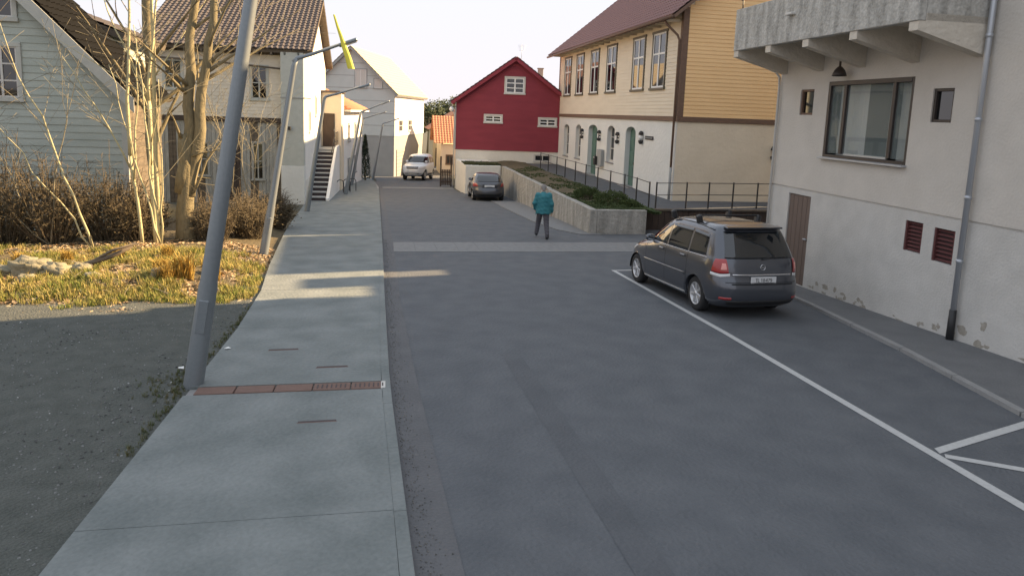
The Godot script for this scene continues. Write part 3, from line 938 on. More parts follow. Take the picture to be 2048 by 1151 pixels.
	# bell lamp over the window
	var bl := thing("wall_lamp", "dark bell shaped lamp hanging above the large window of the plastered house", "lamp", "", V(X - 0.22, 4.06, 13.0))
	st = smooth()
	lathe(st, [Vector2(0.015, 0.34), Vector2(0.022, 0.30), Vector2(0.022, 0.20), Vector2(0.06, 0.17), Vector2(0.10, 0.12), Vector2(0.13, 0.05), Vector2(0.145, 0.0), Vector2(0.135, 0.0), Vector2(0.09, 0.10), Vector2(0.0, 0.15)], 18)
	part(bl, "shade", done(st), M.darkframe)
	st = smooth()
	tube(st, [Vector3(0, 0.32, 0), Vector3(0, 0.40, 0), Vector3(0.1, 0.44, 0), Vector3(0.22, 0.44, 0)], [0.012, 0.012, 0.012, 0.012], 6)
	part(bl, "arm", done(st), M.darkframe)
	st = smooth()
	lathe(st, [Vector2(0.0, 0.11), Vector2(0.035, 0.09), Vector2(0.04, 0.05), Vector2(0.0, 0.015)], 10)
	part(bl, "bulb", done(st), M.offwhite)
	# unseen block added behind, its stepped parapet shaped to shade the street
	var r := thing("apartment_block", "unseen block added behind the balcony house, its stepped parapet shaped to shade the street", "light_blocker", "", V(23, gy(14), 14))
	inv = r.transform.affine_inverse()
	var bn := Node3D.new()
	bn.name = "block"
	r.add_child(bn)
	bn.transform = inv
	pbox(bn, "wall", M.plaster, V(19.42, -2.0, 3.0), V(27, 8.2, 27.0))
	for q in [[3.0, 18.75, 9.3], [18.75, 19.75, 10.0], [19.75, 20.5, 8.25], [20.5, 27.0, 10.35]]:  # step heights and notch set to split the sunlight into streaks
		pbox(bn, "parapet", M.plaster, V(19.0, -2.0, q[0] + 0.001), V(19.4, q[2], q[1] - 0.001))


# ---------------------------------------------------------------- cream timber house on the terrace
func cream_house() -> void:
	var X := 12.25
	var D0 := 28.0
	var D1 := 49.0
	var X1 := 22.8
	var base := -0.55
	var belt := 3.05
	var eave := 7.75
	var rx := (X + X1) / 2
	var ridge := eave + (rx - X) * 0.83
	var h := placed("timber_house", "two storey cream and ochre timber house with tall windows above the terrace", "house", V(16, -0.4, 38))
	# plastered ground floor with deep arched openings
	var U := Vector3(0, 0, 1)
	var NL := Vector3(-1, 0, 0)
	var openings := [[47.1, 45.75, 0.35, 2.50], [44.05, 42.8, 0.37, 2.55], [41.15, 39.35, -0.40, 2.60], [37.45, 36.15, 0.60, 2.62], [34.4, 32.95, -0.40, 2.64]]
	var st := flat()
	var holes := []
	for q in openings:
		holes.append([D1 - q[0], q[2] - base, D1 - q[1], q[3] - base])
	wall_cells(st, V(X, base, D1), U, NL, D1 - D0, belt - base, holes, 0.32)
	part(h, "ground_floor_wall", done(st), M.greyplaster)
	st = flat()
	quad(st, V(X, base, D0), V(X1, base, D0), V(X1, belt, D0), V(X, belt, D0), Vector3(0, 0, 1))
	quad(st, V(X, base, D1), V(X1, base, D1), V(X1, belt, D1), V(X, belt, D1), Vector3(0, 0, -1))
	quad(st, V(X1, base, D0), V(X1, base, D1), V(X1, belt, D1), V(X1, belt, D0), Vector3(1, 0, 0))
	part(h, "side_plaster_wall", done(st), M.beige)
	# arched heads and what fills the openings
	for i in openings.size():
		var q: Array = openings[i]
		var w: float = q[0] - q[1]
		var mid: float = (q[0] + q[1]) / 2
		# spandrel: fills the corners above the arch
		st = flat()
		for s in [-1.0, 1.0]:
			var pts := [V(X - 0.002, q[3] + 0.001, mid + s * w / 2), V(X - 0.002, q[3] - 0.32, mid + s * w / 2)]
			for k in range(1, 7):
				var a := PI / 2 * k / 6.0
				pts.append(V(X - 0.002, q[3] - 0.32 + 0.32 * sin(a), mid + s * w / 2 * cos(a)))
			prism(st, pts, Vector3(0.31, 0, 0))
		part(h, "arch_spandrel", done(st), M.greyplaster)
		if q[2] < 0.0:
			var dr := part(h, "door", box_mesh(Vector3(0.05, q[3] - q[2], w)), M.door_green, Transform3D(Basis(), V(X + 0.29, (q[2] + q[3]) / 2, mid)))
			for k in 2:
				for j in 3:
					part(dr, "door_panel", box_mesh(Vector3(0.03, 0.62 if j < 2 else 0.5, w / 2 - 0.2), 0.012), M.door_green, Transform3D(Basis(), Vector3(-0.035, -0.85 + j * 0.78, (k - 0.5) * w / 2)))
			part(dr, "meeting_stile", box_mesh(Vector3(0.03, q[3] - q[2] - 0.1, 0.06), 0.008), M.door_green, Transform3D(Basis(), Vector3(-0.04, 0, 0)))
			part(dr, "handle", box_mesh(Vector3(0.05, 0.12, 0.03), 0.008), M.iron, Transform3D(Basis(), Vector3(-0.07, -0.35, 0.07)))
			pbox(h, "doorstep", M.kerb, V(X - 0.28, -0.52, mid - w / 2 - 0.1), V(X + 0.2, -0.37, mid + w / 2 + 0.1), 0.012)
		else:
			window(h, V(X + 0.26, (q[2] + q[3]) / 2, mid), U, NL, w - 0.02, q[3] - q[2] - 0.02, M.offwhite, {trim = 0.07, posts = [0.5], bars = [0.36, 0.70], ears = 0.0})
			pbox(h, "sill_stone", M.kerb, V(X - 0.05, q[2] - 0.07, mid - w / 2 - 0.04), V(X + 0.1, q[2] + 0.004, mid + w / 2 + 0.04), 0.01)
	# upper storey core with gables
	st = flat()
	prism(st, [V(X, belt, D0), V(X1, belt, D0), V(X1, eave, D0), V(rx, ridge, D0), V(X, eave, D0)], V(0, 0, D1 - D0))
	part(h, "upper_wall", done(st), M.cream)
	var wins := [[46.6, 2.1], [43.6, 2.05], [40.4, 2.05], [37.25, 2.05], [33.05, 2.05], [30.45, 2.05]]
	var bh := []
	for q in wins:
		bh.append([D1 - q[0] - 0.87, 4.36, D1 - q[0] + 0.87, 7.06])
	boards(h, M.cream, V(X, 0, D1), U, NL, belt + 0.16, eave - 0.1, 0.165, func(_y: float) -> Vector2: return Vector2(0.16, D1 - D0 - 0.22), bh)
	var slope := func(y: float) -> Vector2:
		var cut := maxf(0.0, (y - eave) / 0.83)
		return Vector2(0.22 + cut, X1 - X - 0.22 - cut)
	boards(h, M.ochre, V(X, 0, D0), Vector3(1, 0, 0), Vector3(0, 0, 1), belt + 0.16, ridge - 0.3, 0.165, slope)
	# trim: belt boards, corner boards, frieze
	pbox(h, "belt_board", M.browntrim, V(X - 0.07, belt - 0.06, D0 - 0.07), V(X + 0.05, belt + 0.15, D1), 0.01)
	pbox(h, "belt_board", M.browntrim, V(X + 0.052, belt - 0.06, D0 - 0.07), V(X1, belt + 0.15, D0 + 0.04), 0.01)
	pbox(h, "corner_board", M.browntrim, V(X - 0.045, belt + 0.152, D0 - 0.042), V(X + 0.22, eave - 0.02, D0 + 0.20), 0.008)
	pbox(h, "corner_board", M.browntrim, V(X - 0.045, belt + 0.152, D1 - 0.15), V(X + 0.1, eave - 0.02, D1 + 0.03), 0.008)
	pbox(h, "frieze_board", M.cream, V(X - 0.05, eave - 0.22, D0 + 0.202), V(X + 0.02, eave, D1 - 0.152), 0.008)
	for q in wins:
		window(h, V(X - 0.004, 5.71, q[0]), U, NL, 1.70, 2.66, M.greenframe, {trim = 0.10, proud = 0.07, posts = [0.5], bars = [0.62], ears = 0.12, inner = M.white, bar = 0.085})
	# roof: two planes with deep eaves, gutter, bargeboards
	var ov := 0.75
	var ey := eave - ov * 0.83
	for s in [-1.0, 1.0]:
		var ex: float = rx + s * (rx - X + ov)
		roof_slab(h, "roof_boarding", M.browntrim, V(ex, ey + 0.16, D0 - 0.6), V(ex, ey + 0.16, D1 + 0.7), V(rx, ridge + 0.16, D1 + 0.7), V(rx, ridge + 0.16, D0 - 0.6), 0.13)
		tiles(h, M.redtile, V(ex, ey + 0.165, D0 - 0.62), V(ex, ey + 0.165, D1 + 0.72), V(rx, ridge + 0.165, D0 - 0.62), V(rx, ridge + 0.165, D1 + 0.72))
	st = smooth()
	tube(st, [V(X - ov - 0.06, ey + 0.10, D0 - 0.6), V(X - ov - 0.06, ey + 0.06, D1 + 0.7)], [0.07, 0.07], 10)
	part(h, "gutter", done(st), M.browntrim)
	# rafter ends under the eave
	var d := D0 + 0.4
	while d < D1:
		pbox(h, "rafter_end", M.cream, V(X - 0.68, ey + 0.02, d - 0.05), V(X - 0.02, ey + 0.14, d + 0.05), 0.008)
		d += 1.05
	var dp := Node3D.new()
	dp.name = "downpipe"
	h.add_child(dp)
	dp.transform = h.transform.affine_inverse()
	st = smooth()
	tube(st, [V(X - ov, ey + 0.05, D0 + 0.3), V(X - ov + 0.1, ey - 0.12, D0 + 0.25), V(X - 0.2, ey - 0.55, D0 + 0.12), V(X - 0.12, ey - 0.75, D0 + 0.1), V(X - 0.12, 1.0, D0 + 0.1)], [0.05, 0.05, 0.05, 0.05, 0.05], 8)
	part(dp, "pipe", done(st), M.browntrim)
	st = smooth()
	tube(st, [V(X - 0.12, 1.02, D0 + 0.1), V(X - 0.12, -0.38, D0 + 0.1)], [0.057, 0.057], 8)
	part(dp, "cast_foot", done(st), M.endgrey)
	# wall lamps beside the doors: pairs of dark shades, up and down
	var where := [[42.3, "farthest double wall lamp on the pale ground floor of the cream house"], [38.7, "double wall lamp between the far green door and the arched window"], [35.45, "double wall lamp between the arched window and the near green door"]]
	for q in where:
		var l := thing("door_lamp", q[1], "lamp", "double wall lamps of the cream house", V(X - 0.10, 2.0, q[0]))
		door_lamp(l)
	var l2 := thing("door_lamp", "double wall lamp with a white globe beside the nearest green door", "lamp", "double wall lamps of the cream house", V(X - 0.10, 2.15, 31.95))
	door_lamp(l2)
	st = smooth()
	lathe(st, [Vector2(0, -0.13), Vector2(0.09, -0.09), Vector2(0.13, 0.0), Vector2(0.09, 0.09), Vector2(0, 0.13)], 14)
	part(l2, "globe", done(st), M.white)
	var sg := thing("door_sign", "narrow dark name plate beside the lamp with the white globe", "sign", "", V(X - 0.03, 2.17, 31.05))
	part(sg, "plate", box_mesh(Vector3(0.03, 0.17, 1.0), 0.006), M.iron)
	for k in 6:
		part(sg, "letter_block", box_mesh(Vector3(0.012, 0.06, 0.08), 0.003), M.endgrey, Transform3D(Basis(), Vector3(-0.02, 0, -0.36 + k * 0.145)))
	var lm := thing("side_lamp", "dark wall lantern on the beige plaster near the balcony house corner", "lamp", "", V(16.8, 1.75, 27.90))
	door_lamp(lm)
	# mail box with a dark front
	var mb := thing("mail_box", "grey mail cabinet with a dark flap between door and arched window", "mailbox", "", V(X - 0.11, 0.75, 38.2))
	part(mb, "cabinet", box_mesh(Vector3(0.2, 0.95, 0.85), 0.015), M.endgrey)
	part(mb, "dark_box", box_mesh(Vector3(0.16, 0.5, 0.3), 0.012), M.iron, Transform3D(Basis(), Vector3(-0.181, -0.18, -0.35)))
	part(mb, "flap", box_mesh(Vector3(0.02, 0.06, 0.24), 0.005), M.zinc, Transform3D(Basis(), Vector3(-0.27, 0.0, -0.35)))


func door_lamp(l: Node3D) -> void:
	var st := smooth()
	lathe(st, [Vector2(0.0, 0.32), Vector2(0.06, 0.31), Vector2(0.115, 0.22), Vector2(0.12, 0.13), Vector2(0.03, 0.12), Vector2(0.0, 0.12)], 14)
	part(l, "upper_shade", done(st), M.iron)
	st = smooth()
	lathe(st, [Vector2(0.0, -0.12), Vector2(0.03, -0.12), Vector2(0.12, -0.13), Vector2(0.115, -0.22), Vector2(0.06, -0.31), Vector2(0.0, -0.32)], 14)
	part(l, "lower_shade", done(st), M.iron)
	part(l, "stem", box_mesh(Vector3(0.05, 0.25, 0.05), 0.008), M.iron)
	part(l, "wall_plate", box_mesh(Vector3(0.10, 0.06, 0.06), 0.006), M.iron, Transform3D(Basis(), Vector3(0.05, 0, 0)))


# ---------------------------------------------------------------- terrace, planter, fence
func terrace() -> void:
	var T := -0.42
	var st := flat()
	# paving of the terrace
	var poly := [V(9.9, T, 24.95), V(17, T, 24.95), V(17, T, 50), V(9.9, T, 50)]
	prism(st, poly, Vector3(0, -0.2, 0))
	struct("terrace", done(st), M.patch)
	# concrete retaining wall in cast sections
	var rw := placed("retaining_wall", "weathered concrete retaining wall along the street below the terrace", "wall", G(7.4, 33))
	var cuts := [23.5, 26.4, 30.4, 34.6, 38.8, 43.0]
	for i in cuts.size() - 1:
		pbox(rw, "wall_section", M.retaining, V(7.22 + 0.02 * (i % 2), -3.0, cuts[i] + 0.006), V(7.48, -0.22 - 0.015 * (i % 2), cuts[i + 1] - 0.006), 0.015)
	pbox(rw, "wall_section", M.retaining, V(7.485, -2.0, 23.5), V(9.35, -0.23, 23.74), 0.015)
	# garage block under the red house
	pbox(rw, "end_section", M.basement, V(4.95, -3.2, 43.2), V(7.21, -0.24, 49.3), 0.015)
	var dw := placed("timber_wall", "dark brown timber retaining wall behind the parked family car", "wall", G(12, 24.9))
	var x := 9.36
	while x < 17.0:
		pbox(dw, "plank", M.brownwood, V(x, -2.2, 24.78 + rng.randf_range(-0.008, 0.008)), V(x + 0.236, -0.43 + rng.randf_range(-0.01, 0.01), 24.88), 0.006)
		x += 0.245
	pbox(dw, "capping", M.oldtimber_and_shade, V(9.36, -0.415, 24.72), V(17, -0.34, 24.94), 0.01)
	# soil of the planter
	st = smooth()
	for i in 12:
		for k in 40:
			var c := []
			for q in [[0, 0], [1, 0], [1, 1], [0, 1]]:
				var px: float = 7.46 + (i + q[0]) * 0.205
				var pd: float = 23.7 + (k + q[1]) * 0.64
				c.append(V(px, planter_y(px, pd), pd))
			quad(st, c[0], c[1], c[2], c[3], Vector3.UP)
	struct("planter_soil", done(st), M.earth)
	# iron fence: one run along the planter, one across in front of the ochre wall
	var runs := [["iron_fence", "black iron post and rail fence behind the planter along the terrace", [[10.0, 44.2], [10.05, 42.2], [10.1, 40.2], [10.1, 38.2], [10.15, 36.2], [10.15, 34.2], [10.2, 32.3], [10.25, 30.5], [10.3, 28.7], [10.3, 27.2], [10.15, 25.4]]], ["iron_fence", "black iron post and rail fence in front of the ochre end wall", [[10.4, 25.3], [11.75, 25.5], [12.75, 25.6], [13.85, 25.7], [14.95, 25.75], [16.2, 25.8]]]]
	for r in runs:
		var pts: Array = r[2]
		var f := placed(r[0], r[1], "fence", V(pts[0][0], T, pts[0][1]), "iron fences of the terrace")
		for p in pts:
			st = flat()
			cbox(st, Transform3D(Basis(), V(p[0], T + 0.53, p[1])), Vector3(0.05, 1.06, 0.05), 0.006)
			part(f, "post", done(st), M.iron)
		for yy in [1.02, 0.55]:
			st = smooth()
			var line := []
			var rad := []
			for p in pts:
				line.append(V(p[0], T + yy, p[1]))
				rad.append(0.015)
			tube(st, line, rad, 6)
			part(f, "rail", done(st), M.iron)


func planter_y(x: float, d: float) -> float:
	bank(0, 0)
	return -0.38 + 0.06 * bank_noise.get_noise_2d(x * 3, d * 2) + 0.10 * smoothstep(7.6, 8.6, x) * (1.0 - smoothstep(9.2, 9.9, x))


# ---------------------------------------------------------------- red gabled house
func red_house() -> void:
	var D := 49.5
	var D1 := 64.0
	var XL := 4.86
	var XR := 13.2
	var rx := 9.03
	var sid := 0.45
	var eave := 3.86
	var k := (6.87 - eave) / (rx - XL)
	var h := placed("red_house", "dark red boarded gable house on a pale basement at the street corner", "house", V(rx, gy(52), 56))
	pbox(h, "basement", M.basement, V(XL + 0.06, -4.0, D + 0.05), V(XR, sid, D1))
	var st := flat()
	prism(st, [V(XL, sid - 0.02, D), V(XR, sid - 0.02, D), V(XR, eave, D), V(rx, 6.87, D), V(XL, eave, D)], V(0, 0, D1 - D))
	part(h, "core_wall", done(st), M.red)
	var wins := [[9.02, 5.06, 1.50, 1.26], [7.55, 2.67, 1.36, 0.66], [11.45, 2.55, 1.38, 0.70]]
	var holes := []
	for w in wins:
		holes.append([w[0] - w[2] / 2 - XL, w[1] - w[3] / 2, w[0] + w[2] / 2 - XL, w[1] + w[3] / 2])
	boards(h, M.red, V(XL, 0, D), Vector3(1, 0, 0), Vector3(0, 0, 1), sid, 6.75, 0.155, func(y: float) -> Vector2:
		var cut := maxf(0.0, (y - eave) / k)
		return Vector2(0.02 + cut, XR - XL - 0.02 - cut), holes)
	boards(h, M.red, V(XL, 0, D1), Vector3(0, 0, 1), Vector3(-1, 0, 0), sid, eave, 0.155, func(_y: float) -> Vector2: return Vector2(0, D1 - D))
	for i in 3:
		var w: Array = wins[i]
		window(h, V(w[0], w[1], D), Vector3(1, 0, 0), Vector3(0, 0, 1), w[2], w[3], M.offwhite, {trim = 0.11, proud = 0.06, posts = [0.5], bars = [0.5] if i > 0 else [0.33, 0.66], inner = M.white, bar = 0.07})
	pbox(h, "corner_board", M.offwhite, V(XL - 0.05, sid, D - 0.05), V(XL + 0.045, eave - 0.1, D + 0.05), 0.008)
	# roof
	var ov := 0.35
	for s in [-1.0, 1.0]:
		var ex: float = rx + s * (rx - XL + ov) if s < 0 else XR + ov
		var ey: float = 6.87 - absf(ex - rx) * k
		roof_slab(h, "roof_boarding", M.browntrim, V(ex, ey + 0.15, D - 0.4), V(ex, ey + 0.15, D1 + 0.4), V(rx, 7.02, D1 + 0.4), V(rx, 7.02, D - 0.4), 0.12)
		tiles(h, M.redtile, V(ex, ey + 0.155, D - 0.4), V(ex, ey + 0.155, D1 + 0.4), V(rx, 7.025, D - 0.4), V(rx, 7.025, D1 + 0.4))
		roof_slab(h, "bargeboard", M.red, V(ex, ey + 0.16, D - 0.43), V(ex, ey + 0.16, D - 0.405), V(rx, 7.03, D - 0.405), V(rx, 7.03, D - 0.43), 0.22)
	pbox(h, "chimney", M.endgrey, V(11.0, 5.2, D + 4.0), V(11.4, 6.55, D + 4.4), 0.02)
	pbox(h, "chimney_cap", M.kerb, V(10.95, 6.552, D + 3.95), V(11.45, 6.63, D + 4.45), 0.02)
	st = smooth()
	tube(st, [V(9.75, 6.7, D + 5.0), V(9.75, 8.5, D + 5.0)], [0.02, 0.012], 6)
	part(h, "aerial", done(st), M.zinc)
	for i in 5:
		st = smooth()
		tube(st, [V(9.45 + i * 0.02, 8.35 - i * 0.1, D + 5.0), V(10.05 - i * 0.02, 8.35 - i * 0.1, D + 5.0)], [0.008, 0.008], 5)
		part(h, "aerial_rod", done(st), M.zinc)
	# white rainwater pipe with a hopper at the street corner
	st = smooth()
	tube(st, [V(XL - 0.25, eave - 0.2, D - 0.05), V(XL - 0.20, 3.3, D - 0.06), V(XL - 0.07, 2.9, D - 0.07), V(XL - 0.07, -2.2, D - 0.07)], [0.05, 0.05, 0.05, 0.05], 8)
	part(h, "downpipe", done(st), M.offwhite)
	var lp := thing("corner_lamp", "small white globe lamp under the eave of the red house", "lamp", "", V(XL - 0.30, 3.25, D - 0.25))
	st = smooth()
	lathe(st, [Vector2(0, -0.2), Vector2(0.12, -0.13), Vector2(0.19, 0.0), Vector2(0.13, 0.14), Vector2(0, 0.2)], 14)
	part(lp, "globe", done(st), M.white)
	part(lp, "bracket", box_mesh(Vector3(0.3, 0.05, 0.05), 0.008), M.iron, Transform3D(Basis(), Vector3(0.15, 0.2, 0.12)))
	# garage door in the basement seen through the fence
	window(h, V(11.2, -0.02, D + 0.05), Vector3(1, 0, 0), Vector3(0, 0, 1), 1.3, 0.6, M.offwhite, {posts = [0.5], bars = []})
	var pv := Transform3D(Basis(), V(XL, 0, D))
	h.transform = pv * Transform3D(Basis(Vector3.UP, deg_to_rad(-7.0)), Vector3.ZERO) * pv.affine_inverse() * h.transform
	# dark gate beside the red house
	var g := placed("garden_gate", "dark slatted gate between posts beside the red house", "gate", G(4.4, 50.5))
	for x in [3.92, 4.68]:
		pbox(g, "post", M.brownwood, V(x, gy(50.5), 50.45), V(x + 0.11, gy(50.5) + 2.2, 50.56), 0.01)
	for i in 5:
		pbox(g, "slat", M.brownwood, V(4.045, gy(50.5) + 0.1, 50.47) + Vector3(i * 0.127, 0, 0), V(4.145, gy(50.5) + 1.25, 50.5) + Vector3(i * 0.127, 0, 0), 0.006)
	for y in [0.3, 1.0]:
		pbox(g, "crossbar", M.brownwood, V(4.032, gy(50.5) + y, 50.505), V(4.678, gy(50.5) + y + 0.09, 50.54), 0.006)


# ---------------------------------------------------------------- houses at the end of the street
func far_houses() -> void:
	# grey gabled house turned a little to the street
	var ang := deg_to_rad(15.0)
	var a := Vector3(sin(ang), 0, -cos(ang))        # along its side wall, away
	var b := Vector3(-cos(ang), 0, -sin(ang))       # along its gable, to the left
	var c := V(0.78, 0, 64.0)
	var base := -3.3
	var h := placed("grey_house", "pale grey gabled house closing the far end of the street", "house", V(0, -3.1, 68))
	var band := 0.68
	var eave := 4.5
	var top := 8.35
	var W := 8.0
	var L := 12.5
	var st := flat()
	var P := func(u: float, v: float, y: float) -> Vector3: return c + b * u + a * v + Vector3(0, y, 0)
	prism(st, [P.call(0, 0, band), P.call(W, 0, band), P.call(W, 0, eave), P.call(W / 2, 0, top), P.call(0, 0, eave)], a * 0.2)
	part(h, "gable_wall", done(st), M.endpale)
	st = flat()
	quad(st, P.call(-0.003, 0, band), P.call(-0.003, L, band), P.call(-0.003, L, eave + 0.1), P.call(-0.003, 0, eave + 0.1), -b)
	quad(st, P.call(W, 0.2, band), P.call(W, L, band), P.call(W, L, eave), P.call(W, 0.2, eave), b)
	prism(st, [P.call(0, L - 0.2, band), P.call(W, L - 0.2, band), P.call(W, L - 0.2, eave), P.call(W / 2, L - 0.2, top), P.call(0, L - 0.2, eave)], a * 0.2)
	part(h, "side_wall", done(st), M.whitewall)
	st = flat()
	prism(st, [P.call(0.05, 0.05, base), P.call(W, 0.05, base), P.call(W, L, base), P.call(0.05, L, base)], Vector3(0, band - base, 0))
	part(h, "lower_wall", done(st), M.endgrey)
	# boarded joints on the gable
	for i in 6:
		st = flat()
		var y := band + 0.9 + i * 1.1
		var cut := maxf(0.0, (y - eave) * (W / 2) / (top - eave))
		prism(st, [P.call(cut + 0.05, -0.012, y), P.call(W - cut - 0.05, -0.012, y), P.call(W - cut - 0.05, -0.012, y + 0.05), P.call(cut + 0.05, -0.012, y + 0.05)], a * 0.011)
		part(h, "cover_strip", done(st), M.endgrey)
	for s in [0.0, 1.0]:
		var ou: float = -0.35 if s == 0.0 else W + 0.35
		var ey := eave - 0.35 * (top - eave) / (W / 2)
		roof_slab(h, "roof_boarding", M.endgrey, P.call(ou, -0.4, ey + 0.2), P.call(ou, L + 0.4, ey + 0.2), P.call(W / 2, L + 0.4, top + 0.2), P.call(W / 2, -0.4, top + 0.2), 0.18)
		tiles(h, M.creamtile, P.call(ou, -0.4, ey + 0.21), P.call(ou, L + 0.4, ey + 0.21), P.call(W / 2, -0.4, top + 0.21), P.call(W / 2, L + 0.4, top + 0.21), 0.3, 0.4)
	window(h, P.call(3.15, -0.002, 5.75), -b, -a, 1.15, 1.75, M.endgrey, {posts = [0.5], inner = M.white, glass = M.offwhite, trim = 0.07})
	window(h, P.call(1.55, -0.002, 5.35), -b, -a, 0.85, 0.95, M.endgrey, {posts = [], inner = M.white, glass = M.offwhite, trim = 0.07})
	window(h, P.call(-0.005, 2.2, 1.6), a, -b, 1.5, 1.2, M.offwhite, {posts = [0.5], bars = [0.5], inner = M.white})
	window(h, P.call(-0.005, 6.0, 1.6), a, -b, 1.5, 1.2, M.offwhite, {posts = [0.5], bars = [0.5], inner = M.white})
	st = flat()
	prism(st, [P.call(-0.001, 0.9, base), P.call(-0.001, 4.0, base), P.call(-0.001, 4.0, -0.6), P.call(-0.001, 0.9, -0.6)], b * 0.1)
	var gd := part(h, "garage_door", done(st), M.slit)
	for i in 8:
		st = flat()
		var y2 := base + 0.1 + i * 0.33
		prism(st, [P.call(-0.006, 0.95, y2), P.call(-0.006, 3.95, y2), P.call(-0.006, 3.95, y2 + 0.3), P.call(-0.006, 0.95, y2 + 0.3)], b * 0.004)
		part(gd, "door_slat", done(st), M.greyboard)
	# white house with the orange hipped roof, turned with the bend of the pavement
	ang = deg_to_rad(5.4)
	a = Vector3(sin(ang), 0, -cos(ang))
	b = Vector3(-cos(ang), 0, -sin(ang))
	c = V(-2.72, 0, 47.2)
	h = placed("white_house", "low white house with an orange tiled hipped roof beyond the stair", "house", V(-5, gy(50), 50))
	eave = 2.95
	var Q := func(u: float, v: float, y: float) -> Vector3: return c + b * u + a * v + Vector3(0, y, 0)
	W = 7.5
	L = 9.0
	st = flat()
	prism(st, [Q.call(0, 0, -3.2), Q.call(W, 0, -3.2), Q.call(W, L, -3.2), Q.call(0, L, -3.2)], Vector3(0, eave + 3.2, 0))
	part(h, "wall", done(st), M.whitewall)
	var R0: Vector3 = Q.call(W / 2, 2.6, 5.0)
	var R1: Vector3 = Q.call(W / 2, L - 2.6, 5.0)
	var E := [Q.call(-0.5, -0.5, eave), Q.call(W + 0.5, -0.5, eave), Q.call(W + 0.5, L + 0.5, eave), Q.call(-0.5, L + 0.5, eave)]
	tiles(h, M.orangetile, E[0], E[1], R0, R0, 0.3, 0.36)
	tiles(h, M.orangetile, E[3], E[0], R1, R0, 0.3, 0.36)
	tiles(h, M.orangetile, E[1], E[2], R0, R1, 0.3, 0.36)
	tiles(h, M.orangetile, E[2], E[3], R1, R1, 0.3, 0.36)
	st = flat()
	prism(st, E, Vector3(0, -0.12, 0))
	part(h, "eave_board", done(st), M.whitewall)
	for q in [[2.0, 1.4], [5.2, 1.4], [5.2, -1.0], [2.0, -1.0]]:
		window(h, Q.call(-0.005, q[0], q[1]), a, -b, 0.9, 1.3, M.endgrey, {posts = [0.5], inner = M.white})
	window(h, Q.call(0.55, -0.005, 0.9), -b, -a, 0.5, 1.2, M.endgrey, {posts = [], inner = M.white})
	# beige house at the head of the outside stair
	var t := placed("beige_house", "narrow beige plastered house front at the head of the outside stair", "house", V(-3.3, gy(44), 45))
	pbox(t, "wall", M.beige, V(-3.89, -3.0, 43.9), V(-2.70, 3.95, 46.6))
	pbox(t, "roof", M.darktile, V(-3.89, 3.952, 43.7), V(-2.6, 4.08, 46.7), 0.02)
	var dr := pbox(t, "door", M.brownwood, V(-3.8, 0.69, 43.84), V(-3.1, 2.7, 43.95), 0.01)
	part(dr, "handle", box_mesh(Vector3(0.03, 0.1, 0.05), 0.006), M.zinc, Transform3D(Basis(), Vector3(0.33, 0, 0.07)))
	# outside stair with white cheek wall and iron rail
	var s0 := placed("stair", "outside stair of grey steps with a white cheek wall beside the pavement", "stair", G(-3.4, 37))
	var n := 11
	for i in n:
		var d0 := 35.9 + i * 0.5
		var y0 := gy(36.3) + 0.06 + i * 0.2
		pbox(s0, "tread", M.endgrey, V(-3.87, y0 + 0.15, d0 - 0.06), V(-2.98, y0 + 0.2, d0 + 0.5), 0.008)
		pbox(s0, "riser", M.slit, V(-3.87, y0 - 0.06, d0), V(-2.98, y0 + 0.148, d0 + 0.06))
	st = flat()
	prism(st, [V(-2.96, -2.4, 35.7), V(-2.96, gy(36.3) + 0.2, 35.7), V(-2.96, 0.80, 41.6), V(-2.96, 0.80, 43.9), V(-2.96, -2.6, 43.9)], Vector3(0.16, 0, 0))
	part(s0, "cheek_wall", done(st), M.whitewall)
	pbox(s0, "landing", M.endgrey, V(-3.87, 0.55, 41.46), V(-2.98, 0.68, 43.88), 0.01)
	for y in [1.05, 1.6]:
		st = smooth()
		tube(st, [V(-2.9, y - 1.0, 38.6), V(-2.9, y, 41.6), V(-2.9, y, 43.8)], [0.02, 0.02, 0.02], 6)
		part(s0, "rail", done(st), M.iron)
	for q in [[-2.9, 41.6], [-2.9, 42.7], [-2.9, 43.8]]:
		st = smooth()
		tube(st, [V(q[0], 0.66, q[1]), V(q[0], 1.62, q[1])], [0.022, 0.022], 6)
		part(s0, "rail_post", done(st), M.iron)
	# low house far down with an orange roof, beyond the red house
	h = placed("far_house", "small yellowish house with an orange tiled roof far behind the red house", "house", V(9, -3.1, 80))
	pbox(h, "wall", M.yellowplaster, V(5.2, -3.4, 78), V(14, 1.3, 86))
	st = flat()
	prism(st, [V(5.2, 1.3, 78), V(14, 1.3, 78), V(9.6, 4.0, 78)], V(0, 0, 8))
	part(h, "gable_wall", done(st), M.yellowplaster)
	tiles(h, M.orangetile, V(4.7, 1.0, 77.5), V(4.7, 1.0, 86.5), V(9.6, 4.1, 77.5), V(9.6, 4.1, 86.5))
	tiles(h, M.orangetile, V(14.5, 1.0, 77.5), V(14.5, 1.0, 86.5), V(9.6, 4.1, 77.5), V(9.6, 4.1, 86.5))
	window(h, V(6.6, 0.2, 78), Vector3(1, 0, 0), Vector3(0, 0, 1), 0.9, 1.1, M.white, {posts = [0.5], bars = [0.5]})
	pbox(h, "door", M.brownwood, V(5.5, -3.1, 77.95), V(6.4, -1.0, 78.1), 0.01)
	h = placed("far_cottage", "beige cottage with an orange roof slope just left of the red house", "house", V(5.6, -3.1, 70))
	pbox(h, "wall", M.beige, V(5.35, -3.4, 68), V(8.5, -0.1, 74))
	tiles(h, M.orangetile, V(4.6, 0.0, 67.7), V(9.0, 0.0, 67.7), V(4.6, 2.6, 71), V(9.0, 2.6, 71))
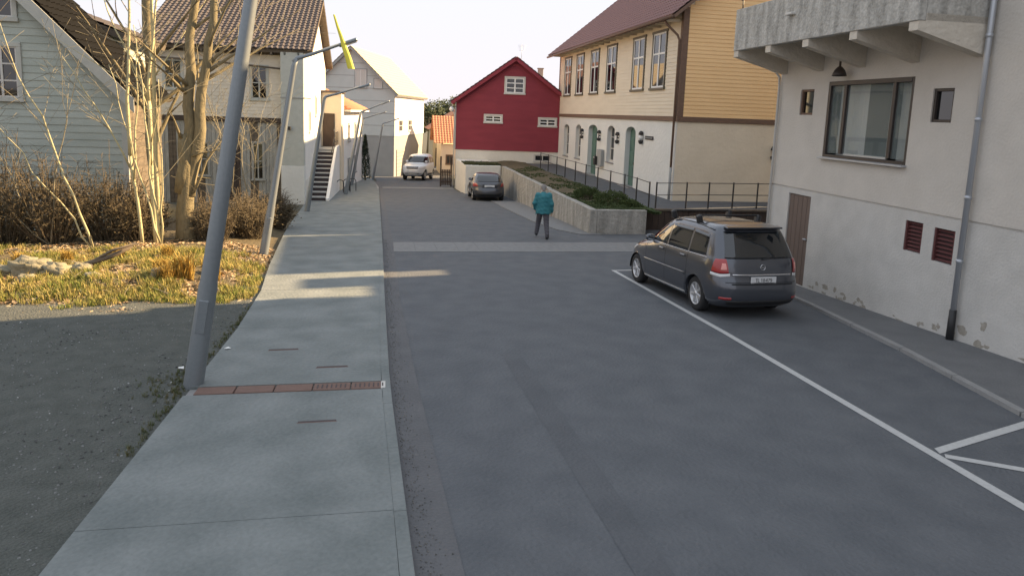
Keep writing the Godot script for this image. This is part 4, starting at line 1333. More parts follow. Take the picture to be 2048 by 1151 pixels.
	tiles(h, M.orangetile, V(4.6, 0.0, 74.3), V(9.0, 0.0, 74.3), V(4.6, 2.6, 71), V(9.0, 2.6, 71))
	st = flat()
	prism(st, [V(5.35, -0.1, 68), V(5.35, -0.1, 74), V(5.35, 2.4, 71)], Vector3(0.2, 0, 0))
	part(h, "gable_wall", done(st), M.beige)
	window(h, V(6.2, -1.6, 68), Vector3(1, 0, 0), Vector3(0, 0, 1), 0.8, 1.0, M.browntrim, {posts = [0.5]})


# ---------------------------------------------------------------- old timber houses on the left
func left_houses() -> void:
	# pale green gable nearest the trees
	var D := 22.0
	var XR := -7.47
	var XL := -17.0
	var rx := (XR + XL) / 2
	var eave := 3.30
	var k := 1.03
	var top := eave + (XR - rx) * k
	var h := placed("green_house", "pale green weatherboarded gable house behind the bare shrubs", "house", V(-12, gy(22), 23.5))
	var st := flat()
	prism(st, [V(XL, -1.6, D), V(XR, -1.6, D), V(XR, eave, D), V(rx, top, D), V(XL, eave, D)], V(0, 0, 3.2))
	part(h, "core_wall", done(st), M.palegreen)
	var wins := [[-10.62, 3.72, 1.05, 1.65], [-10.75, 5.95, 1.25, 1.7]]
	var holes := []
	for w in wins:
		holes.append([w[0] - w[2] / 2 - XL, w[1] - w[3] / 2, w[0] + w[2] / 2 - XL, w[1] + w[3] / 2])
	boards(h, M.palegreen, V(XL, 0, D), Vector3(1, 0, 0), Vector3(0, 0, 1), -1.4, top - 0.3, 0.205, func(y: float) -> Vector2:
		var cut := maxf(0.0, (y - eave) / k)
		return Vector2(0.05 + cut, XR - XL - 0.05 - cut), holes)
	boards(h, M.oldtimber_and_shade, V(XR, 0, D), Vector3(0, 0, -1), Vector3(1, 0, 0), -1.4, eave, 0.205, func(_y: float) -> Vector2: return Vector2(0.05, 3.15))  # dark board colour stands in for shade on this sun-facing side
	for w in wins:
		window(h, V(w[0], w[1], D), Vector3(1, 0, 0), Vector3(0, 0, 1), w[2], w[3], M.bargeboard, {trim = 0.12, proud = 0.07, posts = [0.5], bars = [0.33, 0.66], inner = M.offwhite})
	pbox(h, "corner_board", M.bargeboard, V(XR - 0.12, -1.4, D - 0.045), V(XR + 0.045, eave - 0.1, D + 0.02), 0.008)
	var ov := 0.35
	for s in [-1.0, 1.0]:
		var ex: float = rx + s * (XR - rx + ov)
		var ey := eave - ov * k
		roof_slab(h, "roof_boarding", M.oldtimber_and_shade, V(ex, ey + 0.18, D - 0.3), V(ex, ey + 0.18, D + 3.4), V(rx, top + 0.18, D + 3.4), V(rx, top + 0.18, D - 0.3), 0.14)
		tiles(h, M.slate, V(ex, ey + 0.185, D - 0.3), V(ex, ey + 0.185, D + 3.4), V(rx, top + 0.185, D - 0.3), V(rx, top + 0.185, D + 3.4), 0.3, 0.3)
		st = flat()
		prism(st, [V(ex, ey + 0.17, D - 0.33), V(rx, top + 0.17, D - 0.33), V(rx, top - 0.25, D - 0.33), V(ex, ey - 0.25, D - 0.33)], Vector3(0, 0, 0.028))
		part(h, "bargeboard", done(st), M.bargeboard)
	# second pale gable behind it
	D = 26.0
	h = placed("rear_house", "pale boarded gable glimpsed behind the dark slate roof and trees", "house", V(-12.5, gy(26), 27.5))
	st = flat()
	prism(st, [V(-17.1, -1.8, D), V(-8.95, -1.8, D), V(-8.95, 5.2, D), V(-13.0, 6.62, D), V(-17.1, 5.2, D)], V(0, 0, 3.5))
	part(h, "core_wall", done(st), M.palegreen)
	boards(h, M.palegreen, V(-17.1, 0, D), Vector3(1, 0, 0), Vector3(0, 0, 1), 1.0, 6.4, 0.205, func(y: float) -> Vector2:
		var cut := maxf(0.0, (y - 5.2) / 0.35)
		return Vector2(0.03 + cut, 8.12 - cut))
	for s in [-1.0, 1.0]:
		var ex: float = -13.0 + s * 4.5
		roof_slab(h, "roof_boarding", M.oldtimber_and_shade, V(ex, 5.22, D - 0.7), V(ex, 5.22, D + 3.7), V(-13.0, 6.80, D + 3.7), V(-13.0, 6.80, D - 0.7), 0.22)
		tiles(h, M.darktile, V(ex, 5.23, D - 0.7), V(ex, 5.23, D + 3.7), V(-13.0, 6.81, D - 0.7), V(-13.0, 6.81, D + 3.7))
	# old white house with the dark tiled roof, gable to the street
	D = 35.3
	XL = -11.0
	XR = -3.9
	var DB := 47.0
	eave = 5.75
	top = 8.75
	h = placed("old_house", "old white boarded house with a sagging dark tiled roof behind the trees", "house", V(-7.0, gy(38), 40))
	st = flat()
	quad(st, V(XL, -2.2, D), V(XR, -2.2, D), V(XR, eave, D), V(XL, eave, D), Vector3(0, 0, 1))
	quad(st, V(XL, -2.2, DB), V(XR, -2.2, DB), V(XR, eave, DB), V(XL, eave, DB), Vector3(0, 0, -1))
	quad(st, V(XL, -2.2, D), V(XL, -2.2, DB), V(XL, eave, DB), V(XL, eave, D), Vector3(-1, 0, 0))
	part(h, "core_wall", done(st), M.oldwhite)
	st = flat()
	prism(st, [V(XR, -2.4, D), V(XR, -2.4, DB), V(XR, eave, DB), V(XR, top, (D + DB) / 2), V(XR, eave, D)], Vector3(-0.2, 0, 0))
	part(h, "street_gable", done(st), M.whitewall)
	var uw := [[-9.85, 4.35, 0.95, 1.5], [-6.0, 4.1, 0.9, 1.7]]
	holes = []
	for w in uw:
		holes.append([w[0] - w[2] / 2 - XL, w[1] - w[3] / 2, w[0] + w[2] / 2 - XL, w[1] + w[3] / 2])
	boards(h, M.oldwhite, V(XL, 0, D), Vector3(1, 0, 0), Vector3(0, 0, 1), 2.45, eave - 0.15, 0.165, func(_y: float) -> Vector2: return Vector2(0.02, 6.06), holes)
	for w in uw:
		window(h, V(w[0], w[1], D), Vector3(1, 0, 0), Vector3(0, 0, 1), w[2], w[3], M.bargeboard, {trim = 0.1, posts = [0.5], bars = [0.5]})
	# storey beam and the ground floor of upright boards, a brown door, shuttered windows
	pbox(h, "storey_beam", M.brownwood, V(XL, 2.22, D - 0.12), V(-4.96, 2.44, D + 0.02), 0.015)
	var x := XL + 0.02
	var i := 0
	while x < -5.1:
		var ww := 0.15 + 0.05 * fmod(i * 0.37, 1.0)
		if not (x > -7.78 and x < -7.0):
			pbox(h, "upright_board", M.greyboard if i % 7 < 5 else M.oldtimber_and_shade, V(x, -1.9, D - 0.045 + rng.randf_range(-0.006, 0.006)), V(x + ww - 0.012, 2.215, D - 0.01), 0.005)
		x += ww
		i += 1
	var od := pbox(h, "door", M.brownwood, V(-7.6, -1.6, D - 0.07), V(-6.92, 1.7, D - 0.015), 0.008)
	for q in 4:
		part(od, "door_board", box_mesh(Vector3(0.155, 3.3, 0.02), 0.005), M.brownwood, Transform3D(Basis(), Vector3(-0.25 + q * 0.167, 0, 0.04)))
	window(h, V(-6.1, 0.35, D - 0.045), Vector3(1, 0, 0), Vector3(0, 0, 1), 0.62, 1.9, M.greyboard, {trim = 0.07, posts = [0.5], bars = [0.5]})
	window(h, V(-8.7, 0.4, D - 0.045), Vector3(1, 0, 0), Vector3(0, 0, 1), 0.8, 1.7, M.greyboard, {trim = 0.07, posts = [0.5], bars = [0.5]})
	# corner pier, upper and lower coats
	pbox(h, "corner_pier", M.pier, V(-4.95, 0.20, D - 0.5), V(XR + 0.002, eave, D + 0.02), 0.012)
	pbox(h, "pier_foot", M.greyplaster, V(-4.97, -2.4, D - 0.52), V(XR + 0.022, 0.195, D + 0.02), 0.012)
	pbox(h, "pier_band", M.endgrey, V(-4.97, 3.42, D - 0.53), V(XR + 0.35, 3.48, D - 0.502), 0.004)
	# plinth on the street side and things on the street gable
	pbox(h, "plinth", M.basement, V(XR + 0.001, -2.6, D + 0.03), V(XR + 0.02, -0.55, DB), 0.01)
	window(h, V(XR + 0.002, 2.3, 37.3), Vector3(0, 0, -1), Vector3(1, 0, 0), 0.9, 1.2, M.offwhite, {posts = [0.5]})
	window(h, V(XR + 0.002, 3.1, 40.6), Vector3(0, 0, -1), Vector3(1, 0, 0), 0.9, 1.2, M.offwhite, {posts = [0.5]})
	# roof: front and back planes, eave timbers, ridge
	var md := (D + DB) / 2
	var kk := (top - eave) / (md - D)
	var ey := eave - 0.55 * kk
	roof_slab(h, "roof_boarding", M.oldtimber_and_shade, V(XL - 0.3, ey + 0.2, D - 0.55), V(XR + 0.42, ey + 0.2, D - 0.55), V(XR + 0.42, top + 0.2, md), V(XL - 0.3, top + 0.2, md), 0.16)
	roof_slab(h, "roof_boarding", M.oldtimber_and_shade, V(XL - 0.3, ey + 0.2, DB + 0.55), V(XR + 0.42, ey + 0.2, DB + 0.55), V(XR + 0.42, top + 0.2, md), V(XL - 0.3, top + 0.2, md), 0.16)
	tiles(h, M.darktile, V(XL - 0.3, ey + 0.205, D - 0.6), V(XR + 0.42, ey + 0.205, D - 0.6), V(XL - 0.3, top + 0.205, md), V(XR + 0.42, top + 0.205, md), 0.24, 0.33)
	tiles(h, M.darktile, V(XL - 0.3, ey + 0.205, DB + 0.6), V(XR + 0.42, ey + 0.205, DB + 0.6), V(XL - 0.3, top + 0.205, md), V(XR + 0.42, top + 0.205, md), 0.24, 0.33)
	x = XL
	while x < XR:
		pbox(h, "rafter_end", M.oldtimber_and_shade, V(x, ey - 0.04, D - 0.5), V(x + 0.1, ey + 0.1, D - 0.03), 0.006)
		x += 0.62
	pbox(h, "eave_beam", M.oldtimber_and_shade, V(XL, eave - 0.32, D - 0.14), V(-4.96, eave - 0.14, D - 0.032), 0.01)
	st = smooth()
	tube(st, [V(XL, 5.1, D - 0.3), V(-8.0, 5.0, D - 0.3), V(-5.0, 4.8, D - 0.3)], [0.05, 0.05, 0.045], 6)
	part(h, "loose_pole", done(st), M.oldtimber_and_shade)
	var wl := thing("pier_lamp", "small dark lamp on the corner pier of the old white house", "lamp", "", V(-4.55, 2.0, D - 0.62))
	part(wl, "body", box_mesh(Vector3(0.14, 0.18, 0.14), 0.02), M.iron)
	part(wl, "bracket", box_mesh(Vector3(0.05, 0.05, 0.1), 0.006), M.iron, Transform3D(Basis(), Vector3(0, 0.02, -0.11 + 0.22 * 0)))


# ---------------------------------------------------------------- leaning street lamps
func lamps() -> void:
	# [foot x, d, knee dx, knee height, arm end dx, arm end dy, label]
	var rows := [
		[-2.30, 8.61, 0.94, 5.75, 1.35, 0.45, "tall grey leaning street lamp nearest the camera at the pavement edge"],
		[-3.17, 18.83, 0.85, 5.11, 1.28, 0.51, "leaning street lamp behind the dry grass tuft, second along the pavement"],
		[-3.30, 30.25, 0.76, 4.88, 1.58, 0.55, "leaning street lamp in front of the outside stair"],
		[-2.26, 40.56, 0.83, 4.74, 1.33, 0.61, "leaning street lamp beside the low iron hoops"],
		[-2.35, 49.5, 0.80, 4.70, 1.25, 0.45, "leaning street lamp in front of the white house with the orange roof"],
		[-1.05, 58.0, 0.78, 4.60, 1.05, 0.42, "farthest leaning street lamp, beside the narrow dark conifer"]]
	for r in rows:
		var o := thing("street_lamp", r[6], "street lamp", "leaning lamps along the pavement", G(r[0], r[1]))
		var knee := Vector3(r[2], r[3], 0)
		var st := smooth()
		tube(st, [Vector3(0, -0.2, 0), Vector3(0, 0, 0), knee * 0.22, knee * 0.24, knee * 0.97, knee + Vector3(0.05, 0.05, 0)], [0.118, 0.118, 0.108, 0.098, 0.068, 0.055], 16)
		part(o, "post", done(st), M.steel)
		var door := knee * 0.16
		part(o, "service_door", box_mesh(Vector3(0.12, 0.42, 0.03), 0.01), M.steel, Transform3D(Basis(Vector3(0, 0, 1), -atan2(r[2], r[3])), door + Vector3(0, 0, 0.10)))
		var end := knee + Vector3(r[4], r[5], 0)
		st = smooth()
		tube(st, [knee + Vector3(-0.03, -0.06, 0), knee + Vector3(0.06, 0.05, 0), knee.lerp(end, 0.3), end], [0.06, 0.055, 0.045, 0.036], 10)
		part(o, "arm", done(st), M.steel)
		var tilt := Basis(Vector3(0, 0, 1), atan2(r[5], r[4]))
		var head := part(o, "lamp_head", box_mesh(Vector3(0.52, 0.09, 0.22), 0.03), M.steel, Transform3D(tilt, end + tilt * Vector3(0.05, -0.02, 0)))
		part(head, "diffuser", box_mesh(Vector3(0.36, 0.02, 0.16), 0.006), M.offwhite, Transform3D(Basis(), Vector3(0.04, -0.05, 0)))
	# yellow strip that crosses the second lamp's head
	var yb := thing("yellow_banner", "bright yellow strip of cloth hanging across the head of a street lamp", "banner", "", V(-1.07, 4.72, 18.7))
	var st2 := smooth()
	var pts := [Vector3(-0.26, 0.68, 0), Vector3(-0.17, 0.38, 0.01), Vector3(-0.07, 0.10, 0.0), Vector3(0.0, -0.12, 0.01), Vector3(0.10, -0.40, 0.0), Vector3(0.17, -0.66, 0.01)]
	var wid := [0.05, 0.07, 0.10, 0.14, 0.16, 0.18]
	for i in 5:
		for s in [-1.0, 1.0]:
			quad(st2, pts[i] + Vector3(-wid[i] / 2, 0, s * 0.012), pts[i] + Vector3(wid[i] / 2, 0, s * 0.012), pts[i + 1] + Vector3(wid[i + 1] / 2, 0, s * 0.012), pts[i + 1] + Vector3(-wid[i + 1] / 2, 0, s * 0.012), Vector3(0, 0, s))
			quad(st2, pts[i] + Vector3(s * wid[i] / 2, 0, -0.012), pts[i] + Vector3(s * wid[i] / 2, 0, 0.012), pts[i + 1] + Vector3(s * wid[i + 1] / 2, 0, 0.012), pts[i + 1] + Vector3(s * wid[i + 1] / 2, 0, -0.012), Vector3(s, 0, 0))
	part(yb, "cloth", done(st2), M.yellow)


# ---------------------------------------------------------------- trees and plants
# a bent tapering limb with side twigs, into two surfaces
func limb(st: SurfaceTool, tw: SurfaceTool, p: Vector3, q: Vector3, r0: float, r1: float, r: RandomNumberGenerator, wob: float, kids: int, depth: int) -> void:
	var n := maxi(3, int((q - p).length() / 0.5) + 2)
	var pts := []
	var rad := []
	var off := Vector3.ZERO
	for i in n:
		var t := float(i) / (n - 1)
		if i > 0 and i < n - 1:
			off = off * 0.6 + Vector3(r.randf_range(-1, 1), r.randf_range(-0.4, 0.4), r.randf_range(-1, 1)) * wob
		elif i == n - 1:
			off = off * 0.3
		pts.append(p.lerp(q, t) + (off if i > 0 else Vector3.ZERO))
		rad.append(lerpf(r0, r1, pow(t, 0.8)))
	tube(st if r0 > 0.02 else tw, pts, rad, 9 if r0 > 0.06 else (6 if r0 > 0.02 else 4), r0 > 0.02)
	if depth <= 0:
		return
	for k in kids:
		var t := r.randf_range(0.3, 1.0)
		var i := mini(int(t * (n - 1)), n - 2)
		var b: Vector3 = pts[i].lerp(pts[i + 1], t * (n - 1) - i)
		var dir: Vector3 = (pts[i + 1] - pts[i]).normalized()
		var side := Vector3(r.randf_range(-1, 1), r.randf_range(-0.2, 0.7), r.randf_range(-1, 1)).normalized()
		var l := (q - p).length() * r.randf_range(0.25, 0.5)
		limb(st, tw, b, b + (dir * 0.7 + side).normalized() * l, lerpf(r0, r1, t) * 0.45, 0.004, r, wob * 0.5, maxi(2, kids - 2), depth - 1)


func bare_tree(called: String, label: String, foot: Vector3, stems: Array, mb: Material, mt: Material, sd: int, kids: int, depth := 2) -> void:
	var r := RandomNumberGenerator.new()
	r.seed = sd
	var o := thing(called, label, "tree", "bare trees on the bank", foot)
	var st := smooth()
	var tw := smooth()
	for s in stems:
		limb(st, tw, s[0] - foot, s[1] - foot, s[2], s[3], r, s[4], s[5] if s.size() > 5 else kids, depth)
	part(o, "trunk", done(st), mb)
	part(o, "crown", done(tw), mt)


func tint_multi(parent: Node, called: String, mesh: Mesh, xs: Array, cs: Array, m: Material) -> MultiMeshInstance3D:
	var mm := MultiMesh.new()
	mm.transform_format = MultiMesh.TRANSFORM_3D
	mm.use_colors = true
	mm.mesh = mesh
	mm.instance_count = xs.size()
	for i in xs.size():
		mm.set_instance_transform(i, xs[i])
		mm.set_instance_color(i, cs[i])
	var o := MultiMeshInstance3D.new()
	o.multimesh = mm
	o.material_override = m
	o.name = numbered(str(parent.get_instance_id()) if parent != self else "", called)
	parent.add_child(o)
	return o


func blade_clump(n: int, h: float, spread: float, sd: int, w := 0.006) -> ArrayMesh:
	var r := RandomNumberGenerator.new()
	r.seed = sd
	var st := flat()
	for i in n:
		var a := r.randf() * TAU
		var lean := Vector3(cos(a), 0, sin(a)) * r.randf_range(0.2, 1.0) * spread
		var b := Vector3(r.randf_range(-1, 1), 0, r.randf_range(-1, 1)) * spread * 0.4
		var side := Vector3(-sin(a), 0, cos(a)) * w
		var hh := h * r.randf_range(0.6, 1.1)
		var m := b + lean * 0.35 + Vector3(0, hh * 0.65, 0)
		var t := b + lean + Vector3(0, hh * r.randf_range(0.7, 1.0), 0)
		quad(st, b - side, b + side, m + side * 0.8, m - side * 0.8, lean.cross(side).abs() + Vector3.UP * 0.1)
		tri(st, m - side * 0.8, m + side * 0.8, t, Vector3.UP)
	return done(st)


func leaf_mesh() -> ArrayMesh:
	var st := flat()
	quad(st, Vector3(-0.05, 0, 0), Vector3(0, 0.012, -0.03), Vector3(0.055, 0.004, 0), Vector3(0, 0.018, 0.03), Vector3.UP)
	return done(st)


func vegetation() -> void:
	var r := RandomNumberGenerator.new()
	r.seed = 21
	# big mossy tree with two leaning stems
	var f := V(-5.45, bank(-5.45, 20.2) - 0.1, 20.2)
	bare_tree("mossy_tree", "thick mossy tree trunk forking into two stems beside the old house", f, [
		[f, V(-5.44, 2.2, 20.2), 0.30, 0.13, 0.04, 2], [V(-5.52, 0.6, 20.2), V(-4.95, 7.2, 20.4), 0.20, 0.08, 0.07, 7], [V(-5.36, 0.5, 20.2), V(-4.25, 7.0, 20.0), 0.19, 0.075, 0.07, 8],
		[V(-5.2, 0.6, 20.1), V(-3.9, 3.1, 20.6), 0.045, 0.01, 0.09, 8], [V(-5.2, 1.6, 20.1), V(-4.2, 1.9, 19.4), 0.03, 0.006, 0.08, 7], [f + Vector3(0.1, 0, 0.1), f + Vector3(0.7, -0.05, 0.35), 0.16, 0.05, 0.02, 0], [f, f + Vector3(-0.5, -0.05, 0.5), 0.16, 0.05, 0.02, 0]], M.bark, M.grey_twig, 3, 5)
	f = V(-6.42, bank(-6.4, 20.9) - 0.1, 20.9)
	bare_tree("grey_tree", "upright brown grey tree trunk just left of the mossy trunk", f, [
		[f, V(-6.45, 7.4, 20.9), 0.20, 0.11, 0.04, 6], [V(-6.45, 3.2, 20.9), V(-7.6, 6.6, 20.6), 0.06, 0.012, 0.12, 6]], M.bark, M.twig, 5, 5)
	f = V(-5.98, bank(-5.98, 19.4) - 0.06, 19.4)
	bare_tree("young_tree", "slender pale sunlit stem forking in front of the mossy trunk", f, [
		[f, V(-6.02, 3.05, 19.4), 0.058, 0.045, 0.03, 3], [V(-6.02, 3.0, 19.4), V(-5.75, 6.3, 19.5), 0.042, 0.018, 0.05, 5], [V(-6.02, 3.0, 19.4), V(-6.95, 5.7, 19.3), 0.034, 0.012, 0.06, 5]], M.palebark, M.grey_twig, 7, 5)
	f = V(-6.25, bank(-6.2, 19.2) - 0.06, 19.2)
	bare_tree("young_tree", "pair of thin pale stems leaning left of the sunlit sapling", f, [
		[f, V(-6.45, 1.7, 19.2), 0.045, 0.036, 0.03, 2], [V(-6.45, 1.65, 19.2), V(-6.38, 6.6, 19.2), 0.05, 0.024, 0.04, 5], [V(-6.45, 1.3, 19.2), V(-7.85, 4.05, 19.0), 0.026, 0.008, 0.06, 7], [V(-6.4, 1.0, 19.2), V(-6.12, 4.6, 19.0), 0.03, 0.01, 0.05, 5]], M.palebark, M.grey_twig, 9, 6)
	f = V(-6.05, bank(-6.0, 19.9) - 0.06, 19.9)
	bare_tree("young_tree", "tall straight pale stem rising between the two dark trunks", f, [
		[f, V(-5.98, 6.9, 19.9), 0.075, 0.035, 0.03, 5]], M.palebark, M.grey_twig, 13, 5)
	f = V(-8.3, bank(-8.3, 18.9), 18.9)
	bare_tree("young_tree", "leafless bush of long arching pale twigs before the green house", f, [
		[f, V(-7.6, 3.4, 18.7), 0.026, 0.006, 0.08, 5], [f, V(-9.6, 2.4, 18.6), 0.022, 0.005, 0.10, 6], [f, V(-10.3, 1.5, 18.3), 0.02, 0.005, 0.10, 6]], M.grey_twig, M.grey_twig, 15, 5)
	f = V(-10.15, bank(-10.1, 19.4), 19.4)
	bare_tree("young_tree", "thin dark upright stems at the left edge before the green house", f, [
		[f, V(-10.3, 4.6, 19.4), 0.024, 0.012, 0.04, 4], [f, V(-9.55, 3.6, 19.3), 0.022, 0.01, 0.04, 4], [f, V(-9.9, 2.9, 19.2), 0.02, 0.008, 0.05, 4], [f, V(-10.7, 4.2, 19.5), 0.022, 0.01, 0.04, 4]], M.twig, M.twig, 17, 4)
	f = V(-4.35, bank(-4.35, 22.5), 22.5)
	bare_tree("young_tree", "tangle of grey twigs growing against the old white house", f, [
		[f, V(-4.5, 3.6, 22.8), 0.03, 0.008, 0.10, 8], [f, V(-5.4, 3.9, 23.0), 0.03, 0.008, 0.10, 8], [f, V(-3.75, 2.9, 22.6), 0.024, 0.006, 0.10, 8], [f, V(-4.9, 2.6, 22.2), 0.022, 0.006, 0.10, 8]], M.grey_twig, M.grey_twig, 19, 8)
	f = V(-7.2, bank(-7.2, 18.6), 18.6)
	bare_tree("young_tree", "spreading pale twigs reaching over the green house's gable", f, [
		[f, V(-8.9, 4.9, 18.4), 0.034, 0.008, 0.10, 5], [f, V(-9.4, 3.3, 18.3), 0.024, 0.006, 0.10, 5]], M.palebark, M.grey_twig, 23, 5)
	f = V(-5.7, bank(-5.7, 18.9), 18.9)
	bare_tree("young_tree", "golden thicket of thin upright stems in front of the mossy trunk", f, [
		[f, V(-5.6, 3.6, 18.8), 0.026, 0.008, 0.06, 4], [f, V(-6.7, 3.9, 18.7), 0.03, 0.008, 0.06, 4], [f, V(-6.15, 4.9, 18.9), 0.034, 0.01, 0.05, 4]], M.palebark, M.grey_twig, 29, 4)
	# brown bare shrubs along the houses
	var sh := [[-7.3, 20.0, 2.2, "low brown shrub at the foot of the sunlit saplings"], [-8.4, 19.3, 2.5, "brown leafless shrub, third from the picture's left edge"], [-9.5, 19.2, 2.6, "dense brown shrub, second from the picture's left edge"], [-10.7, 19.0, 2.7, "tall brown shrub at the picture's left edge"], [-11.9, 19.6, 2.6, "brown shrub beyond the picture's left edge by the green house"], [-4.0, 21.3, 1.6, "heap of dry reddish brown stalks behind the second street lamp"], [-4.75, 20.3, 1.2, "low tangle of dead stalks right of the mossy trunk"], [-6.6, 19.9, 1.5, "thin brown shrub growing round the feet of the pale saplings"], [-3.75, 24.5, 1.3, "brown stalks beside the pavement below the corner pier"]]
	for s in sh:
		shrub(s[0], s[1], s[2], s[3], r)
	# narrow dark conifer and trees in the distance
	var cf := thing("conifer", "narrow dark conifer column at the far end of the pavement", "tree", "", G(-1.62, 56.5))
	var st := smooth()
	tube(st, [Vector3(0, -0.1, 0), Vector3(0, 3.0, 0)], [0.07, 0.02], 6)
	part(cf, "trunk", done(st), M.bark)
	st = flat()
	for i in 1500:
		var t := pow(r.randf(), 0.8)
		var y := 0.1 + t * 3.5
		var rr := 0.46 * (1.0 - pow(t, 1.7)) * (0.55 + 0.45 * sqrt(r.randf())) + 0.02
		var a := r.randf() * TAU
		var p := Vector3(cos(a) * rr, y, sin(a) * rr)
		var o := Vector3(cos(a), 1.6, sin(a)).normalized() * r.randf_range(0.12, 0.22)
		var sd := Vector3(-sin(a), 0, cos(a)) * 0.035
		tri(st, p - sd, p + sd, p + o, Vector3(cos(a), 0, sin(a)))
	part(cf, "crown", done(st), M.conifer)
	var far := [[6.2, 104.0, 8.0, 2.6, "round dark tree rising behind the orange roofs"], [9.4, 108.0, 9.0, 3.2, "broad dark tree behind the red house's left eave"], [3.4, 112.0, 7.2, 2.6, "distant tree behind the end of the grey house"]]
	for t in far:
		leafy_tree(t[0], t[1], t[2], t[3], t[4], r)
	# grass, moss and litter of the bank
	var clump := blade_clump(8, 0.15, 0.08, 2, 0.005)
	var xs := []
	var cs := []
	for i in 36000:
		var x := r.randf_range(-12.0, -2.5)
		var d := 12.7 + pow(r.randf(), 1.1) * 5.6
		var n := bank_noise.get_noise_2d(x * 1.4 + 90, d * 1.4)
		if x > walk_l(d) - 0.1 + 0.15 * n or n < -0.20 + r.randf() * 0.36 + 0.5 * smoothstep(13.8, 12.7, d):
			continue
		var s := r.randf_range(0.35, 1.35)
		xs.append(Transform3D(Basis(Vector3.UP, r.randf() * TAU).scaled(Vector3(s, s * r.randf_range(0.6, 1.2), s)), V(x, bank(x, d) - 0.01, d)))
		var k := r.randf()
		cs.append(Color(0.15, 0.175, 0.03).lerp(Color(0.42, 0.32, 0.115), clampf(k * 1.1 - n * 0.8, 0.0, 1.0)))
	# grass creeping in round the first lamp and along the yard's edge
	for i in 1500:
		var d := r.randf_range(6.6, 13.0)
		var nearlamp := exp(-pow((d - 8.75) / 0.55, 2.0))
		var x := -2.34 - absf(r.randfn(0.0, 0.07 + 0.20 * nearlamp))
		if r.randf() > 0.18 + 0.8 * nearlamp:
			continue
		var s := r.randf_range(0.2, 0.6)
		xs.append(Transform3D(Basis(Vector3.UP, r.randf() * TAU).scaled(Vector3(s, s * 0.8, s)), G(x, d, 0.01)))
		cs.append(Color(0.06, 0.085, 0.02).lerp(Color(0.13, 0.11, 0.05), r.randf()))
	var gm := tint_multi(self, "bank_grass", clump, xs, cs, M.tint)
	gm.set_meta("kind", "stuff")
	tag(gm, "short yellow green grass and moss on the sunlit bank", "grass")
	xs = []
	cs = []
	var lf := leaf_mesh()
	for i in 22000:
		var x := r.randf_range(-11.0, -2.4)
		var d := 12.6 + r.randf() * 7.4
		var n := bank_noise.get_noise_2d(x * 0.9 + 40, d * 0.9 + 10)
		if n < -0.22 - r.randf() * 0.2 or x > walk_l(d) + 0.12 * r.randf():
			continue
		var s := r.randf_range(0.5, 1.2)
		xs.append(Transform3D(Basis(Vector3(r.randf_range(-1, 1), 0.3, r.randf_range(-1, 1)).normalized(), r.randf_range(-0.7, 0.7)) * Basis(Vector3.UP, r.randf() * TAU).scaled(Vector3(s, s, s)), V(x, bank(x, d) + r.randf_range(0.0, 0.03), d)))
		cs.append(Color(0.22, 0.13, 0.06).lerp(Color(0.52, 0.40, 0.25), r.randf()))
	gm = tint_multi(self, "leaf_litter", lf, xs, cs, M.tint)
	gm.set_meta("kind", "stuff")
	tag(gm, "dry tan leaves scattered over the bank", "leaves")
	# loose sticks lying about on the bank
	st = smooth()
	for i in 260:
		var x := r.randf_range(-9.5, -2.9)
		var d := r.randf_range(13.3, 18.8)
		var a := r.randf() * TAU
		var l := r.randf_range(0.1, 0.5)
		var p := V(x, bank(x, d) + 0.03, d)
		var q := V(x + cos(a) * l, bank(x + cos(a) * l, d + sin(a) * l) + r.randf_range(0.02, 0.16), d + sin(a) * l)
		tube(st, [p, p.lerp(q, 0.5) + Vector3(r.randf_range(-0.03, 0.03), 0.02, r.randf_range(-0.03, 0.03)), q], [0.008, 0.006, 0.003], 4, false)
	var sk := MeshInstance3D.new()
	sk.name = "loose_sticks"
	sk.mesh = done(st)
	sk.material_override = M.grey_twig
	add_child(sk)
	sk.set_meta("kind", "stuff")
	tag(sk, "thin dry sticks scattered over the bank", "sticks")
	# loose stones of the yard
	xs = []
	cs = []
	var pm := box_mesh(Vector3(0.022, 0.014, 0.018), 0.004)
	for i in 9000:
		var d := -1.0 + pow(r.randf(), 1.3) * 14.0
		var x := -2.38 - r.randf() * 6.0
		var s := r.randf_range(0.3, 1.25)
		xs.append(Transform3D(Basis(Vector3(r.randf(), r.randf(), r.randf() + 0.1).normalized(), r.randf() * TAU).scaled(Vector3(s, s, s)), G(x, d, 0.016)))
		var v := r.randf_range(0.06, 0.22) * (2.2 if r.randf() < 0.02 else 1.0)
		cs.append(Color(v * 0.98, v, v * 0.98))
	for i in 2200:
		var d := r.randf_range(2.5, 22.0)
		var x := walk_r(d) + 0.14 + absf(r.randfn(0.0, 0.10))
		var s := r.randf_range(0.15, 0.6)
		xs.append(Transform3D(Basis(Vector3(r.randf(), r.randf(), r.randf() + 0.1).normalized(), r.randf() * TAU).scaled(Vector3(s, s, s)), G(x, d, 0.010)))
		var v := r.randf_range(0.05, 0.2)
		cs.append(Color(v, v * 0.95, v * 0.88))
	gm = tint_multi(self, "loose_stones", pm, xs, cs, M.tint)
	gm.set_meta("kind", "stuff")
	tag(gm, "loose grey stones of the gravel yard and road edge", "gravel")
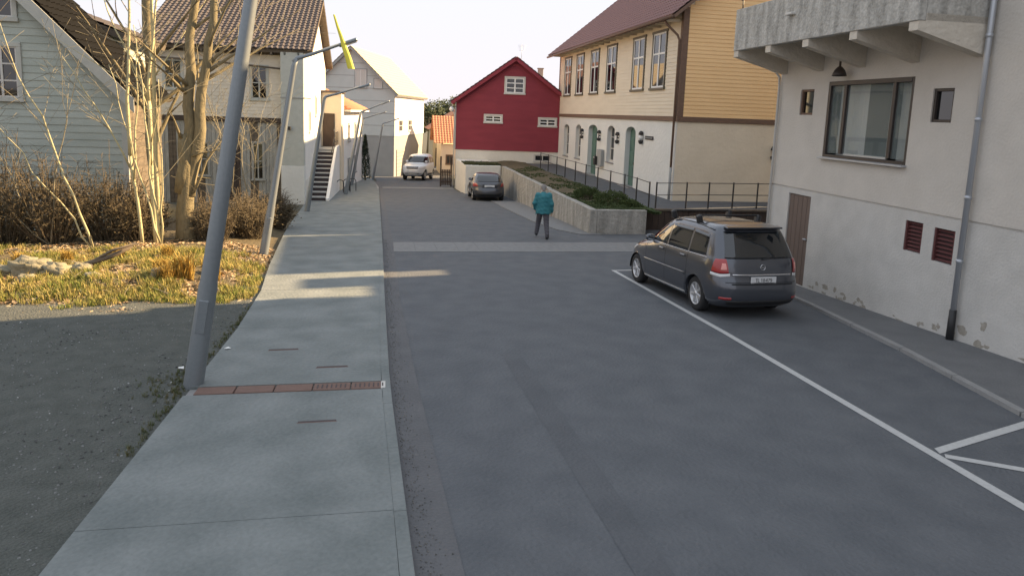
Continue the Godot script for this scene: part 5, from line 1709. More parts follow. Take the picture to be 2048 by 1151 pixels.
	# golden tufts of dead grass
	var tufts := [[-4.05, 14.75, 1.25, "largest golden tuft of dead grass beside the first lamp post"], [-4.55, 15.1, 1.0, "golden tuft of dead grass left of the largest tuft"], [-3.75, 15.6, 0.9, "dead grass tuft hidden partly behind the first lamp post"], [-5.9, 16.6, 0.75, "mossy yellow hummock behind the dark branch"], [-4.9, 16.6, 0.8, "yellow green tuft in the middle of the bank"], [-4.3, 14.4, 0.85, "low golden tuft just in front of the stump"], [-3.5, 14.9, 0.7, "small golden tuft right beside the first lamp post"], [-7.6, 15.9, 0.8, "reddish dry tuft behind the largest pale rock"], [-6.9, 16.4, 0.75, "dry brown tuft between the rocks and the dark branch"]]
	var tm := blade_clump(220, 0.52, 0.34, 8, 0.009)
	for t in tufts:
		var o := thing("grass_tuft", t[3], "grass tuft", "golden tufts on the bank", V(t[0], bank(t[0], t[1]) - 0.03, t[1]), Basis(Vector3.UP, t[0] * 3.0).scaled(Vector3(t[2], t[2], t[2])))
		part(o, "blades", tm, worn_gold())
	# pale rocks, a dark fallen branch, a stump
	var rocks := [[-7.05, 15.1, 0.42, 0.25, "largest pale rock at the yard's edge"], [-6.55, 15.0, 0.26, 0.20, "pale mossy rock right of the largest rock"], [-7.45, 14.95, 0.22, 0.14, "grey rock left of the largest pale rock"], [-6.15, 15.2, 0.20, 0.15, "small pale rock below the dark branch"], [-5.7, 14.6, 0.15, 0.10, "small stone in front of the golden tufts"], [-6.85, 14.55, 0.16, 0.10, "low stone in front of the largest rock"]]
	for q in rocks:
		var o := thing("rock", q[4], "rock", "rocks at the foot of the bank", V(q[0], bank(q[0], q[1]) + q[3] * 0.3, q[1]))
		part(o, "stone", rock_mesh(int(q[0] * -100), q[2], q[3]), M.rock)
	var lg := thing("fallen_branch", "dark fallen branch lying across the bank behind the rocks", "branch", "", V(-6.1, bank(-6.1, 15.7), 15.7))
	st = smooth()
	tube(st, [Vector3(-0.75, 0.02, 0.2), Vector3(-0.2, 0.10, 0.1), Vector3(0.35, 0.28, 0.0), Vector3(0.75, 0.48, -0.1)], [0.07, 0.06, 0.05, 0.03], 8)
	part(lg, "stem", done(st), M.oldtimber_and_shade)
	st = smooth()
	tube(st, [Vector3(-0.1, 0.12, 0.1), Vector3(0.4, 0.42, 0.0), Vector3(0.85, 0.55, -0.05)], [0.03, 0.03, 0.02], 6)
	part(lg, "side_branch", done(st), M.oldtimber_and_shade)
	st = smooth()
	tube(st, [Vector3(0.0, 0.15, 0.1), Vector3(0.12, 0.02, 0.35), Vector3(0.18, -0.12, 0.6)], [0.025, 0.018, 0.01], 6)
	part(lg, "side_branch", done(st), M.oldtimber_and_shade)
	var sp := thing("tree_stump", "short brown stump among the golden tufts", "stump", "", V(-4.45, bank(-4.45, 14.5) - 0.05, 14.5))
	st = smooth()
	lathe(st, [Vector2(0.20, 0.0), Vector2(0.15, 0.08), Vector2(0.13, 0.26), Vector2(0.11, 0.28), Vector2(0.0, 0.27)], 12)
	part(sp, "wood", done(st), M.bark)
	# planter: cushions of evergreen ground cover
	xs = []
	cs = []
	var sprig := blade_clump(9, 0.16, 0.14, 31, 0.018)
	for i in 5200:
		var x := r.randf_range(7.55, 9.95)
		var d := 23.75 + pow(r.randf(), 1.6) * 20.0
		var n := bank_noise.get_noise_2d(x * 1.2 + 7, d * 0.8)
		if n < -0.2 + 0.2 * smoothstep(26.0, 30.0, d):
			continue
		var s := r.randf_range(0.5, 1.1) * (1.0 - 0.5 * smoothstep(26.0, 30.0, d))
		var y := planter_y(x, d)
		xs.append(Transform3D(Basis(Vector3.UP, r.randf() * TAU).scaled(Vector3(s, s * 0.8, s)), V(x, y, d)))
		cs.append(Color(0.045, 0.075, 0.022).lerp(Color(0.11, 0.12, 0.04), r.randf() * r.randf()))
	for i in 500:
		var x := r.randf_range(5.0, 7.3)
		var d := r.randf_range(43.5, 46.0)
		var s := r.randf_range(0.5, 1.2)
		xs.append(Transform3D(Basis(Vector3.UP, r.randf() * TAU).scaled(Vector3(s, s, s)), V(x, -0.25, d)))
		cs.append(Color(0.04, 0.055, 0.02).lerp(Color(0.10, 0.09, 0.035), r.randf()))
	gm = tint_multi(self, "planter_cover", sprig, xs, cs, M.tint)
	gm.set_meta("kind", "stuff")
	tag(gm, "dark green ground cover filling the concrete planter", "ground cover")
	var cush := [[8.75, 25.6, 0.75, 0.42, "largest green cushion bush in the planter corner"], [8.35, 27.6, 0.62, 0.36, "green cushion bush behind the largest one in the planter"], [9.1, 24.6, 0.48, 0.26, "small dark bush at the front of the planter"]]
	for q in cush:
		cushion(q, r)


func worn_gold() -> StandardMaterial3D:
	if not M.has("gold"):
		M.gold = worn(71, Color(0.22, 0.13, 0.025), Color(0.44, 0.31, 0.07), 0.3, 0.9, {coarse = 0.05, size = 256})
		M.gold.backlight_enabled = true
		M.gold.backlight = Color(0.3, 0.2, 0.05)
	return M.gold


func rock_mesh(sd: int, w: float, h: float) -> ArrayMesh:
	var n := FastNoiseLite.new()
	n.seed = sd
	n.frequency = 1.1
	var st := smooth()
	var nu := 26
	var nv := 14
	var at := func(i: int, k: int) -> Vector3:
		var a := TAU * (i % nu) / nu
		var b := PI * (float(k) / nv - 0.5)
		var p := Vector3(cos(a) * cos(b), sin(b), sin(a) * cos(b))
		var q := Vector3(signf(p.x) * pow(absf(p.x), 0.75), signf(p.y) * pow(absf(p.y), 0.75), signf(p.z) * pow(absf(p.z), 0.75))
		return q * (1.0 + 0.55 * n.get_noise_3dv(p * 1.5) + 0.22 * n.get_noise_3dv(p * 4.0) + 0.08 * n.get_noise_3dv(p * 9.0)) * Vector3(w, h, w * 0.75)
	for i in nu:
		for k in nv:
			var c: Vector3 = at.call(i, k)
			quad(st, c, at.call(i + 1, k), at.call(i + 1, k + 1), at.call(i, k + 1), c + at.call(i + 1, k + 1))
	return done(st)


func shrub(x: float, d: float, h: float, label: String, r: RandomNumberGenerator) -> void:
	var o := thing("shrub", label, "shrub", "bare shrubs along the old houses", V(x, bank(x, d) - 0.05, d))
	var st := smooth()
	var lv := flat()
	for i in 170:
		var a := r.randf() * TAU
		var sp := sqrt(r.randf())
		var b := Vector3(cos(a), 0, sin(a)) * sp * 0.35
		var t := Vector3(cos(a), 0, sin(a)) * sp * h * 0.55 + Vector3(0, h * (r.randf_range(0.4, 0.95) + (0.45 * r.randf() if i % 4 == 0 else 0.0)) * (1.1 - sp * 0.35), 0)
		var m := b.lerp(t, 0.5) + Vector3(r.randf_range(-0.12, 0.12), 0.08, r.randf_range(-0.12, 0.12))
		tube(st, [b, m, t], [0.011, 0.008, 0.004], 4, false)
		for k in 9:
			var p := m.lerp(t, r.randf()) if r.randf() < 0.75 else b.lerp(m, r.randf_range(0.3, 1.0))
			var q := p + Vector3(r.randf_range(-1, 1), r.randf_range(-0.3, 0.9), r.randf_range(-1, 1)).normalized() * r.randf_range(0.12, 0.4)
			tube(st, [p, p.lerp(q, 0.55) + Vector3(0, 0.02, 0), q], [0.005, 0.004, 0.002], 3, false)
			for j in 2:
				if r.randf() < 0.85 * (1.0 - smoothstep(h * 0.45, h * 0.95, p.y)):
					var c := p.lerp(q, r.randf())
					var u := Vector3(r.randf_range(-1, 1), r.randf_range(-1, 1), r.randf_range(-1, 1)).normalized() * r.randf_range(0.02, 0.045)
					var v := u.cross(Vector3(r.randf(), r.randf(), r.randf() + 0.1)).normalized() * 0.02
					quad(lv, c - u, c + v, c + u, c - v, Vector3.UP)
	part(o, "stems", done(st), M.twig)
	if not M.has("deadleaf"):
		M.deadleaf = worn(72, Color(0.026, 0.022, 0.010), Color(0.12, 0.088, 0.042), 0.4, 0.9, {coarse = 0.05, size = 256})
	part(o, "foliage", done(lv), M.deadleaf)


func leafy_tree(x: float, d: float, h: float, w: float, label: String, r: RandomNumberGenerator) -> void:
	var o := thing("distant_tree", label, "tree", "trees behind the far roofs", G(x, d))
	var st := smooth()
	tube(st, [Vector3(0, -0.3, 0), Vector3(0.1, h * 0.4, 0), Vector3(0, h * 0.8, 0)], [0.25, 0.16, 0.05], 7)
	for i in 6:
		var a := r.randf() * TAU
		tube(st, [Vector3(0, h * 0.4, 0), Vector3(cos(a) * w * 0.6, h * r.randf_range(0.6, 0.85), sin(a) * w * 0.6)], [0.1, 0.02], 5)
	part(o, "trunk", done(st), M.bark)
	st = flat()
	for c in 34:
		var a := r.randf() * TAU
		var rr := sqrt(r.randf()) * w * 0.75
		var cy := h * r.randf_range(0.42, 0.92)
		var cc := Vector3(cos(a) * rr, cy, sin(a) * rr * 0.8)
		for i in 90:
			var p := cc + Vector3(r.randfn(), r.randfn() * 0.7, r.randfn()) * 0.42
			var u := Vector3(r.randf_range(-1, 1), r.randf_range(-1, 1), r.randf_range(-1, 1)).normalized() * 0.16
			var v := u.cross(Vector3(r.randf(), r.randf(), r.randf() + 0.1)).normalized() * 0.10
			quad(st, p - u, p + v, p + u, p - v, Vector3.UP)
	if not M.has("farleaf"):
		M.farleaf = worn(73, Color(0.035, 0.050, 0.022), Color(0.085, 0.105, 0.045), 0.7, 0.9, {size = 256})
	part(o, "crown", done(st), M.farleaf)


func cushion(q: Array, r: RandomNumberGenerator) -> void:
	var o := thing("cushion_bush", q[4], "bush", "bushes in the concrete planter", V(q[0], planter_y(q[0], q[1]) - 0.05, q[1]))
	var st := flat()
	for i in 2600:
		var a := r.randf() * TAU
		var b := asin(r.randf())
		var k := 0.75 + 0.3 * r.randf() + 0.15 * sin(a * 3.0 + b * 5.0)
		var nrm := Vector3(cos(a) * cos(b), sin(b), sin(a) * cos(b))
		var p := nrm * Vector3(q[2], q[3] * 1.2, q[2]) * k
		var u := (nrm + Vector3(r.randf_range(-1, 1), r.randf_range(-0.3, 1), r.randf_range(-1, 1)) * 0.8).normalized() * 0.06
		var v := u.cross(Vector3(r.randf_range(-1, 1), r.randf(), r.randf_range(-1, 1))).normalized() * 0.022
		quad(st, p - v, p + u * 0.5 - v, p + u, p + v, nrm)
	if not M.has("bushleaf"):
		M.bushleaf = worn(74, Color(0.030, 0.048, 0.014), Color(0.085, 0.115, 0.032), 0.5, 0.85, {size = 256})
	part(o, "foliage", done(st), M.bushleaf)
	st = smooth()
	for i in 14:
		var a := TAU * i / 14.0
		tube(st, [Vector3(0, 0, 0), Vector3(cos(a) * q[2] * 0.6, q[3] * 0.6, sin(a) * q[2] * 0.6)], [0.015, 0.006], 4)
	part(o, "stems", done(st), M.twig)


# ---------------------------------------------------------------- cars
# A body is a stack of plan slices: rows of [height, front z, rear z, half width]; plan = superellipse with its own front and rear exponents.
class Body:
	var rows: Array
	var pf := 4.0
	var pr := 7.0
	var q := 2.6

	func at(y: float) -> Vector3:      # (front z, rear z, half width) at a height
		var n := rows.size()
		if y <= rows[0][0]:
			return Vector3(rows[0][1], rows[0][2], rows[0][3])
		for i in n - 1:
			if y <= rows[i + 1][0]:
				var t: float = (y - rows[i][0]) / (rows[i + 1][0] - rows[i][0])
				var out := Vector3.ZERO
				for k in 3:
					var a: float = rows[maxi(i - 1, 0)][k + 1]
					var b: float = rows[i][k + 1]
					var c: float = rows[i + 1][k + 1]
					var e: float = rows[mini(i + 2, n - 1)][k + 1]
					var ya: float = rows[maxi(i - 1, 0)][0]
					var ye: float = rows[mini(i + 2, n - 1)][0]
					var dy: float = rows[i + 1][0] - rows[i][0]
					var m0: float = (c - a) / maxf(rows[i + 1][0] - ya, 0.001) * dy
					var m1: float = (e - b) / maxf(ye - rows[i][0], 0.001) * dy
					# keep it monotone
					if (c - b) * m0 <= 0.0: m0 = 0.0
					if (c - b) * m1 <= 0.0: m1 = 0.0
					m0 = clampf(m0, -3.0 * absf(c - b), 3.0 * absf(c - b))
					m1 = clampf(m1, -3.0 * absf(c - b), 3.0 * absf(c - b))
					var t2 := t * t
					var t3 := t2 * t
					out[k] = (2 * t3 - 3 * t2 + 1) * b + (t3 - 2 * t2 + t) * m0 + (3 * t2 - 2 * t3) * c + (t3 - t2) * m1
				return out
		return Vector3(rows[n - 1][1], rows[n - 1][2], rows[n - 1][3])

	func half(z: float, y: float) -> float:
		var s := at(y)
		var mid := (s.x + s.y) / 2
		var u := clampf((z - mid) / maxf((s.y - s.x) / 2, 0.01), -1.0, 1.0)
		return s.z * pow(maxf(0.0, 1.0 - pow(absf(u), pf if u < 0 else pr)), 1.0 / q)

	func end(x: float, y: float, rear: bool) -> float:
		var s := at(y)
		var w := clampf(absf(x) / maxf(s.z, 0.01), 0.0, 1.0)
		var u := pow(maxf(0.0, 1.0 - pow(w, q)), 1.0 / (pr if rear else pf))
		var mid := (s.x + s.y) / 2
		return mid + u * (s.y - s.x) / 2 * (1.0 if rear else -1.0)

	func ring(y: float, n: int) -> Array:
		var s := at(y)
		var mid := (s.x + s.y) / 2
		var hl := (s.y - s.x) / 2
		var out := []
		for i in n:
			var a := TAU * i / n
			var cz := cos(a)
			var sx := sin(a)
			var p := pf if cz < 0 else pr
			# even spread along sides and ends
			var u := signf(cz) * pow(absf(cz), 2.0 / p) if absf(cz) > 1e-6 else 0.0
			var w := signf(sx) * pow(absf(sx), 2.0 / q) if absf(sx) > 1e-6 else 0.0
			out.append(Vector3(w * s.z, y, mid + u * hl))
		return out


func body_mesh(b: Body, ys: Array, wheels: Array, wr: float) -> ArrayMesh:
	var st := smooth()
	var y0: float = ys[0]
	var n := 200
	var rings := []
	for y in ys:
		var s := b.at(y)
		var ring := []
		# sample by position: sides at even z steps, ends at even x steps
		var side := 76
		var endn := 24
		for i in side + 1:
			var z := lerpf(s.x + 0.02 * (s.y - s.x), s.y - 0.012 * (s.y - s.x), float(i) / side)
			ring.append(Vector3(b.half(z, y), y, z))
		var xr: float = ring[side].x
		for i in range(1, endn):
			var x := lerpf(xr, -xr, float(i) / endn)
			ring.append(Vector3(x, y, b.end(x, y, true)))
		for i in side + 1:
			var z := lerpf(s.y - 0.012 * (s.y - s.x), s.x + 0.02 * (s.y - s.x), float(i) / side)
			ring.append(Vector3(-b.half(z, y), y, z))
		var xf: float = ring[0].x
		for i in range(1, endn):
			var x := lerpf(-xf, xf, float(i) / endn)
			ring.append(Vector3(x, y, b.end(x, y, false)))
		rings.append(ring)
	n = rings[0].size()
	# wheel arches
	for ring in rings:
		for i in n:
			var p: Vector3 = ring[i]
			for wz in wheels:
				var dz: float = absf(p.z - wz)
				if dz < wr and absf(p.x) > 0.45:
					var ay := wr * 0.86 + sqrt(wr * wr - dz * dz) * 0.98 - 0.02
					ay = wr * 0.80 + sqrt(wr * wr - dz * dz)
					if p.y < ay:
						p.y = ay
						p.x = signf(p.x) * minf(absf(p.x), b.half(p.z, ay) + 0.004)
			ring[i] = p
	for k in rings.size() - 1:
		for i in n:
			var j := (i + 1) % n
			var a: Vector3 = rings[k][i]
			var c: Vector3 = rings[k + 1][j]
			if (a - rings[k][j]).length() < 1e-5 or (a - c).length() < 1e-5:
				continue
			quad(st, a, rings[k][j], c, rings[k + 1][i], Vector3(a.x, 0.02 if k < rings.size() - 6 else 1.0, a.z * 0.3))
	# roof cap and floor
	var top: Array = rings[rings.size() - 1]
	var mid := Vector3.ZERO
	for p in top:
		mid += p / n
	for i in n:
		tri(st, mid + Vector3(0, 0.004, 0), top[i], top[(i + 1) % n], Vector3.UP)
	return done(st)


# a patch lying on the side (sd = -1 left, 1 right): corners (z, y) low-front, low-rear, high-rear, high-front
func side_patch(b: Body, sd: float, c: Array, lift: float, nu := 12, nv := 8) -> ArrayMesh:
	var st := smooth()
	var at := func(i: int, k: int) -> Vector3:
		var u := float(i) / nu
		var v := float(k) / nv
		var p: Vector2 = (c[0] as Vector2).lerp(c[1], u).lerp((c[3] as Vector2).lerp(c[2], u), v)
		return Vector3(sd * (b.half(p.x, p.y) + lift), p.y, p.x)
	for i in nu:
		for k in nv:
			quad(st, at.call(i, k), at.call(i + 1, k), at.call(i + 1, k + 1), at.call(i, k + 1), Vector3(sd, 0.1, 0))
	# thin edge so that it is not paper
	for i in nu:
		for k in [0, nv]:
			var p: Vector3 = at.call(i, k)
			var q: Vector3 = at.call(i + 1, k)
			quad(st, p, q, q - Vector3(sd * lift * 2, 0, 0), p - Vector3(sd * lift * 2, 0, 0), Vector3(0, -1 if k == 0 else 1, 0))
	return done(st)


# a patch lying on the rear or the front: corners (x, y)
func end_patch(b: Body, rear: bool, c: Array, lift: float, nu := 14, nv := 8) -> ArrayMesh:
	var st := smooth()
	var s := 1.0 if rear else -1.0
	var at := func(i: int, k: int) -> Vector3:
		var u := float(i) / nu
		var v := float(k) / nv
		var p: Vector2 = (c[0] as Vector2).lerp(c[1], u).lerp((c[3] as Vector2).lerp(c[2], u), v)
		var up := 0.0 if rear else lift
		return Vector3(p.x, p.y + up, b.end(p.x, p.y, rear) + s * lift)
	for i in nu:
		for k in nv:
			quad(st, at.call(i, k), at.call(i + 1, k), at.call(i + 1, k + 1), at.call(i, k + 1), Vector3(0, 0.3, s))
	for i in nu:
		for k in [0, nv]:
			var p: Vector3 = at.call(i, k)
			var q: Vector3 = at.call(i + 1, k)
			quad(st, p, q, q - Vector3(0, 0, s * lift * 2), p - Vector3(0, 0, s * lift * 2), Vector3(0, -1 if k == 0 else 1, 0))
	return done(st)


func P4(a: float, b: float, c: float, d: float, e: float, f: float, g: float, h: float) -> Array:
	return [Vector2(a, b), Vector2(c, d), Vector2(e, f), Vector2(g, h)]


func wheel(car: Node3D, x: float, z: float, r: float, w: float, rim_m: Material, spokes: int) -> void:
	var o := Node3D.new()
	o.name = numbered(str(car.get_instance_id()), "wheel")
	car.add_child(o)
	o.transform = Transform3D(Basis(Vector3(0, 0, 1), PI / 2 if x < 0 else -PI / 2), Vector3(x, r, z))
	var h := w / 2
	var st := smooth()
	lathe(st, [Vector2(r * 0.64, -h), Vector2(r * 0.86, -h * 1.06), Vector2(r * 0.96, -h * 0.9), Vector2(r, -h * 0.6), Vector2(r, h * 0.6), Vector2(r * 0.96, h * 0.9), Vector2(r * 0.86, h * 1.06), Vector2(r * 0.64, h)], 32)
	part(o, "tyre", done(st), M.tyre)
	st = smooth()
	lathe(st, [Vector2(r * 0.67, h * 0.98), Vector2(r * 0.64, h * 1.03), Vector2(r * 0.60, h * 0.9), Vector2(r * 0.57, h * 0.2), Vector2(0.0, h * 0.1)], 32)
	part(o, "rim", done(st), rim_m)
	for k in spokes:
		st = flat()
		var a := TAU * k / spokes
		cbox(st, Transform3D(Basis(Vector3.UP, a), Basis(Vector3.UP, a) * Vector3(r * 0.35, h * 0.80, 0)), Vector3(r * 0.54, h * 0.28, r * 0.15), 0.008)
		part(o, "spoke", done(st), rim_m)
	st = smooth()
	lathe(st, [Vector2(r * 0.17, h * 0.6), Vector2(r * 0.16, h * 1.0), Vector2(0.0, h * 1.04)], 16)
	part(o, "hub_cap", done(st), rim_m)


func car_common(car: Node3D, b: Body, wheels: Array, wr: float, tr: float, rim_m: Material, spokes: int) -> void:
	# dark liners and floor
	var st := flat()
	var s := b.at(0.3)
	cbox(st, Transform3D(Basis(), Vector3(0, 0.33, (s.x + s.y) / 2)), Vector3(s.z * 2 - 0.34, 0.14, s.y - s.x - 0.9), 0.0)
	part(car, "underbody", done(st), M.black)
	for wz in wheels:
		st = flat()
		for k in 16:
			var a0 := PI * k / 16.0
			var a1 := PI * (k + 1) / 16.0
			var p := Vector3(0, sin(a0) * wr + wr * 0.8, cos(a0) * wr + wz)
			var q := Vector3(0, sin(a1) * wr + wr * 0.8, cos(a1) * wr + wz)
			for sd in [-1.0, 1.0]:
				var xo: float = sd * (s.z - 0.005)
				var xi: float = sd * (s.z - 0.34)
				quad(st, p + Vector3(xo, 0, 0), q + Vector3(xo, 0, 0), q + Vector3(xi, 0, 0), p + Vector3(xi, 0, 0), Vector3(0, wr * 0.8, wz) - p)
				tri(st, Vector3(xi, wr * 0.8, wz), p + Vector3(xi, 0, 0), q + Vector3(xi, 0, 0), Vector3(sd, 0, 0))
		part(car, "wheel_arch", done(st), M.black)
	for wz in wheels:
		for sd in [-1.0, 1.0]:
			wheel(car, sd * (s.z - 0.115), wz, tr, 0.205, rim_m, spokes)


func mirror(car: Node3D, sd: float, x: float, y: float, z: float, m: Material) -> void:
	var st := smooth()
	var o := Transform3D(Basis().scaled(Vector3(0.11, 0.075, 0.06)), Vector3(sd * (x + 0.10), y, z))
	lathe(st, [Vector2(0, -1), Vector2(0.6, -0.85), Vector2(0.95, -0.4), Vector2(1, 0), Vector2(0.95, 0.5), Vector2(0.6, 0.88), Vector2(0, 1)], 14, o)
	part(car, "mirror", done(st), m)
	part(car, "mirror_glass", box_mesh(Vector3(0.15, 0.10, 0.008)), M.mirrorglass, Transform3D(Basis(), Vector3(sd * (x + 0.10), y, z + 0.058)))


func plate(car: Node3D, txt: String, at: Vector3, turn: float, w := 0.52) -> void:
	var o := part(car, "number_plate", box_mesh(Vector3(w, 0.115, 0.012), 0.004), M.plate, Transform3D(Basis(Vector3.UP, turn), at))
	if txt == "":
		return
	var t := TextMesh.new()
	t.text = txt
	t.font_size = 24
	t.pixel_size = 0.0036
	t.depth = 0.004
	var ft := SystemFont.new()
	ft.font_names = PackedStringArray(["Droid Sans"])
	t.font = ft
	part(o, "lettering", t, M.black, Transform3D(Basis(), Vector3(0, 0, 0.008)))


func cars() -> void:
	M.carpaint = plain(Color(0.074, 0.080, 0.096), 0.30, 0.55)
	M.carpaint.clearcoat_enabled = true
	M.carpaint.clearcoat = 1.0
	M.carpaint.clearcoat_roughness = 0.08
	M.carpaint2 = plain(Color(0.050, 0.054, 0.066), 0.4, 0.5)
	M.carpaint2.clearcoat_enabled = true
	M.carpaint2.clearcoat = 1.0
	M.carpaint2.clearcoat_roughness = 0.12
	M.carwhite = plain(Color(0.62, 0.63, 0.64), 0.3, 0.15)
	M.carwhite.clearcoat_enabled = true
	M.carwhite.clearcoat = 1.0
	M.tyre = plain(Color(0.017, 0.017, 0.018), 0.85)
	M.alloy = plain(Color(0.55, 0.55, 0.56), 0.35, 0.6)
	M.carglass = plain(Color(0.010, 0.012, 0.014), 0.03)
	M.carglass.metallic_specular = 0.9
	M.mirrorglass = plain(Color(0.35, 0.37, 0.40), 0.05, 0.9)
	M.plate = plain(Color(0.62, 0.62, 0.62), 0.5)
	M.redlens = plain(Color(0.34, 0.012, 0.012), 0.12)
	M.redlens.clearcoat_enabled = true
	M.pinklens = plain(Color(0.75, 0.30, 0.26), 0.12)
	M.clearlens = plain(Color(0.66, 0.66, 0.66), 0.1)
	M.chrome = plain(Color(0.62, 0.62, 0.64), 0.22, 0.9)
	M.seam = plain(Color(0.012, 0.013, 0.015), 0.7)
	family_car()
	hatchback()
	off_roader()


func steps(a: float, b: float, n: int) -> Array:
	var out := []
	for i in n + 1:
		out.append(lerpf(a, b, float(i) / n))
	return out


func family_car() -> void:
	var car := thing("family_car", "dark grey family car with roof bars parked against the pale house", "car", "", G(6.68, 13.46), slope_basis(0.055).scaled(Vector3(1.0, 1.055, 1.01)))
	var b := Body.new()
	b.rows = [[0.20, -2.00, 2.06, 0.80], [0.28, -2.17, 2.20, 0.865], [0.40, -2.24, 2.255, 0.895], [0.55, -2.25, 2.26, 0.905], [0.66, -2.22, 2.235, 0.905], [0.75, -2.14, 2.20, 0.900], [0.84, -1.98, 2.19, 0.895], [0.90, -1.80, 2.18, 0.890], [0.96, -1.58, 2.165, 0.880], [1.01, -1.38, 2.145, 0.868], [1.07, -1.20, 2.115, 0.842], [1.18, -1.02, 2.055, 0.812], [1.30, -0.82, 1.985, 0.775], [1.42, -0.60, 1.905, 0.735], [1.50, -0.42, 1.845, 0.700], [1.56, -0.22, 1.79, 0.655], [1.60, 0.0, 1.70, 0.580], [1.625, 0.25, 1.52, 0.45], [1.638, 0.5, 1.25, 0.28], [1.642, 0.7, 1.0, 0.10]]
	b.pf = 3.9
	b.pr = 12.0
	b.q = 3.8
	var ys := steps(0.20, 1.56, 44)
	ys.append_array([1.575, 1.59, 1.60, 1.61, 1.618, 1.625, 1.632, 1.638, 1.642])
	part(car, "body", body_mesh(b, ys, [-1.42, 1.33], 0.37), M.carpaint)
	car_common(car, b, [-1.42, 1.33], 0.37, 0.318, M.alloy, 7)
	# glass: side windows on both sides, windscreen, rear window
	for sd in [-1.0, 1.0]:
		part(car, "side_window", side_patch(b, sd, P4(-0.86, 1.055, 0.02, 1.045, 0.02, 1.47, -0.36, 1.455), 0.004), M.carglass)
		part(car, "side_window", side_patch(b, sd, P4(0.09, 1.045, 0.92, 1.04, 0.92, 1.465, 0.09, 1.47), 0.004), M.carglass)
		part(car, "side_window", side_patch(b, sd, P4(0.99, 1.04, 1.62, 1.06, 1.55, 1.42, 0.99, 1.46), 0.004), M.carglass)
		part(car, "quarter_window", side_patch(b, sd, P4(-1.16, 1.06, -0.93, 1.056, -0.58, 1.33, -0.62, 1.33), 0.004, 6, 6), M.carglass)
		# shut lines, handles, rubbing strip, sill
		for z in [-0.90, 0.055, 0.98]:
			part(car, "shut_line", side_patch(b, sd, P4(z, 0.36, z + 0.012, 0.36, z + 0.012, 1.04, z, 1.04), 0.0025, 1, 12), M.seam)
		for z in [-0.08, 0.86]:
			part(car, "door_handle", side_patch(b, sd, P4(z - 0.16, 0.925, z + 0.04, 0.925, z + 0.04, 0.965, z - 0.16, 0.965), 0.02, 6, 2), M.carpaint)
		part(car, "rubbing_strip", side_patch(b, sd, P4(-0.95, 0.60, 0.93, 0.60, 0.93, 0.645, -0.95, 0.645), 0.012, 20, 2), M.carpaint)
		part(car, "sill_trim", side_patch(b, sd, P4(-1.0, 0.235, 0.93, 0.235, 0.93, 0.275, -1.0, 0.275), 0.01, 20, 2), M.zinc)
		part(car, "window_trim", side_patch(b, sd, P4(-0.95, 1.022, 1.68, 1.03, 1.68, 1.042, -0.95, 1.034), 0.006, 24, 1), M.chrome)
		# tail light that wraps round the corner
		var tl := part(car, "tail_light", side_patch(b, sd, P4(1.88, 0.82, 2.07, 0.80, 2.02, 1.045, 1.92, 1.045), 0.010, 10, 8), M.redlens)
		part(tl, "rear_lens", end_patch(b, true, P4(sd * 0.66, 0.82, sd * 0.80, 0.80, sd * 0.76, 1.05, sd * 0.68, 1.05), 0.012, 10, 8), M.redlens)
		part(tl, "brake_lens", end_patch(b, true, P4(sd * 0.69, 0.87, sd * 0.78, 0.86, sd * 0.755, 0.98, sd * 0.70, 0.98), 0.017, 8, 6), M.pinklens)
		part(tl, "reversing_lens", end_patch(b, true, P4(sd * 0.64, 0.765, sd * 0.80, 0.74, sd * 0.80, 0.79, sd * 0.64, 0.81), 0.013, 8, 3), M.clearlens)
		part(tl, "side_reversing_lens", side_patch(b, sd, P4(1.86, 0.765, 2.07, 0.74, 2.07, 0.79, 1.86, 0.81), 0.011, 8, 3), M.clearlens)
		part(car, "reflector", end_patch(b, true, P4(sd * 0.62, 0.36, sd * 0.80, 0.36, sd * 0.80, 0.40, sd * 0.62, 0.40), 0.008, 8, 2), M.redlens)
		part(car, "headlight", end_patch(b, false, P4(sd * 0.45, 0.68, sd * 0.80, 0.70, sd * 0.82, 0.82, sd * 0.50, 0.78), 0.008, 10, 6), M.clearlens)
		mirror(car, sd, b.half(-0.70, 1.06), 1.09, -0.70, M.carpaint)
		# roof edge rail
		var st := smooth()
		var line := []
		var rad := []
		for i in 13:
			var z := lerpf(-0.30, 1.62, i / 12.0)
			var yy := 1.572 - 0.05 * pow(absf(z - 0.55) / 1.0, 2.5)
			line.append(Vector3(sd * (b.half(z, minf(yy, 1.57)) + 0.004), yy, z))
			rad.append(0.016)
		tube(st, line, rad, 6)
		part(car, "roof_rail", done(st), M.carpaint)
	part(car, "windscreen", end_patch(b, false, P4(-0.74, 1.06, 0.74, 1.06, 0.58, 1.50, -0.58, 1.50), 0.004, 18, 14), M.carglass)
	part(car, "rear_window", end_patch(b, true, P4(-0.70, 1.06, 0.70, 1.06, 0.60, 1.50, -0.60, 1.50), 0.005, 18, 12), M.carglass)
	part(car, "roof_spoiler", box_mesh(Vector3(1.16, 0.03, 0.16), 0.012), M.carpaint, Transform3D(Basis(Vector3.RIGHT, 0.10), Vector3(0, 1.575, 1.80)))
	# tailgate seams, chrome bar, plate, badge, wiper, bumper insert
	part(car, "shut_line", end_patch(b, true, P4(-0.72, 0.655, 0.72, 0.655, 0.72, 0.665, -0.72, 0.665), 0.003, 18, 1), M.seam)
	part(car, "chrome_bar", end_patch(b, true, P4(-0.60, 0.775, 0.60, 0.775, 0.60, 0.805, -0.60, 0.805), 0.018, 18, 2), M.chrome)
	part(car, "bumper_insert", end_patch(b, true, P4(-0.66, 0.26, 0.66, 0.26, 0.70, 0.345, -0.70, 0.345), 0.006, 16, 3), M.black)
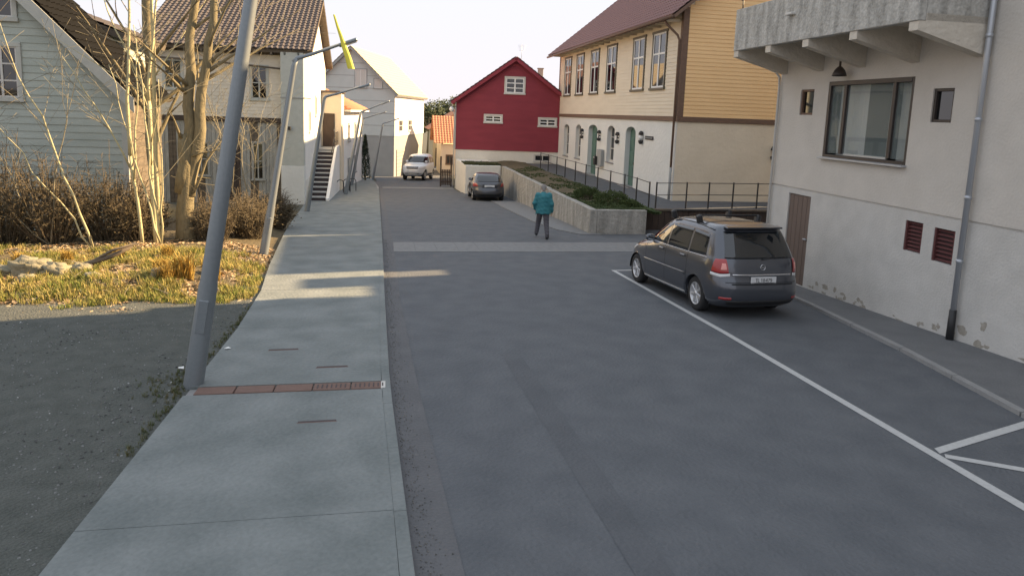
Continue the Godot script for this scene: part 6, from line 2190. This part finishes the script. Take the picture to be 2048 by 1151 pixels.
	part(car, "bumper_step", end_patch(b, true, P4(-0.62, 0.625, 0.62, 0.625, 0.62, 0.645, -0.62, 0.645), 0.012, 16, 2), M.seam)
	plate(car, "TL 18479", Vector3(0, 0.705, b.end(0.2, 0.70, true) + 0.012), 0.0)
	var st2 := smooth()
	for k in 20:
		var a0 := TAU * k / 20.0
		var a1 := TAU * (k + 1) / 20.0
		var zc := b.end(0, 0.92, true) + 0.012
		tube(st2, [Vector3(cos(a0) * 0.048, 0.92 + sin(a0) * 0.048, zc), Vector3(cos(a1) * 0.048, 0.92 + sin(a1) * 0.048, zc)], [0.007, 0.007], 5, false)
	part(car, "badge_ring", done(st2), M.chrome)
	part(car, "badge_bar", box_mesh(Vector3(0.12, 0.012, 0.008), 0.003), M.chrome, Transform3D(Basis(Vector3(0, 0, 1), 0.12), Vector3(0, 0.92, b.end(0, 0.92, true) + 0.014)))
	st2 = smooth()
	tube(st2, [Vector3(0.0, 1.05, b.end(0, 1.05, true) + 0.02), Vector3(0.30, 1.10, b.end(0.3, 1.10, true) + 0.02)], [0.012, 0.007], 6)
	part(car, "rear_wiper", done(st2), M.black)
	# two roof bars on black feet
	for z in [-0.12, 0.95]:
		var bar := part(car, "roof_bar", box_mesh(Vector3(1.26, 0.03, 0.055), 0.01), M.black, Transform3D(Basis(), Vector3(0, 1.71, z)))
		for sd in [-1.0, 1.0]:
			part(bar, "foot", box_mesh(Vector3(0.10, 0.17, 0.13), 0.025), M.black, Transform3D(Basis(Vector3(0, 0, 1), sd * -0.25), Vector3(sd * 0.64, -0.075, 0)))


func hatchback() -> void:
	var car := thing("hatchback", "dark grey hatchback seen from behind at the end of the retaining wall", "car", "", G(5.72, 39.6), slope_basis(-0.03).scaled(Vector3.ONE * 1.07))
	var b := Body.new()
	b.rows = [[0.20, -1.95, 1.95, 0.76], [0.30, -2.06, 2.06, 0.83], [0.42, -2.10, 2.11, 0.865], [0.55, -2.08, 2.10, 0.875], [0.66, -2.02, 2.05, 0.87], [0.76, -1.85, 2.02, 0.86], [0.84, -1.50, 2.0, 0.85], [0.90, -1.15, 1.96, 0.83], [0.96, -0.95, 1.90, 0.80], [1.08, -0.74, 1.76, 0.75], [1.20, -0.50, 1.60, 0.70], [1.30, -0.28, 1.44, 0.65], [1.38, -0.02, 1.22, 0.58], [1.42, 0.2, 0.95, 0.46], [1.44, 0.4, 0.7, 0.25]]
	b.pf = 3.4
	b.pr = 6.0
	var ys := steps(0.20, 1.36, 34)
	ys.append_array([1.38, 1.40, 1.41, 1.42, 1.43, 1.44])
	part(car, "body", body_mesh(b, ys, [-1.28, 1.26], 0.36), M.carpaint2)
	car_common(car, b, [-1.28, 1.26], 0.36, 0.305, M.alloy, 5)
	for sd in [-1.0, 1.0]:
		part(car, "side_window", side_patch(b, sd, P4(-0.66, 0.97, 0.10, 0.96, 0.10, 1.32, -0.16, 1.31), 0.004), M.carglass)
		part(car, "side_window", side_patch(b, sd, P4(0.17, 0.96, 1.0, 0.98, 0.85, 1.30, 0.17, 1.32), 0.004), M.carglass)
		part(car, "tail_light", end_patch(b, true, P4(sd * 0.58, 0.76, sd * 0.82, 0.74, sd * 0.80, 0.93, sd * 0.66, 0.92), 0.010, 8, 6), M.redlens)
		part(car, "headlight", end_patch(b, false, P4(sd * 0.45, 0.62, sd * 0.78, 0.64, sd * 0.76, 0.74, sd * 0.5, 0.72), 0.008, 8, 5), M.clearlens)
		mirror(car, sd, b.half(-0.5, 1.0), 1.02, -0.50, M.black)
		part(car, "shut_line", side_patch(b, sd, P4(0.12, 0.36, 0.132, 0.36, 0.132, 0.95, 0.12, 0.95), 0.0025, 1, 10), M.seam)
	part(car, "windscreen", end_patch(b, false, P4(-0.70, 0.98, 0.70, 0.98, 0.52, 1.33, -0.52, 1.33), 0.004, 14, 10), M.carglass)
	part(car, "rear_window", end_patch(b, true, P4(-0.66, 0.99, 0.66, 0.99, 0.52, 1.33, -0.52, 1.33), 0.005, 14, 10), M.carglass)
	part(car, "plate_recess", end_patch(b, true, P4(-0.40, 0.70, 0.40, 0.70, 0.36, 0.86, -0.36, 0.86), 0.006, 10, 4), M.black)
	part(car, "bumper_insert", end_patch(b, true, P4(-0.64, 0.25, 0.64, 0.25, 0.70, 0.42, -0.70, 0.42), 0.006, 14, 3), M.black)
	plate(car, "", Vector3(0, 0.78, b.end(0.2, 0.78, true) + 0.014), 0.0)


func off_roader() -> void:
	var car := thing("off_roader", "white off roader facing the camera at the far end of the street", "car", "", G(2.80, 60.0), slope_basis(PI - 0.26).scaled(Vector3(1.10, 1.20, 1.10)))
	var b := Body.new()
	b.rows = [[0.32, -2.10, 2.20, 0.84], [0.45, -2.26, 2.32, 0.90], [0.60, -2.32, 2.34, 0.93], [0.80, -2.30, 2.32, 0.935], [0.95, -2.22, 2.30, 0.93], [1.04, -2.0, 2.29, 0.92], [1.10, -1.55, 2.28, 0.91], [1.15, -1.15, 2.27, 0.895], [1.22, -0.98, 2.25, 0.875], [1.40, -0.78, 2.20, 0.835], [1.58, -0.56, 2.12, 0.79], [1.70, -0.34, 2.04, 0.74], [1.78, -0.05, 1.92, 0.66], [1.82, 0.25, 1.7, 0.5], [1.84, 0.6, 1.3, 0.25]]
	b.pf = 4.5
	b.pr = 7.0
	var ys := steps(0.32, 1.74, 36)
	ys.append_array([1.76, 1.78, 1.80, 1.815, 1.83, 1.84])
	part(car, "body", body_mesh(b, ys, [-1.42, 1.36], 0.44), M.carwhite)
	car_common(car, b, [-1.42, 1.36], 0.44, 0.375, M.alloy, 6)
	for sd in [-1.0, 1.0]:
		part(car, "side_window", side_patch(b, sd, P4(-0.84, 1.22, 0.02, 1.22, 0.02, 1.64, -0.42, 1.63), 0.004), M.carglass)
		part(car, "side_window", side_patch(b, sd, P4(0.09, 1.22, 0.92, 1.22, 0.92, 1.64, 0.09, 1.64), 0.004), M.carglass)
		part(car, "side_window", side_patch(b, sd, P4(1.0, 1.23, 1.85, 1.25, 1.75, 1.62, 1.0, 1.63), 0.004), M.carglass)
		part(car, "headlight", end_patch(b, false, P4(sd * 0.52, 0.80, sd * 0.88, 0.82, sd * 0.86, 1.0, sd * 0.56, 0.98), 0.012, 8, 6), M.clearlens)
		part(car, "fog_light", end_patch(b, false, P4(sd * 0.56, 0.50, sd * 0.72, 0.50, sd * 0.72, 0.58, sd * 0.56, 0.58), 0.012, 6, 4), M.clearlens)
		part(car, "tail_light", end_patch(b, true, P4(sd * 0.72, 0.9, sd * 0.88, 0.9, sd * 0.86, 1.3, sd * 0.74, 1.3), 0.010, 6, 6), M.redlens)
		mirror(car, sd, b.half(-0.7, 1.27), 1.30, -0.70, M.carwhite)
		part(car, "sill_guard", side_patch(b, sd, P4(-0.95, 0.36, 0.90, 0.36, 0.90, 0.50, -0.95, 0.50), 0.012, 14, 2), M.black)
	part(car, "windscreen", end_patch(b, false, P4(-0.76, 1.24, 0.76, 1.24, 0.62, 1.66, -0.62, 1.66), 0.006, 14, 10), M.carglass)
	part(car, "rear_window", end_patch(b, true, P4(-0.68, 1.26, 0.68, 1.26, 0.60, 1.62, -0.60, 1.62), 0.005, 12, 8), M.carglass)
	part(car, "grille", end_patch(b, false, P4(-0.42, 0.80, 0.42, 0.80, 0.46, 0.96, -0.46, 0.96), 0.014, 12, 4), M.black)
	for k in 2:
		part(car, "grille_bar", end_patch(b, false, P4(-0.42, 0.845 + k * 0.055, 0.42, 0.845 + k * 0.055, 0.42, 0.862 + k * 0.055, -0.42, 0.862 + k * 0.055), 0.022, 12, 1), M.alloy)
	part(car, "bumper_insert", end_patch(b, false, P4(-0.70, 0.36, 0.70, 0.36, 0.74, 0.52, -0.74, 0.52), 0.008, 14, 3), M.black)
	part(car, "skid_plate", end_patch(b, false, P4(-0.40, 0.38, 0.40, 0.38, 0.36, 0.47, -0.36, 0.47), 0.016, 10, 2), M.alloy)
	plate(car, "", Vector3(0, 0.64, b.end(0.2, 0.64, false) - 0.016), PI)


# ---------------------------------------------------------------- the walker
# bones: [a, b, radius a, radius b]; the field of tapered capsules joined smoothly, meshed as surface nets into st. cut(p, f) may trim it.
func nets(st: SurfaceTool, bones: Array, cell: float, k: float, cut = null) -> void:
	var lo := Vector3.ONE * 1e9
	var hi := -lo
	for b in bones:
		var m := maxf(b[2], b[3]) + 2.5 * cell
		lo = lo.min(b[0] - Vector3.ONE * m).min(b[1] - Vector3.ONE * m)
		hi = hi.max(b[0] + Vector3.ONE * m).max(b[1] + Vector3.ONE * m)
	var nx := int((hi.x - lo.x) / cell) + 2
	var ny := int((hi.y - lo.y) / cell) + 2
	var nz := int((hi.z - lo.z) / cell) + 2
	var f := PackedFloat32Array()
	f.resize(nx * ny * nz)
	f.fill(1.0)
	for b in bones:
		var a: Vector3 = b[0]
		var e: Vector3 = b[1] - a
		var ee := maxf(e.length_squared(), 1e-9)
		var m := maxf(b[2], b[3]) + k + 2.0 * cell
		var l0: Vector3 = ((a.min(b[1]) - Vector3.ONE * m - lo) / cell).max(Vector3.ZERO)
		var h0: Vector3 = (a.max(b[1]) + Vector3.ONE * m - lo) / cell
		for ix in range(int(l0.x), mini(int(h0.x) + 1, nx)):
			for iy in range(int(l0.y), mini(int(h0.y) + 1, ny)):
				for iz in range(int(l0.z), mini(int(h0.z) + 1, nz)):
					var p := lo + Vector3(ix, iy, iz) * cell
					var t := clampf((p - a).dot(e) / ee, 0.0, 1.0)
					var d := (p - a - e * t).length() - lerpf(b[2], b[3], t)
					var i := (ix * ny + iy) * nz + iz
					var g := f[i]
					var h := clampf(0.5 + 0.5 * (g - d) / k, 0.0, 1.0)
					f[i] = lerpf(g, d, h) - k * h * (1.0 - h)
	if cut != null:
		for ix in nx:
			for iy in ny:
				for iz in nz:
					var i := (ix * ny + iy) * nz + iz
					f[i] = cut.call(lo + Vector3(ix, iy, iz) * cell, f[i])
	var vert := {}
	for ix in nx - 1:
		for iy in ny - 1:
			for iz in nz - 1:
				var c := (ix * ny + iy) * nz + iz
				var any := false
				var s0 := f[c] < 0.0
				for q in [c + 1, c + nz, c + nz + 1, c + ny * nz, c + ny * nz + 1, c + ny * nz + nz, c + ny * nz + nz + 1]:
					if (f[q] < 0.0) != s0:
						any = true
						break
				if not any:
					continue
				var sum := Vector3.ZERO
				var n := 0
				for dx in 2:
					for dy in 2:
						for dz in 2:
							var i0 := ((ix + dx) * ny + iy + dy) * nz + iz + dz
							for ax in 3:
								if [dx, dy, dz][ax] == 1:
									continue
								var o := Vector3(dx, dy, dz)
								var i1: int = i0 + [ny * nz, nz, 1][ax]
								if (f[i0] < 0.0) != (f[i1] < 0.0):
									o[ax] += f[i0] / (f[i0] - f[i1])
									sum += o
									n += 1
				vert[c] = lo + (Vector3(ix, iy, iz) + sum / n) * cell
	var step := [ny * nz, nz, 1]
	for c in vert.keys():
		for ax in 3:
			var i1: int = c + step[ax]
			if i1 >= f.size() or (f[c] < 0.0) == (f[i1] < 0.0):
				continue
			var u: int = step[(ax + 1) % 3]
			var v: int = step[(ax + 2) % 3]
			if not (vert.has(c - u) and vert.has(c - v) and vert.has(c - u - v)):
				continue
			var o := Vector3.ZERO
			o[ax] = 1.0 if f[c] < 0.0 else -1.0
			quad(st, vert[c], vert[c - u], vert[c - u - v], vert[c - v], o)


func person() -> void:
	var o := thing("person", "person in a turquoise jacket and grey trousers walking away beside the wall", "person", "", G(5.22, 22.36), Basis(Vector3.UP, -0.12).scaled(Vector3.ONE * 1.04))
	var J := {
		pel = Vector3(0, 0.93, 0.0), chest = Vector3(0, 1.27, -0.03), neck = Vector3(0, 1.47, -0.06), head = Vector3(0.0, 1.60, -0.11),
		sl = Vector3(-0.18, 1.40, -0.03), sr = Vector3(0.18, 1.40, -0.03), el = Vector3(-0.29, 1.14, 0.02), er = Vector3(0.26, 1.13, 0.03), wl = Vector3(-0.25, 0.93, -0.12), wr = Vector3(0.285, 0.87, -0.02),
		hl = Vector3(-0.09, 0.90, 0.0), hr = Vector3(0.09, 0.90, 0.0), kl = Vector3(-0.12, 0.52, -0.20), kr = Vector3(0.11, 0.49, 0.06), al = Vector3(-0.17, 0.13, -0.24), ar = Vector3(0.13, 0.10, 0.26)}
	var skin := plain(Color(0.42, 0.27, 0.20), 0.6)
	skin.subsurf_scatter_enabled = true
	skin.subsurf_scatter_strength = 0.1
	var coat := worn(81, Color(0.016, 0.125, 0.150), Color(0.035, 0.195, 0.225), 0.5, 0.75, {size = 256, world = false})
	var cloth := worn(82, Color(0.060, 0.058, 0.068), Color(0.105, 0.100, 0.115), 0.4, 0.85, {size = 256, world = false})
	var dark := plain(Color(0.018, 0.018, 0.022), 0.6)
	var hairm := worn(83, Color(0.14, 0.13, 0.12), Color(0.30, 0.285, 0.27), 0.1, 0.85, {size = 256, world = false})
	# body: torso, limbs, neck and head as one skin, hands on a finer grid
	var st := smooth()
	nets(st, [[J.pel + Vector3(-0.06, 0, 0), J.chest + Vector3(-0.07, 0, 0), 0.11, 0.11], [J.pel + Vector3(0.06, 0, 0), J.chest + Vector3(0.07, 0, 0), 0.11, 0.11], [J.chest, J.neck, 0.11, 0.06], [J.neck, J.head, 0.056, 0.06],
		[J.sl, J.el, 0.052, 0.042], [J.el, J.wl, 0.042, 0.028], [J.sr, J.er, 0.052, 0.042], [J.er, J.wr, 0.042, 0.028],
		[J.chest, J.sl, 0.08, 0.06], [J.chest, J.sr, 0.08, 0.06], [J.hl, J.kl, 0.085, 0.055], [J.kl, J.al, 0.055, 0.038], [J.hr, J.kr, 0.085, 0.055], [J.kr, J.ar, 0.055, 0.038],
		[J.al + Vector3(0, -0.03, 0.03), J.al + Vector3(-0.01, -0.05, -0.15), 0.036, 0.03], [J.ar + Vector3(0, -0.03, 0.03), J.ar + Vector3(0.01, -0.045, -0.15), 0.036, 0.03]], 0.018, 0.03)
	# head with brow, nose, chin, ears
	var h: Vector3 = J.head
	var tilt := Basis(Vector3.RIGHT, -0.35)
	var hp := func(x: float, y: float, z: float) -> Vector3: return h + tilt * Vector3(x, y, z)
	nets(st, [[hp.call(0, 0.03, 0.015), hp.call(0, 0.035, -0.02), 0.083, 0.078], [hp.call(0, -0.02, -0.035), hp.call(0, -0.075, -0.055), 0.062, 0.038], [hp.call(0, 0.012, -0.088), hp.call(0, -0.022, -0.108), 0.008, 0.014], [hp.call(-0.03, 0.025, -0.082), hp.call(0.03, 0.025, -0.082), 0.014, 0.014],
		[hp.call(-0.02, -0.058, -0.088), hp.call(0.02, -0.058, -0.088), 0.009, 0.009], [hp.call(-0.084, 0.005, 0.01), hp.call(-0.084, -0.03, 0.005), 0.016, 0.011], [hp.call(0.084, 0.005, 0.01), hp.call(0.084, -0.03, 0.005), 0.016, 0.011], [J.neck, hp.call(0, -0.03, 0.0), 0.055, 0.056]], 0.0075, 0.018)
	for sd in [[J.wl, (J.wl - J.el).normalized(), -1.0], [J.wr, (J.wr - J.er).normalized(), 1.0]]:
		var w: Vector3 = sd[0]
		var dn: Vector3 = sd[1]
		var fw := Vector3(0, 0, -1)
		fw = (fw - dn * fw.dot(dn)).normalized()
		var inn: Vector3 = dn.cross(fw).normalized() * -sd[2]
		var bones := [[w, w + dn * 0.05 + fw * 0.012, 0.026, 0.024], [w + dn * 0.02, w + dn * 0.085 + fw * 0.022, 0.02, 0.012], [w + dn * 0.02, w + dn * 0.085 - fw * 0.022, 0.02, 0.012]]
		var lens := [0.068, 0.078, 0.072, 0.056]
		for i in 4:
			var b0: Vector3 = w + dn * 0.085 + fw * (0.027 - 0.018 * i)
			var b1: Vector3 = b0 + (dn + inn * 0.25).normalized() * float(lens[i]) * 0.5
			var b2: Vector3 = b1 + (dn + inn * 0.9).normalized() * float(lens[i]) * 0.5
			bones.append([b0, b1, 0.0095, 0.0088])
			bones.append([b1, b2, 0.0088, 0.0075])
		var t0: Vector3 = w + dn * 0.03 + fw * 0.024
		var t1: Vector3 = t0 + (dn * 0.7 + fw * 0.6 + inn * 0.3).normalized() * 0.04
		bones.append([t0, t1, 0.0125, 0.0105])
		bones.append([t1, t1 + (dn + inn * 0.3).normalized() * 0.03, 0.0105, 0.0085])
		nets(st, bones, 0.0045, 0.006)
	part(o, "body", done(st), skin)
	# jacket with collar, trousers, shoes, hair
	st = smooth()
	nets(st, [[Vector3(-0.085, 0.80, 0.0), Vector3(-0.09, 1.30, -0.02), 0.165, 0.135], [Vector3(0.085, 0.80, 0.0), Vector3(0.09, 1.30, -0.02), 0.165, 0.135], [Vector3(0, 0.84, 0.03), Vector3(0, 1.32, 0.015), 0.165, 0.14],
		[J.chest + Vector3(0, 0.06, 0.01), J.sl, 0.13, 0.085], [J.chest + Vector3(0, 0.06, 0.01), J.sr, 0.13, 0.085], [J.chest + Vector3(0, 0.1, 0.01), J.neck + Vector3(0, 0.015, 0.01), 0.12, 0.075],
		[J.sl, J.el, 0.086, 0.07], [J.el, J.wl.lerp(J.el, 0.06), 0.07, 0.052], [J.sr, J.er, 0.086, 0.07], [J.er, J.wr.lerp(J.er, 0.06), 0.07, 0.052]], 0.016, 0.035, func(p: Vector3, f: float) -> float:
			var hem := 0.81 - p.y + 0.012 * sin(p.x * 30.0)
			if absf(p.x) > 0.225:
				hem = -1.0
			return maxf(maxf(f + 0.006 * sin(p.y * 46.0 + p.x * 18.0) * sin(p.z * 20.0 + p.x * 25.0), hem), p.y - 1.515))
	part(o, "jacket", done(st), coat)
	st = smooth()
	nets(st, [[Vector3(-0.05, 0.95, 0), J.hl, 0.13, 0.12], [Vector3(0.05, 0.95, 0), J.hr, 0.13, 0.12], [J.hl, J.kl, 0.112, 0.082], [J.kl, J.al, 0.082, 0.066], [J.hr, J.kr, 0.112, 0.082], [J.kr, J.ar, 0.082, 0.066]], 0.016, 0.025, func(p: Vector3, f: float) -> float:
			return maxf(f + 0.005 * sin(p.y * 70.0 + p.x * 30.0), maxf(p.y - 1.0, (0.11 if p.x < 0.0 else 0.06) - p.y)))
	part(o, "trousers", done(st), cloth)
	st = smooth()
	for a in [J.al, J.ar]:
		var pit := 0.25 if a == J.al else -0.12
		var bs := Basis(Vector3.RIGHT, pit)
		nets(st, [[a + bs * Vector3(0, -0.025, 0.035), a + bs * Vector3(0, -0.035, -0.06), 0.05, 0.047], [a + bs * Vector3(0, -0.035, -0.06), a + bs * Vector3(0.0, -0.043, -0.165), 0.047, 0.036], [a + bs * Vector3(0, 0.0, 0.01), a + bs * Vector3(0, 0.04, 0.01), 0.052, 0.05]], 0.010, 0.02, func(p: Vector3, f: float) -> float:
			return maxf(f, 0.004 - p.y))
	part(o, "shoes", done(st), dark)
	st = smooth()
	nets(st, [[hp.call(0, 0.045, 0.02), hp.call(0, 0.045, -0.02), 0.092, 0.086], [hp.call(0, -0.02, 0.045), hp.call(0, -0.06, 0.045), 0.066, 0.05]], 0.009, 0.02, func(p: Vector3, f: float) -> float:
			var l := tilt.inverse() * (p - h)
			return maxf(f + 0.004 * sin(p.x * 160.0) * sin(p.z * 90.0), minf(0.045 - l.y, -l.z - 0.012) if l.z < 0.012 else -1.0))
	part(o, "hair", done(st), hairm)


# ---------------------------------------------------------------- small things
func details() -> void:
	# iron hoops beside the stair
	var hp := [[-2.62, 41.6, "iron hoop nearest the outside stair"], [-2.3, 42.6, "middle iron hoop beside the stair"], [-2.0, 43.6, "iron hoop farthest from the stair"]]
	for q in hp:
		var o := thing("iron_hoop", q[2], "bollard", "iron hoops by the stair", G(q[0], q[1]))
		var st := smooth()
		var pts := []
		var rad := []
		for k in 11:
			var a := PI * k / 10.0
			pts.append(Vector3(-cos(a) * 0.20, 0.62 + sin(a) * 0.2, 0))
			rad.append(0.024)
		pts.push_front(Vector3(-0.20, 0.0, 0))
		rad.push_front(0.024)
		pts.append(Vector3(0.20, 0.0, 0))
		rad.append(0.024)
		tube(st, pts, rad, 7)
		part(o, "hoop", done(st), M.iron)
	# scraps of litter in the yard
	var sc := [[-2.20, 10.05, "white paper scrap on the pavement edge beyond the first lamp"], [-2.62, 9.3, "small white scrap in the grass beside the first lamp"]]
	for q in sc:
		var o := thing("paper_scrap", q[2], "litter", "paper scraps by the yard", G(q[0], q[1], 0.06 if q[0] > -2.3 else 0.03), Basis(Vector3.UP, q[1]))
		var st := flat()
		prism(st, [Vector3(-0.04, 0, -0.02), Vector3(0.03, 0.012, -0.03), Vector3(0.045, 0.005, 0.02), Vector3(-0.02, 0.014, 0.03)], Vector3(0, 0.004, 0))
		part(o, "paper", done(st), M.white)
